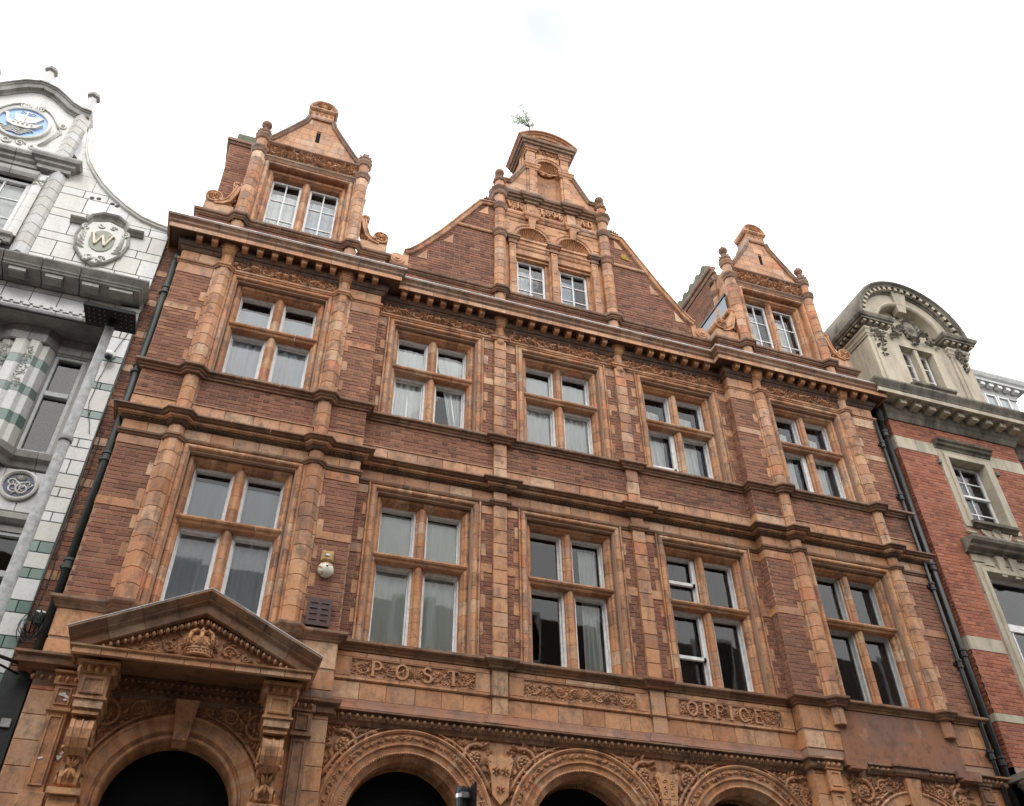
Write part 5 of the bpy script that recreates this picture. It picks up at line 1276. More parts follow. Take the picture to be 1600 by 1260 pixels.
# gable wall tiles
def xr(z):
    pts = [(14.50, -2.50), (14.56, -2.75), (14.63, -3.03), (14.82, -3.36), (15.05, -3.64), (15.28, -3.88), (15.54, -4.10), (15.85, -4.30), (16.16, -4.445), (16.65, -4.55), (17.2, -4.72)]
    if z <= 14.5: return -2.5
    for (a, xa), (b, xb) in zip(pts, pts[1:]):
        if z <= b: return xa+(xb-xa)*(z-a)/(b-a)
    return -4.72
z = 12.70; k = 0; hs = [.34, .20, .40, .20, .42, .20, .42, .20, .40, .20, .40, .2, .4, .2, .4]
for h in hs:
    x = -4.52 if z > 13 else -4.5; first = True
    if z+h > 16.9: break
    while x < -2.5:
        wd = (.42 if h > .3 else .50)*(.75+.5*R())
        e = min(x+wd, -2.5)
        if -2.5-e < .12: e = -2.5
        a0, a1 = min(e, xr(z)), min(e, xr(z+h))
        if a0-x > .03:
            if a1 == e and a0 == e: tile(FL, x, e, z, z+h)
            else:
                xa_, xb_ = xr(z), xr(z+h); q = clip_half([(x+.004, z+.004), (e-.004, z+.004), (e-.004, z+h-.004), (x+.004, z+h-.004)], lambda s_, z_: xa_+(xb_-xa_)*(z_-z)/h-s_)
                if len(q) > 2: tile(FL, 0, 0, 0, 0, poly=q)
        x = e
    z += h; k += 1
m = MB()
for x, z in ((-3.98, 14.93), (-3.62, 14.90), (-3.53, 14.87), (-3.87, 14.95)): dome(m, F0(-.012), x, z, .045, .012, 0, 7)
m.build('tile_chip', RUST, LB, stuff=True)
cv = [(-2.46, 14.55), (-2.75, 14.60), (-3.03, 14.68), (-3.36, 14.88), (-3.64, 15.10), (-3.88, 15.33), (-4.08, 15.59), (-4.26, 15.87), (-4.38, 16.16), (-4.45, 16.5), (-4.50, 16.8)][::-1]
m = MB(); sweep(m, cv, [(-.05, -.35), (-.07, -.05), (-.07, .06), (-.03, .10), (.02, .10), (.03, .07), (.06, .06), (.075, .01), (.075, -.35)], XZ(0), seg=.34, gap=.022); m.build('curved_coping', FAIC, LB)
# upper stage: arched head, roundel, side piers
m = MB(); hd = [(LC+1.02*cos(radians(t)), 16.80+1.02*sin(radians(t))) for t in range(25, 156, 10)]
pts = [(LC+1.0, 15.7), (LC+1.0, 17.16)]+hd+[(LC-1.0, 17.16), (LC-1.0, 15.7)]
prism(m, FL, pts, -.4, .0, .5); m.build('pediment_wall', FAI, LB)
ap = [(-4.62, 17.17), (-4.80, 17.20), (-5.0, 17.30), (-5.18, 17.46), (-5.38, 17.62), (-5.60, 17.70), (LC-.06, 17.71)]
ap = ap+[(2*(LC-.0)-x, z) for x, z in ap[::-1]][1:]
ap = [(x, z+.03) for x, z in ap][::-1]
m = MB(); sweep(m, ap, [(-.05, -.4), (-.06, .14), (-.04, .19), (-.01, .19), (.0, .16), (.02, .15), (.03, .13), (.11, .11), (.12, .04), (.15, .02), (.15, -.2)], XZ(0), seg=.40, gap=.010); m.build('arched_coping', FAID, LB)
for x in (-4.76, -5.70, -6.62):
    z0 = 17.25 if x > -5 or x < -6 else 17.72
    m = MB(); lathe(m, x, -.03, [(.085, z0), (.085, z0+.55)], 6, 30, tone=.3); o = m.build('parapet_post', FAI, LB)
    q = MB(); lathe(q, x, -.03, [(.09, z0+.54), (.135, z0+.58), (.135, z0+.66), (.10, z0+.70)], 6, 30, tone=.5); q.build('post_cap', FAID, o)
for x in (LC+.90, LC-.90):                                       # canted side piers of the roundel stage
    m = MB()
    for i in range(7):
        a, b = 15.72+1.40*i/7+.007, 15.72+1.40*(i+1)/7-.007
        sec = [(x-.15, 0), (x-.10, -.07), (x, -.14), (x+.10, -.07), (x+.15, 0)]; n = 5
        m.add([(p, q, a) for p, q in sec]+[(p, q, b) for p, q in sec], [(j, j+1, n+j+1, n+j) for j in range(n-1)]+[(0, 1, 2, 3, 4), (5, 6, 7, 8, 9)], R())
    m.build('pier', FAI, LB)
rz = 16.52; m = MB(); circ = [(LC+.44*cos(2*pi*k/36), rz+.44*sin(2*pi*k/36)) for k in range(36)]
prism(m, FL, circ, 0, .02, .4); ro = m.build('roundel', BLUE, LB)
m = MB(); sweep(m, circ[::-1], [(-.04, 0), (-.035, .05), (-.01, .06), (.015, .05), (.02, .02)], XZ(0), closed=True, caps=False, tone=.5); m.build('roundel_rim', FAIC, ro)
m = MB(); G = F0(-.02)                                             # sailing ship in relief
prism(m, G, [(LC-.30, rz+.02), (LC-.26, rz-.10), (LC-.12, rz-.17), (LC+.12, rz-.17), (LC+.26, rz-.09), (LC+.34, rz+.04), (LC+.22, rz-.02), (LC, rz-.05), (LC-.2, rz-.02)], 0, .05, .4)
prism(m, G, [(LC-.34, rz+.14), (LC-.30, rz+.02), (LC-.24, rz+.0), (LC-.27, rz+.10), (LC-.30, rz+.19), (LC-.38, rz+.17)], 0, .045, .4)
prism(m, G, [(LC-.16, rz+.03), (LC-.08, rz-.01), (LC+.08, rz+.0), (LC+.20, rz+.06), (LC+.30, rz+.24), (LC+.05, rz+.20), (LC-.20, rz+.22)], 0, .035, .6)
m.add([G.p(LC-.01, .05, rz-.05), G.p(LC+.015, .05, rz-.05), G.p(LC+.015, .05, rz+.32), G.p(LC-.01, .05, rz+.32)], [(0, 1, 2, 3)], .3)
for k in range(5): dome(m, G, LC-.14+.08*k, rz-.075, .032, .03, .045, 7)
for k in range(4):
    tube(m, [G.p(LC-.40+.2*i/2.5+.03*k, .02, rz-.20-.045*k+.025*sin(i*2+k)) for i in range(9-k)], .016, 5, .5, True, G.n)
tube(m, [G.p(LC+.0+.02*i, .03, rz+.30+.02*sin(i*1.5)) for i in range(8)], .014, 5); spiral(m, G, LC-.10, rz+.31, .05, 0, 1, 0, .012, leaves=False)
m.build('ship_relief', FAIC, ro)
m = MB()
for sx in (-1, 1):
    for a, r_, t_ in ((.62, .075, 1.5), (.45, .05, 1.2)): spiral(m, FL, LC+sx*a*.25, rz+.56, .085, 1, 1.4, 0, .022, sx, leaves=False)
    spiral(m, FL, LC+sx*.64, rz+.20, .08, 2, 1.3, 0, .02, -sx, leaves=False); spiral(m, FL, LC+sx*.62, rz-.08, .06, 2, 1.2, 0, .018, sx, leaves=False)
    spiral(m, FL, LC+sx*.12, rz-.56, .09, 0, 1.4, 0, .022, sx); spiral(m, FL, LC+sx*.34, rz-.60, .07, 0, 1.3, 0, .02, -sx)
    for k in range(10): leaf(m, FL, LC+sx*(.40+.03*k), rz-.52+.05*k, 1.57-sx*(.9-.12*k), .17, .04, .05, 0)
    tube(m, [FL.p(LC+sx*(.15+.09*i), .02, rz+.60-.02*i*i) for i in range(6)], .02, 5, .5, True, FL.n)
m.build('carved_surround', FAIC, LB, stuff=True)
# band under the roundel, window with its pier
m = MB(); sweep(m, [(-6.8, 0), (-5.0, 0), (-5.0, -.07), (-4.52, -.07), (-4.52, 0)], [(0, 15.30), (.04, 15.31), (.05, 15.38), (.10, 15.42), (.11, 15.47), (.17, 15.50), (.19, 15.56), (.19, 15.60), (0, 15.68)], XY, seg=.42, gap=.01); m.build('cornice', FAID, LB)
m = MB(); sweep(m, [(-6.8, 0), (-4.95, 0)], [(0, 15.0), (.06, 15.02), (.09, 15.10), (.09, 15.20), (.03, 15.25), (0, 15.29)], XY, seg=.5, gap=.01); m.build('window_hood', FAID, LB)
for x in (-4.66, -6.66):
    m = MB()
    for i in range(9):
        a, b = 13.1+2.2*i/9+.007, 13.1+2.2*(i+1)/9-.007; sec = [(x-.16, 0), (x-.09, -.07), (x, -.13), (x+.09, -.07), (x+.14, 0)]
        m.add([(p, q, a) for p, q in sec]+[(p, q, b) for p, q in sec], [(j, j+1, 6+j, 5+j) for j in range(4)]+[(0, 1, 2, 3, 4), (5, 6, 7, 8, 9)], R())
    m.build('pier', FAI, LB)
m = MB(); sweep(m, [(-6.3, 13.5), (-6.3, 15.0), (-5.02, 15.0), (-5.02, 13.5)], [(-.2, 0), (-.2, .04), (-.12, .06), (-.05, .04), (-.02, .02), (0, -.03), (0, -.2)], XZ(0), seg=.35); wn = m.build('window', FAI, LB)
sash(wn, -6.29, -5.03, 13.5, 14.98, .06, 3, 3, .06); room(wn, -6.28, -5.04, 13.52, 14.96, .16, 2)
m = MB(); sweep(m, [(-6.5, 0), (-4.85, 0)], [(0, 13.30), (.05, 13.31), (.07, 13.40), (.12, 13.43), (.13, 13.48), (0, 13.51)], XY, seg=.5); spiral(m, F0(-.05), -5.0, 13.26, .09, 0, 1.3, 0, .025); m.build('sill', FAID, wn)
m = MB(); fill_leaves(m, F0(-.03), lambda s, z: True, -5.02, -4.85, 14.9, 15.06, 14, .07, 0, .05); m.build('carved_surround', FAIC, LB, stuff=True)
# W shield
sx, sz = -3.52, 13.85
m = MB()
sh = [(sx-.40, sz+.28), (sx-.44, sz+.02), (sx-.38, sz-.28), (sx-.20, sz-.52), (sx, sz-.64), (sx+.20, sz-.52), (sx+.38, sz-.28), (sx+.44, sz+.02), (sx+.40, sz+.28), (sx+.28, sz+.46), (sx, sz+.56), (sx-.28, sz+.46)]
prism(m, FL, sh[::-1] if False else sh, 0, .05, .3); o = m.build('shield', FAIC, LB)
m = MB(); sweep(m, sh[::-1], [(-.02, 0), (-.015, .06), (.01, .075), (.035, .06), (.04, .04)], XZ(0), closed=True, caps=False, tone=.5); m.build('shield_rim', FAID, o)
m = MB(); hoodp = [(sx-.62, sz+.36), (sx-.34, sz+.36), (sx-.28, sz+.50), (sx-.12, sz+.62), (sx+.12, sz+.62), (sx+.28, sz+.50), (sx+.34, sz+.36), (sx+.62, sz+.36)]
sweep(m, hoodp, [(-.05, 0), (-.055, .12), (-.03, .14), (0, .12), (.015, .08), (.05, .05), (.055, 0)], XZ(0), seg=.35); m.build('shield_hood', FAID, o)
m = MB(); el = [(sx+.205*cos(2*pi*k/30), sz-.02+.27*sin(2*pi*k/30)) for k in range(30)]; prism(m, FL, el, 0, .065, .5); m.build('oval', OLIVE, o)
letter(o, 'W', FL, sx-.17, sz-.15, .27, 1.22, .06, .10, CREAM)
m = MB(); G = F0(-.05)
for s2 in (-1, 1):
    spiral(m, G, sx+s2*.10, sz+.36, .06, 0, 1.5, 0, .018, s2, leaves=False); spiral(m, G, sx+s2*.33, sz+.25, .075, 1.5, 1.4, 0, .024, -s2, leaves=False)
    for k in range(5): leaf(m, G, sx+s2*(.30-.02*k), sz+.05-.08*k, 1.57-s2*(.2+.25*k), .17, .035, .04, 0)
    spiral(m, G, sx+s2*.09, sz-.45, .075, 0, 1.4, 0, .02, s2)
for k in range(9): ball(m, (sx-.02+.13*(R()-.5)*2, -.07-.03*R(), sz-.60+.08*R()), .03, .03, .03, 6, 4)
m.build('carved_surround', FAIC, o, stuff=True)
# main grey cornice with square blocks
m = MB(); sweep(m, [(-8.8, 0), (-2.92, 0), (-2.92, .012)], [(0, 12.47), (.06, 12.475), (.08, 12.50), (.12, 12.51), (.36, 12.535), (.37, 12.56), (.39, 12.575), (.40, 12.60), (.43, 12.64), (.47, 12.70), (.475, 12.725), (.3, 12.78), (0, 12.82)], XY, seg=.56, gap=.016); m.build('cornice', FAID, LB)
for k in range(8):
    x = -3.32-.56*k
    m = MB(); m.box(x-.13, x+.13, -.335, -.135, 12.455, 12.53, R()); m.box(x-.115, x+.115, -.32, -.15, 12.44, 12.455, R()); m.build('cornice_block', FAID, LB)
m = MB(); m.box(-3.03, -2.66, -.335, -.135, 12.47, 12.53, .5); m.build('cornice_block', FAID, LB)
x = -2.5; k = 0
while x > -8.8:
    wd = .42; tile(FL, x-wd, x, 12.36, 12.46); tile(FL, x-wd, x, 12.11, 12.36); x -= wd
m = MB(); sweep(m, [(-8.8, 0), (-2.87, 0)], [(0, 11.93), (.03, 11.93), (.05, 11.96), (.03, 12.0), (.015, 12.01), (.015, 12.06), (.04, 12.07), (.04, 12.10), (0, 12.11)], XY, seg=.42, gap=.01); m.build('recess_lintel', FAI, LB)
m = MB()
for k in range(40): x = -2.98-.15*k; m.box(x-.05, x+.05, -.05, 0, 12.02, 12.06)
m.build('dentil', FAI, LB, stuff=True)
# recess with canted bay behind the front plane
YR = .55
m = MB(); m.add([(-8.8, 0, 11.93), (-2.86, 0, 11.93), (-2.86, YR+.3, 11.93), (-8.8, YR+.3, 11.93)], [(0, 1, 2, 3)], .5)
m.add([(-2.86, 0, 0), (-2.86, YR+.4, 0), (-2.86, YR+.4, 12), (-2.86, 0, 12)], [(0, 1, 2, 3)], .5)
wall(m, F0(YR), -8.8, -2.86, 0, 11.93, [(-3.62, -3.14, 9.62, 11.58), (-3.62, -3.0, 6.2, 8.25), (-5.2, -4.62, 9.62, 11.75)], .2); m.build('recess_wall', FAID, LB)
def plain_window(par, F, s0, s1, z0, z1, zt=None, mt=GRYP):
    m = MB(); t = .06
    for a, b, c, e in ((s0, s0+t, z0, z1), (s1-t, s1, z0, z1), (s0+t, s1-t, z1-t, z1), (s0+t, s1-t, z0, z0+t)): block(m, F, a, b, c, e, .0, .12, .008)
    if zt: block(m, F, s0+t, s1-t, zt-.05, zt+.05, .02, .12, .01)
    o = m.build('window', mt, par)
    for a, b in (((z0+t, zt-.05), (zt+.05, z1-t)) if zt else ((z0+t, z1-t),)):
        glass_pane(o, F, s0+t, s1-t, a, b, -.06)
    q = MB(); q.add([F.p(a, d, z) for d in (-.15, -1.6) for a, z in ((s0, z0), (s1, z0), (s1, z1), (s0, z1))], [(0, 1, 5, 4), (1, 2, 6, 5), (2, 3, 7, 6), (3, 0, 4, 7), (4, 5, 6, 7)]); q.build('room', ROOM, o)
    return o
FRc = F0(YR+.02)
plain_window(LB, FRc, -3.62, -3.14, 9.62, 11.58, 10.78); plain_window(LB, FRc, -3.62, -3.0, 6.2, 8.25, 7.6); plain_window(LB, FRc, -5.2, -4.62, 9.62, 11.75, 10.9)
for i in range(6):                                              # ribbed curved column with green bands
    pass
zb = 8.0; cur = []
bands = [(11.30, 11.12), (10.72, 10.55), (10.18, 9.98)]
def rib(z0, z1, mt):
    m = MB(); xs = [(-4.60, YR+.1), (-4.52, YR-.02), (-4.45, YR-.05), (-4.42, YR-.11), (-4.32, YR-.15), (-4.26, YR-.13), (-4.22, YR-.20), (-4.08, YR-.22), (-4.02, YR-.19), (-3.98, YR-.23), (-3.86, YR-.22), (-3.80, YR-.16), (-3.72, YR-.14), (-3.64, YR-.02)]
    n = len(xs); m.add([(x, y, z0+.003) for x, y in xs]+[(x, y, z1-.003) for x, y in xs], [(j, j+1, n+j+1, n+j) for j in range(n-1)], R()); m.build('column_drum', mt, LB)
zl = 9.55; edges = [(9.55, 9.98, FAI), (9.98, 10.18, FAIG), (10.18, 10.55, FAI), (10.55, 10.72, FAIG), (10.72, 11.12, FAI), (11.12, 11.30, FAIG), (11.30, 11.62, FAI)]
for a, b, mt in edges: rib(a, b, mt)
m = MB()
for x, y in ((-4.33, YR-.16), (-3.94, YR-.24)):
    G = F0(y)
    fill_leaves(m, G, lambda s, z: not (10.98 < z < 11.0), x-.05, x+.05, 10.62, 11.50, 110, .045, -.02, .022)
m.build('carved_drop', FAIC, LB, stuff=True)
m = MB(); sweep(m, [(-4.8, YR+.1), (-4.6, YR), (-4.3, YR-.18), (-3.8, YR-.2), (-3.62, YR), (-2.87, YR)], [(0, 11.60), (.03, 11.62), (.05, 11.75), (.02, 11.80), (.02, 11.92)], XY, seg=.3, gap=.008); m.build('column_cap', FAID, LB)
m = MB(); sweep(m, [(-8.8, YR), (-4.6, YR), (-4.3, YR-.18), (-3.8, YR-.2), (-3.62, YR), (-2.87, YR)], [(0, 9.30), (.04, 9.31), (.06, 9.40), (.14, 9.44), (.16, 9.54), (0, 9.58)], XY, seg=.5, gap=.01); m.build('bay_sill', FAID, LB)
m = MB(); sweep(m, [(-8.8, YR), (-2.87, YR)], [(0, 8.36), (.05, 8.37), (.10, 8.42), (.10, 8.50), (.04, 8.54), (0, 8.56)], XY, seg=.6, gap=.01); m.build('bay_string', FAID, LB)
m = MB()
for z0, z1 in ((8.58, 8.93), (8.935, 9.28)): row(m, F0(YR), -5.5, -2.87, z0, z1, .012, .38, jit=.4)
m.build('bay_tiles', FAI, LB, stuff=True)
G = F0(YR-.012); mc = (-3.36, 9.0); m = MB(); cc = [(mc[0]+.23*cos(2*pi*k/28), mc[1]+.23*sin(2*pi*k/28)) for k in range(28)]
prism(m, G, cc, 0, .015, .4); o = m.build('medallion', m_faience('navy glaze', (.03, .045, .12), (.04, .05, .10), .4), LB)
m = MB(); sweep(m, cc[::-1], [(-.03, 0), (-.03, .05), (-.005, .06), (.02, .04), (.025, .015)], XZ(YR-.012), closed=True, caps=False, tone=.5)
for s2 in (-1, 1): spiral(m, G, mc[0]+s2*.06, mc[1]-.05, .11, 1.5, 1.6, .015, .02, s2); spiral(m, G, mc[0]+s2*.11, mc[1]+.04, .07, 0, 1.3, .015, .016, -s2); spiral(m, G, mc[0]+s2*.03, mc[1]+.0, .045, 0, 1.3, .015, .014, -s2)
for k in range(7): leaf(m, G, mc[0], mc[1]+.09, radians(30+20*k), .09, .02, .03, .015)
m.build('medallion_relief', FAIC, o)
m = MB(); m.box(-8.8, LX, 2.7, 8, 0, 14.4, .5); m.build('rear_wall', FAID, LB)
# ================================================================== RED BRICK BUILDING (right)
RB = thing('red_brick_building', 'bright red brick building with cream stone bands and an arched stone dormer', 'building', (16.5, 0, 0))
RY = -.12; RX = 13.17; FRt = F0(RY); FS = FR((RX, 0, 0), (0, 1, 0), (-1, 0, 0)); RE = 16.70
UW = (14.47, 15.48, 11.42, 13.11); LW = (14.25, 16.0, 7.0, 10.2)
m = MB(); wall(m, FRt, RX, RE, 0, 14.0, [(UW[0]-.012, UW[1]+.012, UW[2]-.012, UW[3]+.012), (LW[0]-.012, LW[1]+.012, LW[2], LW[3]+.012)], .35); m.box(RX, RX+.3, RY+.005, 1.5, 0, 14.0, .5); wall(m, F0(.25), RE, 21, 0, 14.0, [], .3); m.box(RE-.05, RE, RY+.01, .4, 0, 14, .5); m.build('wall_core', MORTR, RB)
bands = [(13.11, 13.45), (8.42, 8.70), (7.08, 7.23)]
def rb(F, a, b, holes): 
    zs = [6.3, bands[2][0], bands[2][1], bands[1][0], bands[1][1], bands[0][0], bands[0][1], 13.98]
    for i in range(0, 8, 2): bricks('rb', F, a, b, zs[i], zs[i+1], holes=holes, tone=(.15, .9), h0=.077)
    return zs
hl = [(14.22, 15.73, 11.14, 13.5), (14.0, 16.3, 6.0, 10.5)]
rb(FRt, RX, RE, hl); rb(FS, RY, .35, []); rb(F0(.25), RE, 18.5, [])
for z0, z1 in bands:
    for a, b in ((RX, 14.24), (15.72, RE)) if z0 > 13 else ((RX, 14.0),):
        m = MB(); row(m, FRt, a, b, z0+.003, z1-.003, .014, .6); m.build('stone_band', STO, RB)
    m = MB(); block(m, FS, RY, .35, z0+.003, z1-.003, .014); m.build('stone_band', STO, RB)
# upper window: stone surround, hood, sill with wreath and little drops
m = MB(); a, b, z0, z1 = UW
sweep(m, [(a, z0-.12), (a, z1), (b, z1), (b, z0-.12)], [(-.235, 0), (-.235, .02), (-.10, .022), (-.095, .05), (-.02, .055), (0, .05), (0, -.26)], XZ(RY), seg=.6, gap=.004); wn = m.build('window', STO, RB)
m = MB(); sweep(m, [(14.20, RY), (15.75, RY)], [(0, 13.32), (.04, 13.33), (.06, 13.38), (.12, 13.40), (.14, 13.45), (.19, 13.47), (.21, 13.51), (0, 13.55)], XY, tone=.5); m.build('hood', STOD, wn)
m = MB(); sweep(m, [(14.38, RY), (15.57, RY)], [(0, 11.28), (.05, 11.29), (.07, 11.33), (.14, 11.35), (.15, 11.41), (0, 11.44)], XY, tone=.5); m.build('sill', STOD, wn)
sash(wn, a+.0, b-.0, z0, z1-.02, RY+.20, 2, 4, .05); room(wn, a, b, z0, z1, RY+.3, 2.2)
m = MB(); m.box(a+.02, b-.02, RY+.17, RY+.20, (z0+z1)/2-.02, (z0+z1)/2+.03, .5); m.build('meeting_rail', WHT, wn)
m = MB(); q = 14.975
prism(m, FRt, [(14.62, 11.26), (15.33, 11.26), (15.28, 11.10), (15.12, 11.02), (14.83, 11.02), (14.67, 11.10)][::-1], 0, .03, .4)
for k in range(16):
    t = 2*pi*k/16; leaf(m, FRt, q+.11*cos(t), 11.16+.13*sin(t), t+pi/2, .075, .03, .05, .03)
tube(m, [FRt.p(x, .04, z) for x, z in ((14.58, 11.25), (14.66, 11.12), (14.8, 11.03), (14.975, 11.0), (15.15, 11.03), (15.29, 11.12), (15.37, 11.25))], .022, 5, .4, True, FRt.n)
for x in (14.30, 15.60):
    block(m, FRt, x-.13, x+.13, 11.13, 11.17, .05)
    for k in range(6): m.add([FRt.p(x-.12+.045*k, .04, 11.13), FRt.p(x-.095+.045*k, .04, 11.13), FRt.p(x-.108+.045*k, .04, 11.09), FRt.p(x-.108+.045*k, .0, 11.13)], [(0, 1, 2), (1, 3, 2), (0, 2, 3)])
m.build('wreath_apron', STO, wn)
for x in (14.17, 15.77):
    m = MB(); m.box(x-.04, x+.04, RY-.07, RY, 12.88, 12.98, .5); m.build('corner_light', STOD, RB)
# lower window
m = MB(); a, b, z0, z1 = LW
sweep(m, [(a, z0), (a, z1), (b, z1), (b, z0)], [(-.20, 0), (-.20, .03), (-.10, .035), (-.095, .06), (-.01, .065), (0, .05), (0, -.25)], XZ(RY), seg=.7, gap=.004); wn = m.build('window', STO, RB)
m = MB(); row(m, FRt, a-.22, b+.22, 10.43, 10.60, .03, .8, tone=.3); sweep(m, [(a+.05, 10.42), (a+.30, 10.42)], [(0, 0), (0, .05), (.06, .05), (.06, 0)], XZ(RY))
for k, x in enumerate((14.70, 15.04)):
    m.add([FRt.p(x-.10, .09, 10.60), FRt.p(x+.12, .09, 10.60), FRt.p(x+.08, .05, 10.16), FRt.p(x-.05, .05, 10.16), FRt.p(x-.10, 0, 10.60), FRt.p(x+.12, 0, 10.60), FRt.p(x+.08, 0, 10.16), FRt.p(x-.05, 0, 10.16)], [(0, 1, 2, 3), (0, 3, 7, 4), (1, 5, 6, 2), (3, 2, 6, 7)], R())
m.build('window_head', STO, wn)
m = MB(); sweep(m, [(13.93, RY), (16.4, RY)], [(0, 10.60), (.08, 10.61), (.10, 10.66), (.20, 10.68), (.22, 10.74), (.30, 10.77), (.33, 10.83), (.33, 10.87), (0, 10.93)], XY, tone=.4); m.build('hood', STOD, wn)
m = MB(); ring(m, a, b, z0, z1, .06, RY+.18, RY+.26); m.box(a, b, RY+.17, RY+.25, 9.05, 9.20, .5); m.box(a+.32, a+.36, RY+.19, RY+.24, z0, 9.05, .5); m.box(a, b, RY+.19, RY+.24, 8.2, 8.24, .5); m.build('sash_frame', WHT, wn)
glass_pane(wn, F0(RY+.22), a, b, z0, z1); room(wn, a, b, z0, z1, RY+.3, 2.2)
m = MB(); block(m, FRt, 14.02, 14.09, 9.72, 9.92, .02); m.build('hook', STOD, RB)
# cornice with modillions, returned at the corner and over the next bay
m = MB(); Pr = [(RX-.0, .30), (RX, RY), (RE, RY), (RE, .25), (21, .25)]
sweep(m, Pr, [(0, 13.90), (.04, 13.91), (.08, 14.0), (.09, 14.03), (.13, 14.08), (.15, 14.14), (.15, 14.30), (0, 14.31)], XY, seg=.7); m.build('cornice_bed', STOD, RB)
m = MB(); sweep(m, Pr, [(.15, 14.31), (.46, 14.31), (.46, 14.28), (.475, 14.28), (.475, 14.38), (.15, 14.385)], XY, seg=.7); m.build('cornice_corona', STO, RB)
m = MB(); sweep(m, Pr, [(.15, 14.39), (.48, 14.39), (.50, 14.44), (.54, 14.50), (.57, 14.55), (.57, 14.60), (.30, 14.70), (.10, 14.80), (0, 14.85)], XY, seg=.7); m.build('cornice_gutter', STOD, RB)
for k in range(9):
    x = 13.42+.40*k; m = MB(); m.box(x-.085, x+.085, RY-.36, RY-.151, 14.16, 14.305, .8); m.box(x-.1, x+.1, RY-.38, RY-.15, 14.27, 14.307, .5); m.build('modillion', STO, RB)
# arched stone dormer
DC = 14.98; YD = -.08; FD = F0(YD)
m = MB(); wall(m, FD, DC-1.5, DC+1.55, 14.8, 16.95, [(DC-.55, DC+.47, 15.35, 16.62)], .30); m.box(DC-1.5, DC+1.55, YD+.31, 2.5, 14.8, 16.9, .5); do = m.build('dormer', STO, RB)
WCx = DC-.04
for x in (WCx-.26, WCx+.26):
    sash(do, x-.21, x+.21, 15.35, 16.62, YD+.20, 1, 3, .05)
m = MB(); block(m, FD, WCx-.055, WCx+.055, 15.35, 16.62, -.02, .25, .01); m.build('mullion', STO, do); room(do, WCx-.5, WCx+.5, 15.35, 16.6, YD+.29, 2)
m = MB(); sweep(m, [(WCx-.62, YD), (WCx+.62, YD)], [(0, 15.16), (.06, 15.17), (.08, 15.22), (.14, 15.25), (.15, 15.30), (0, 15.34)], XY, tone=.4); m.build('sill', STOD, do)
for sx, x0, x1 in ((-1, DC-1.5, DC-.98), (1, DC+1.0, DC+1.55)):
    m = MB(); block(m, FD, x0, x1, 14.82, 16.75, .05, 0, .01); block(m, FD, x0+.10, x1-.10, 14.84, 16.62, .09, 0, .01)
    sweep(m, [(x0, YD+1.0), (x0, YD-.04), (x1, YD-.04), (x1, YD+.3)], [(0, 16.62), (.02, 16.63), (.03, 16.68), (.05, 16.70), (.06, 16.78), (.09, 16.82), (.09, 16.88), (0, 16.92)], XY, tone=.4)
    m.box(x0, x1, YD-.04, YD+.9, 16.6, 16.93, .4)
    p = m.build('pilaster', STO, do)
    m = MB(); xc = (x0+x1)/2; G = F0(YD-.08); spiral(m, G, xc, 16.82, .13, 1, 1.4, 0, .03, sx); dome(m, G, xc, 16.84, .10, .10, 0, 9)
    fill_leaves(m, G, lambda s, z: abs(s-xc) < .03+.14*(z-16.05)/.7, xc-.2, xc+.2, 16.05, 16.85, 90, .10, 0, .06); m.build('carved_drop', STOD, p)
    m = MB(); sweep(m, [(x0-.0, YD+1.0), (x0, YD-.06), (x1, YD-.06), (x1, YD+1.0)], [(0, 16.93), (.05, 16.94), (.06, 17.0), (.20, 17.02), (.20, 17.07), (.24, 17.09), (.27, 17.16), (.27, 17.20), (0, 17.26)], XY, tone=.4); m.build('eaves_block', STOD, p)
    m = MB()
    for k in range(5): x = x0-.1+(x1-x0+.2)*k/4; m.box(x-.035, x+.035, YD-.23, YD-.12, 16.955, 17.015, .7)
    if sx < 0:
        for k in range(6): y = YD+.05+.16*k; m.box(x0-.17, x0-.06, y-.035, y+.035, 16.955, 17.015, .7)
    m.build('dentil', STO, p, stuff=True)
ar, az = 1.60, 17.22; sq = 1.0
def barc(r_, n=30, a0=4, a1=176): return [(DC+.02+r_*cos(radians(a1+(a0-a1)*i/n)), az+r_*.98*sin(radians(a1+(a0-a1)*i/n))) for i in range(n+1)]
m = MB(); sweep(m, barc(ar), [(-.06, -2.4), (-.06, .20), (-.04, .24), (0, .24), (.03, .19), (.05, .17), (.09, .17), (.10, .10), (.20, .09), (.21, .04), (.24, .03), (.24, -.2)], XZ(YD), tone=.5, seg=0); m.build('arched_cornice', STOD, do)
m = MB()
for i in range(22):
    t = radians(9+162*i/21); p = Vector((DC+.02+(ar-.15)*cos(t), YD-.12, az+(ar-.15)*.98*sin(t))); e1 = Vector((-sin(t), 0, cos(t))); e2 = Vector((cos(t), 0, sin(t))); e3 = Vector((0, 1, 0))
    vs = [p+e1*(a*.045)+e2*(b*.05)+e3*(c*.045) for a, b, c in ((-1, -1, -1), (1, -1, -1), (1, -1, 1), (-1, -1, 1), (-1, 1, -1), (1, 1, -1), (1, 1, 1), (-1, 1, 1))]
    m.add(vs, [(0, 1, 5, 4), (1, 2, 6, 5), (2, 3, 7, 6), (3, 0, 4, 7), (0, 3, 2, 1)], .8)
m.build('dentil', STO, do, stuff=True)
m = MB()
ri = .98
for (a0, b0), (a1, b1), (a2, b2), (a3, b3) in [(barc(ar-.2)[i], barc(ar-.2)[i+1], barc(ri)[i+1], barc(ri)[i]) for i in range(30)]:
    m.add([FD.p(a0, 0, b0), FD.p(a1, 0, b1), FD.p(a2, 0, b2), FD.p(a3, 0, b3)], [(0, 1, 2, 3)], .4)
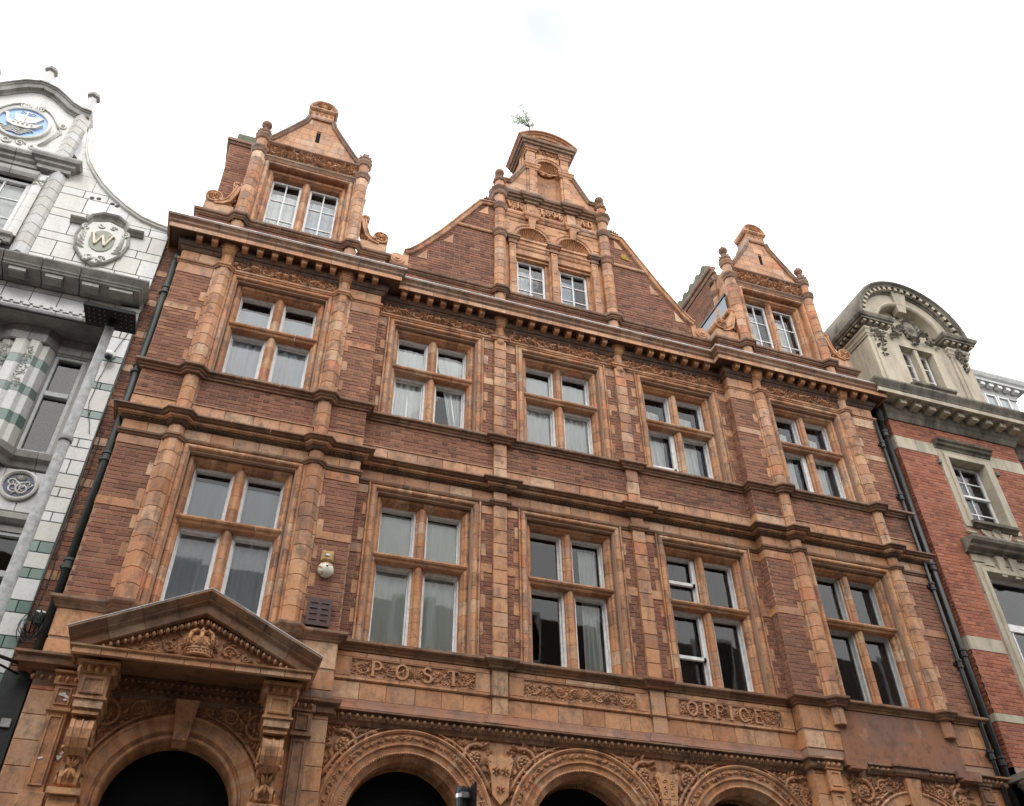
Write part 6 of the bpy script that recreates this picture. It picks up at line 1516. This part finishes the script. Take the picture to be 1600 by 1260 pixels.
sweep(m, barc(ri), [(-.05, .0), (-.05, .05), (-.02, .06), (.0, .05), (.03, .02), (.05, -.25)], XZ(YD), tone=.5)
m.add([FD.p(DC-1.5, 0, 16.9), FD.p(DC-.97, 0, 16.9), FD.p(DC-.97, 0, 17.35), FD.p(DC-1.5, 0, 17.35)], [(0, 1, 2, 3)]); m.add([FD.p(DC+1.0, 0, 16.9), FD.p(DC+1.55, 0, 16.9), FD.p(DC+1.55, 0, 17.35), FD.p(DC+1.0, 0, 17.35)], [(0, 1, 2, 3)])
m.add([FD.p(DC+.02, -.24, 16.9)]+[FD.p(x, -.24, z) for x, z in [(DC-1.02, 16.9)]+barc(1.02)+[(DC+1.06, 16.9)]], [(0, i, i+1) for i in range(1, 33)], .3); m.build('arch_panel', STO, do)
m = MB(); V = [FD.p(DC-.10, .02, 17.95), FD.p(DC+.14, .02, 17.95), FD.p(DC+.24, .10, 18.58), FD.p(DC-.20, .10, 18.58), FD.p(DC-.10, -.2, 17.95), FD.p(DC+.14, -.2, 17.95), FD.p(DC+.24, -.05, 18.58), FD.p(DC-.20, -.05, 18.58)]
m.add(V, [(0, 1, 2, 3), (0, 4, 5, 1), (1, 5, 6, 2), (0, 3, 7, 4), (3, 2, 6, 7)], .6); m.build('keystone', STO, do)
m = MB(); G = F0(YD-.02)                                           # cartouche with swags
prism(m, G, [(WCx-.20, 17.25), (WCx-.13, 17.02), (WCx, 16.92), (WCx+.13, 17.02), (WCx+.20, 17.25), (WCx+.15, 17.46), (WCx, 17.52), (WCx-.15, 17.46)], -.05, .06, .4)
dome(m, G, WCx, 17.24, .13, .07, .06, 10)
for k in range(18):
    t = 2*pi*k/18; leaf(m, G, WCx+.19*cos(t), 17.24+.26*sin(t), t+1.2, .13, .045, .09, .02)
for s2 in (-1, 1):
    spiral(m, G, WCx+s2*.14, 17.50, .08, 0, 1.3, .02, .03, s2); spiral(m, G, WCx+s2*.13, 16.98, .08, 0, 1.3, .02, .03, -s2)
    for k in range(26): f = R(); leaf(m, G, WCx+s2*(.25+.45*f)+.05*(R()-.5), 17.22-.38*f*f+.10*(R()-.5), R()*6.28, .13, .045, .09, 0)
    for k in range(10): ball(m, (WCx+s2*(.35+.3*R()), YD-.09, 17.05-.2*R()), .045, .05, .045, 6, 4)
for k in range(14): leaf(m, G, WCx+.1*(R()-.5), 16.90-.12*R(), R()*6.28, .12, .04, .08, 0)
m.build('cartouche', STOD, do)
lay_bricks('rb', RB, BRKR, 300)
# classical column head at street level, lower right
m = MB(); x, y = 13.22, -.40
lathe(m, x+.05, y, [(.22, 0), (.22, 5.55), (.25, 5.60), (.25, 5.66), (.22, 5.68), (.23, 5.80), (.30, 5.92), (.33, 5.95), (.33, 6.0)], 24, tone=.4, smooth=False); m.box(x-.31, x+.6, y-.36, -.13, 6.0, 6.10, .4); m.build('column', STOD, RB)
# ---------------- pale dormer building further along
FB = thing('white_dormer_building', 'pale grey painted dormer with dentilled cornice rising behind the red brick parapet', 'building', (20.2, 2, 0))
m = MB(); m.box(16.5, 19.95, 1.5, 5, 16.0, 17.75, .5); m.box(16.4, 19.97, 1.46, 1.5, 17.44, 17.56, .5); m.build('wall', GRYP, FB)
m = MB(); sweep(m, [(16.5, 1.5), (19.97, 1.5), (19.97, 4)], [(0, 17.55), (.04, 17.56), (.05, 17.65), (.08, 17.7), (.26, 17.72), (.26, 17.80), (.31, 17.85), (.35, 17.95), (.35, 18.0), (0, 18.1)], XY, tone=.5); m.build('cornice', GRYP, FB)
for k in range(9):
    x = 19.88-.30*k; m = MB(); m.box(x-.075, x+.075, 1.28, 1.42, 17.61, 17.715, .5); m.build('modillion', WHT, FB)
for k in range(5):
    x = 19.40-.45*k; m = MB(); ring(m, x-.21, x+.21, 16.5, 17.43, .05, 1.43, 1.5); o = m.build('window', WHT, FB)
    q = MB(); q.add([(x-.16, 1.47, 16.5), (x+.16, 1.47, 16.5), (x+.16, 1.47, 17.39), (x-.16, 1.47, 17.39)], [(0, 1, 2, 3)]); q.build('pane', m_plain('sky grey pane', (.30, .33, .35), .1), o)
m = MB(); m.box(16.6, 21, .45, .7, 14.8, 15.75, .5); sweep(m, [(16.5, .45), (21, .45)], [(0, 15.62), (.05, 15.66), (.10, 15.72), (.10, 15.78), (0, 15.82)], XY); m.build('parapet', STOD, FB)
bricks('fb', F0(.445), 16.65, 20.5, 14.8, 15.6, tone=(.1, .8)); q = MB()
for b in BRICKS['fb']: block(q, b[0], b[1], b[2], b[3], b[4], b[5], .0, .005, b[6])
q.build('brickwork', BRKR, FB, stuff=True)
# ================================================================== THINGS ON THE FACADES
def pipe(name, label, x, y, r_, z0, z1, mt, joints, parts=True):
    o = thing(name, label, 'drainpipe', (x, y, z0), 'drainpipes on the post office walls')
    m = MB(); lathe(m, x, y, [(r_, z0), (r_, z1)], 14, tone=.5, smooth=True); m.build('pipe', mt, o)
    for z in joints:
        q = MB(); lathe(q, x, y, [(r_, z-.09), (r_+.02, z-.08), (r_+.02, z-.05), (r_+.008, z-.04), (r_+.008, z+.03), (r_+.024, z+.04), (r_+.024, z+.075), (r_, z+.085)], 14, tone=.5); q.build('pipe_joint', mt, o)
        q = MB(); q.box(x-r_-.05, x+r_+.05, y+r_-.02, y+r_+.06, z-.02, z+.02, .5); q.build('pipe_bracket', mt, o)
    return o
o = pipe('drainpipe', 'black green stained drainpipe between white tiles and post office brick', -2.225, -.10, .058, 6.22, 13.75, IRNG, (12.95, 11.1, 9.35, 7.55))
q = MB(); tube(q, [(-2.225, -.10, 13.70), (-2.225, -.10, 13.82), (-2.24, -.02, 13.95), (-2.25, .1, 14.02)], .06, 12); q.build('pipe_elbow', IRNG, o)
o2 = pipe('drainpipe', 'thinner black drainpipe crossing the mouldings of the end brick pier', 12.60, -.26, .035, 2, 13.6, IRON, (12.95, 11.6, 9.55, 8.0, 6.4))
o3 = pipe('drainpipe', 'thick black drainpipe in the corner against the red brick building', 13.02, -.03, .062, 2, 14.0, IRON, (13.5, 10.15, 8.35, 6.4))
q = MB(); lathe(q, 13.02, -.03, [(.07, 13.85), (.13, 14.0), (.14, 14.15)], 12, tone=.5); q.build('hopper', IRON, o3)
# alarm bell
o = thing('alarm_bell', 'round chipped white alarm bell with rusty box above it on the brick pier', 'alarm bell', (1.17, -.3, 7.8))
m = MB(); 
V = []
for j in range(6):
    t = pi/2*j/5
    for i in range(20): a = 2*pi*i/20; V.append((1.175+.122*sin(t)*cos(a), WY-.05-.10*cos(t), 7.965+.122*sin(t)*sin(a)))
m.add(V, [(j*20+i, j*20+(i+1) % 20, (j+1)*20+(i+1) % 20, (j+1)*20+i) for j in range(5) for i in range(20)], .5, True); m.build('gong', CHIP, o)
m = MB(); dome(m, F0(WY-.145), 1.182, 7.985, .02, .012, 0, 8); m.build('bolt', IRON, o)
m = MB(); block(m, FW, 1.085, 1.265, 8.10, 8.27, .10, 0, .025, .3); block(m, FW, 1.13, 1.215, 8.16, 8.225, .108, 0, .01, .9); m.box(1.09, 1.26, WY-.05, WY-.012, 8.06, 8.10, .4); m.build('bell_box', TANB, o)
m = MB(); block(m, FW, 1.148, 1.198, 8.178, 8.208, .112, 0, .003, .3); m.build('maker_plate', WHT, o)
# brown vent box
o = thing('vent_box', 'dark brown louvred metal box low on the brick pier beside the porch', 'vent box', (1.15, -.3, 7.06))
m = MB(); m.box(.995, 1.325, WY-.10, WY-.010, 7.07, 7.475, .5); m.build('casing', BROWN, o)
m = MB(); m.box(.99, 1.33, WY-.112, WY-.101, 7.065, 7.48, .5); m.build('cover', BROWN, o)
for i in range(4):
    for s in (0, 1):
        m = MB(); x = 1.03+.155*s; z = 7.14+.085*i
        m.add([(x, WY-.114, z), (x+.105, WY-.114, z), (x+.105, WY-.128, z+.006), (x, WY-.128, z+.006), (x, WY-.114, z+.022), (x+.105, WY-.114, z+.022)], [(0, 1, 2, 3), (3, 2, 5, 4), (0, 3, 4), (1, 5, 2)], .5); m.build('louvre', BROWN, o)
# street lamp with flat panel head
o = thing('street_lamp', 'grey steel street lamp with a flat black slab head before the white tiles', 'street lamp', (-1.93, -8, 0))
YL = -4.0
lx = lambda z: -1.912+0*z
m = MB(); lathe(m, -1.912, YL, [(.085, 0), (.085, 2.2), (.066, 2.35), (.048, 8.48)], 18, tone=.5, smooth=True); o.location = (-1.912, YL, 0); WL[o.name] = Vector((-1.912, YL, 0)); m.build('pole', GALV, o)
m = MB(); lathe(m, -1.912, YL, [(.05, 8.47), (.056, 8.48), (.056, 8.56), (.03, 8.60)], 14, tone=.5); m.build('spigot', IRON, o)
def slab(name, mt, par, x0, x1, y0, y1, z, t, til):
    m = MB(); m.box(x0, x1, y0, y1, 0, t, .5)
    m.v = [(x, y, z+zz+(y-YL)*til) for x, y, zz in m.v]; return m.build(name, mt, par)
hd = slab('lamp_head', PANEL, o, -2.20, -1.67, YL-.22, YL+.16, 8.58, .05, .12)
m = MB()
for i in range(9):
    for j in range(4):
        if i in (4,): continue
        x = -2.15+.055*i; y = YL-.17+.075*j; z = 8.578+(y-YL)*.12
        m.box(x-.006, x+.006, y-.006, y+.006, z-.006, z, .5)
m.build('led', GALV, hd, stuff=True)
m = MB(); lathe(m, -1.912, YL, [(.06, 6.9), (.068, 6.91), (.068, 6.95), (.058, 6.96)], 14, tone=.9); m.build('collar', GALV, o)
# small camera on the pole
o = thing('security_camera', 'small white dome camera on the corner tiles right of the lamp pole', 'camera', (-2.80, -.1, 11.25))
m = MB(); m.box(-2.76, -2.63, -.07, -.013, 11.30, 11.36, .5); tube(m, [(-2.70, -.05, 11.34), (-2.70, -.12, 11.34), (-2.70, -.14, 11.30)], .02, 8); m.build('bracket', WHT, o)
m = MB(); lathe(m, -2.70, -.14, [(.03, 11.31), (.075, 11.29), (.08, 11.23), (.07, 11.21)], 14, tone=.5, smooth=True); m.build('housing', WHT, o)
m = MB(); ball(m, (-2.70, -.14, 11.205), .058, .058, .06, 12, 8); m.build('dome', m_plain('dark acrylic', (.02, .022, .03), .08), o)
# cables at the party line
def cable(label, pts, r_=.008, k=1):
    m = MB(); P = []
    for (a, b) in zip(pts, pts[1:]):
        for i in range(4): P.append(tuple(a[j]+(b[j]-a[j])*i/4+(.008*sin(7*(a[2]+i))) for j in range(3)))
    P.append(pts[-1]); tube(m, P, r_, 5); m.build('cable', IRON, tags=T(label, 'cable', 'cables along the white tiled corner'))
cable('thin cable looping across the white and green corner tiles', [(-2.56, -.03, 11.95), (-2.66, -.03, 11.4), (-2.74, -.03, 10.8), (-2.745, -.03, 10.35), (-2.66, -.03, 10.0), (-2.58, -.03, 9.75)], .006)
cable('black cable running down the edge of the white corner tiles', [(-2.49, -.02, 12.4), (-2.485, -.03, 11), (-2.49, -.02, 9.8), (-2.475, -.03, 8.4), (-2.485, -.02, 6.5)], .012)
cable('cable clipped to the narrow brick strip beside the drainpipe', [(-2.44, .02, 9.9), (-2.43, .02, 9.2), (-2.45, .02, 8.4), (-2.42, .02, 7.5), (-2.43, .02, 6.6)], .008)
m = MB()
for k in range(12):
    c = (-2.40+.07*(R()-.5), -.06-.05*R(), 6.62+.15*(R()-.5)); r_ = .07+.09*R(); a = R()*3; P = []
    for i in range(14): t = 2*pi*i/13*(.6+.5*R()*0+.4); P.append((c[0]+r_*cos(t+a)*.8, c[1]+.05*sin(2*t), c[2]+r_*1.2*sin(t+a)))
    tube(m, P, .005, 4)
m.build('cable_tangle', IRON, tags=T('tangled loops of loose cable above the mossy porch ledge', 'cables'))
o = thing('junction_box', 'small dark junction box with white tabs behind the cable tangle', 'junction box', (-2.36, -.05, 6.72))
m = MB(); m.box(-2.42, -2.31, -.06, .04, 6.70, 6.86, .5); m.build('box', IRON, o)
for x in (-2.41, -2.345):
    m = MB(); m.box(x, x+.045, -.075, -.06, 6.84, 6.865, .5); m.build('tab', WHT, o)
# awning arm at the lower left
o = thing('sign_bracket', 'black projecting bracket arm below the cable tangle and the banded tile corner', 'bracket', (-2.55, -.3, 5.9))
m = MB(); tube(m, [(-2.33, -.10, 6.12), (-2.45, -.5, 6.02), (-2.62, -1.1, 5.86)], .022, 8); tube(m, [(-2.36, -.10, 6.0), (-2.48, -.5, 5.93), (-2.66, -1.1, 5.80)], .014, 6); m.build('arm', IRON, o)
m = MB(); m.box(-2.52, -2.2, -.06, .05, 4.2, 6.05, .5); m.build('backplate', IRON, o)
m = MB(); m.box(-2.36, -2.25, -.09, -.062, 5.36, 5.46, .5); m.build('plate', GALV, o)
# traffic signal head top at the bottom edge
o = thing('traffic_signal', 'black traffic signal top with a silver strap in front of the arches', 'traffic signal', (1.72, -6, 0))
m = MB(); lathe(m, 1.715, -6, [(.05, 0), (.05, 3.36), (.046, 3.385), (.03, 3.39)], 18, tone=.5, smooth=False); m.build('pole', IRON, o)
m = MB(); lathe(m, 1.715, -6, [(.052, 3.315), (.052, 3.34)], 18, tone=.5); m.box(1.69, 1.74, -6.062, -6.05, 3.31, 3.345, .5); m.build('strap', m_plain('bright steel', (.6, .6, .62), .3, .8), o)
m = MB(); m.box(1.772, 1.785, -6.10, -5.85, 2.4, 3.40, .5); m.build('backing_board', IRON, o)
m = MB(); m.box(1.79, 1.95, -5.98, -5.80, 2.45, 3.2, .5); m.build('housing', IRON, o)
for z in (3.06, 2.82, 2.58):
    m = MB(); lathe(m, 0, 0, [(.085, 0), (.095, .02), (.095, .16)], 14, tone=.5); m.v = [(1.95+z2, -5.89+x2, z+y2) for x2, y2, z2 in m.v]; m.build('lamp_hood', IRON, o)
# buddleia on the top pediment
o = thing('buddleia_plant', 'wispy self sown shrub on top of the central pediment', 'plant', (4.55, .3, 21.2))
m = MB(); lf = MB(); base = Vector((4.87, .25, 21.95))
root = [Vector((4.80, .25, 21.15)), Vector((4.86, .26, 21.5)), base]
tube(m, root, [.022, .02, .017], 5)
tw = [(-.10, 0, .35), (-.12, .05, .72), (-.35, .0, .30), (-.55, .1, .1), (-.45, -.1, -.10), (-.62, .05, .38), (-.22, .0, .12), (.10, .05, .12), (-.22, 0, .98)]
for tx, ty, tz in tw:
    P = [base+Vector((tx*f, ty*f, tz*f+.12*sin(f*3)*(1 if tz < .5 else 0))) for f in (0, .25, .5, .75, 1)]; tube(m, P, [.012, .010, .008, .006, .004], 5)
    for k in range(7):
        f = .35+.65*R(); p = base+Vector((tx*f, ty*f, tz*f+.12*sin(f*3)*(1 if tz < .5 else 0)))
        for sgn in (-1, 1):
            d = Vector((R()-.5, R()-.5, R()-.35)).normalized(); l_ = .08+.07*R(); s = d.cross(Vector((0, 1, .3))).normalized()*.015
            lf.add([p, p+d*l_*.5+s, p+d*l_, p+d*l_*.5-s], [(0, 1, 2, 3)], R())
m.build('stems', TWIG, o); lf.build('leaves', LEAF, o, stuff=True)
# white flaking on the left door pilaster
m = MB()
for cx_, cz_, sc_, yy in ((-1.745, 5.745, .05, .075), (-1.71, 5.70, .03, .075), (-1.79, 4.99, .03, .063), (-1.60, 5.02, .035, .016), (-1.58, 5.08, .02, .016)):
    for k in range(7):
        a0 = R()*6.28; r1 = sc_*R(); px_, pz_ = cx_+r1*cos(a0), cz_+r1*sin(a0)
        prism(m, F0(WY-yy), [(px_+sc_*(.15+.5*R())*cos(2*pi*j/7), pz_+sc_*(.12+.35*R())*sin(2*pi*j/7)) for j in range(7)], 0, .002+.0007*k, R())
m.build('paint_scrape', WHT, PO)
# ================================================================== CURTAINS AND BLINDS
def drape(label, x0, x1, z0, z1, y, mt, cat='curtain', folds=7, amp=.03, skew=0, grp=None):
    m = MB(); n = 40; nz = 6; V = []; ph = R()*6
    for j in range(nz+1):
        f = j/nz
        for i in range(n+1):
            g = i/n; x = x0+(x1-x0)*g+skew*(f)*(g if skew > 0 else (1-g))
            V.append((x, y+amp*(1-.8*f**3)*(sin(2*pi*folds*g+ph+.4*sin(f*3))+.5*sin(2*pi*folds*.43*g+ph*2))+.012*sin(5*g+9*f), z0+(z1-z0)*f))
    m.add(V, [(j*(n+1)+i, j*(n+1)+i+1, (j+1)*(n+1)+i+1, (j+1)*(n+1)+i) for j in range(nz) for i in range(n)], .5, True)
    m.build('curtain' if cat == 'curtain' else 'blind', mt, tags=T(label, cat, grp))
GC = 'curtains behind the post office windows'
def lights(xc, Z, y):
    return [(xc-.68, xc-.08), (xc+.08, xc+.68)], (Z['sill']+.05, Z['bt']), (Z['tt'], Z['top']-.28), y+.385
def pair(xc, Z, y, where, left, right, toplo=.0, drop=.0):
    xs, lo, hi, yc = lights(xc, Z, y)
    for side, (a, b), sp in (('left', xs[0], left), ('right', xs[1], right)):
        if not sp: continue
        mt, desc = sp
        drape(f'{desc} behind the {side} lights of the {where}', a, b, lo[0], hi[1]-drop, yc, mt, folds=2.5+R()*2, amp=.018, grp=GC)
pair(WC[0], ZL, WY, 'window above the porch pediment', (CURG, 'blue grey net curtain'), (CURG, 'blue grey net curtain'), drop=.16)
pair(BX[0], ZL, 0, 'window above the word POST', (CURP, 'pale green white curtain'), (CURP, 'pale grey green curtain'), drop=.05)
xs, lo, hi, yc = lights(BX[1], ZL, 0)
drape('narrow pale curtain at the right edge of the dark window above the arcade middle', xs[1][0]+.22, xs[1][1]-.06, lo[0], hi[1]-.1, yc+.05, CURP, folds=4, grp=GC)
pair(BX[2], ZL, 0, 'window above the word OFFICE', (BLIND, 'dark brown blind'), (BLIND, 'dark blind'), drop=.1)
pair(WC[1], ZL, WY, 'right end window of the lower row', (BLIND, 'dark brown blind'), (BLIND, 'dark blind'), drop=.1)
pair(WC[0], ZU, WY, 'left end window of the upper row', (CURG, 'grey net curtain'), (CURG, 'grey net curtain'), drop=.22)
xs, lo, hi, yc = lights(BX[0], ZU, 0)
drape('white net curtain behind the left lights of the second upper window', xs[0][0], xs[0][1], lo[0], hi[1]-.12, yc, CURW, folds=5, grp=GC)
drape('white curtain pulled aside behind the right lights of the second upper window', xs[1][1]-.20, xs[1][1]+.05, lo[0], hi[1]-.1, yc, CURW, folds=3, skew=-.35, grp=GC)
pair(BX[1], ZU, 0, 'middle window of the upper row', (CURW, 'white net curtain'), (CURW, 'white curtain'), drop=.14)
for xc, y, nm in ((BX[2], 0, 'fourth upper window'), (WC[1], WY, 'right end upper window')):
    xs, lo, hi, yc = lights(xc, ZU, y)
    for k, (a, b) in enumerate(xs):
        sd = 'left' if k == 0 else 'right'
        drape(f'white net panel behind the {sd} lights of the {nm}', a, b-.16, lo[0], hi[1]-.30, yc+.06, CURW, folds=5, grp=GC)
        drape(f'navy curtain drawn back behind the {sd} lights of the {nm}', b-.17, b+.02, lo[0], hi[1]-.05, yc, CURN, folds=3, grp=GC)
for c, y, nm, mts in ((WC[0], WY, 'left attic dormer', (CURW, CURG)), (WC[1], WY, 'right attic dormer', (CURW, CURW))):
    for k, s in enumerate((-1, 1)):
        a, b = sorted((c+s*.09, c+s*.69)); drape(f'{"white net" if mts[k] is CURW else "grey net"} curtain in the {"left" if s < 0 else "right"} window of the {nm}', a, b-(.22 if c > 5 else 0), 15.15, 16.62, WY+.42, mts[k], folds=5, grp=GC)
drape('white blind behind the big sash window under the ship roundel', -6.25, -5.06, 13.55, 14.94, .21, CURW, 'blind', folds=6, amp=.012)
for w_, sd in zip(WN, ('left', 'right')):
    drape(f'grey net curtain in the {sd} shell topped gable window', w_-.32, w_+.10, 15.17, 16.30, .36, CURG, folds=5, grp=GC)
o = thing('venetian_blind', 'white slatted venetian blind half drawn in the red brick building sash window', 'blind', (14.98, .3, 11.45))
for k in range(16):
    z = 11.46+.052*k; m = MB(); m.add([(14.53, .285, z), (15.42, .285, z), (15.42, .32, z+.028), (14.53, .32, z+.028)], [(0, 1, 2, 3)], .5); m.build('slat', CURW, o)
m = MB()
for x in (14.68, 15.27): m.box(x-.004, x+.004, .300, .304, 11.46, 12.98, .5)
m.box(14.53, 15.42, .28, .33, 12.98, 13.03, .5); m.build('cord_rail', CURW, o)
# ================================================================== GROUND AND STREET (below the picture)
m = MB(); m.add([(-400, -400, 0), (400, -400, 0), (400, 400, 0), (-400, 400, 0)], [(0, 1, 2, 3)]); m.build('ground', ASPH, tags={'kind': 'structure'})
m = MB(); m.box(-60, 60, -4.2, -.8, .0, .125, .5); m.box(-60, 60, -.8, 0, 0, .125, .5); m.build('pavement', PAVE, tags={'kind': 'structure'})
m = MB(); m.box(-60, 60, -15.5, -11.0, .0, .125, .5); m.build('pavement', PAVE, tags={'kind': 'structure'})
# terrace on the other side of the street, seen only as a reflection
OT = thing('street_terrace', 'plain brick terrace across the street reflected in the dark window panes', 'building', (5, -19, 0))
m = MB(); Fo = FR((0, -15.6, 0), (-1, 0, 0), (0, 1, 0)); wall(m, Fo, -40, 25, 0, 16.2, [], .3, tone=.1); m.box(-25, 40, -24, -15.9, 0, 16.2, .1); m.build('wall', m_plain('dull brown brick', (.10, .07, .055), .9, 0, .2, 1), OT)
for k in range(14):
    for z in (4.5, 8.0, 11.2, 14.4):
        x = -22+4*k; m = MB(); ring(m, x-.7, x+.7, z, z+2, .12, -15.6, -15.5); o = m.build('window', WHT, OT)
        q = MB(); q.add([(x-.6, -15.58, z+.1), (x+.6, -15.58, z+.1), (x+.6, -15.58, z+1.9), (x-.6, -15.58, z+1.9)], [(0, 1, 2, 3)]); q.build('pane', DARK, o)
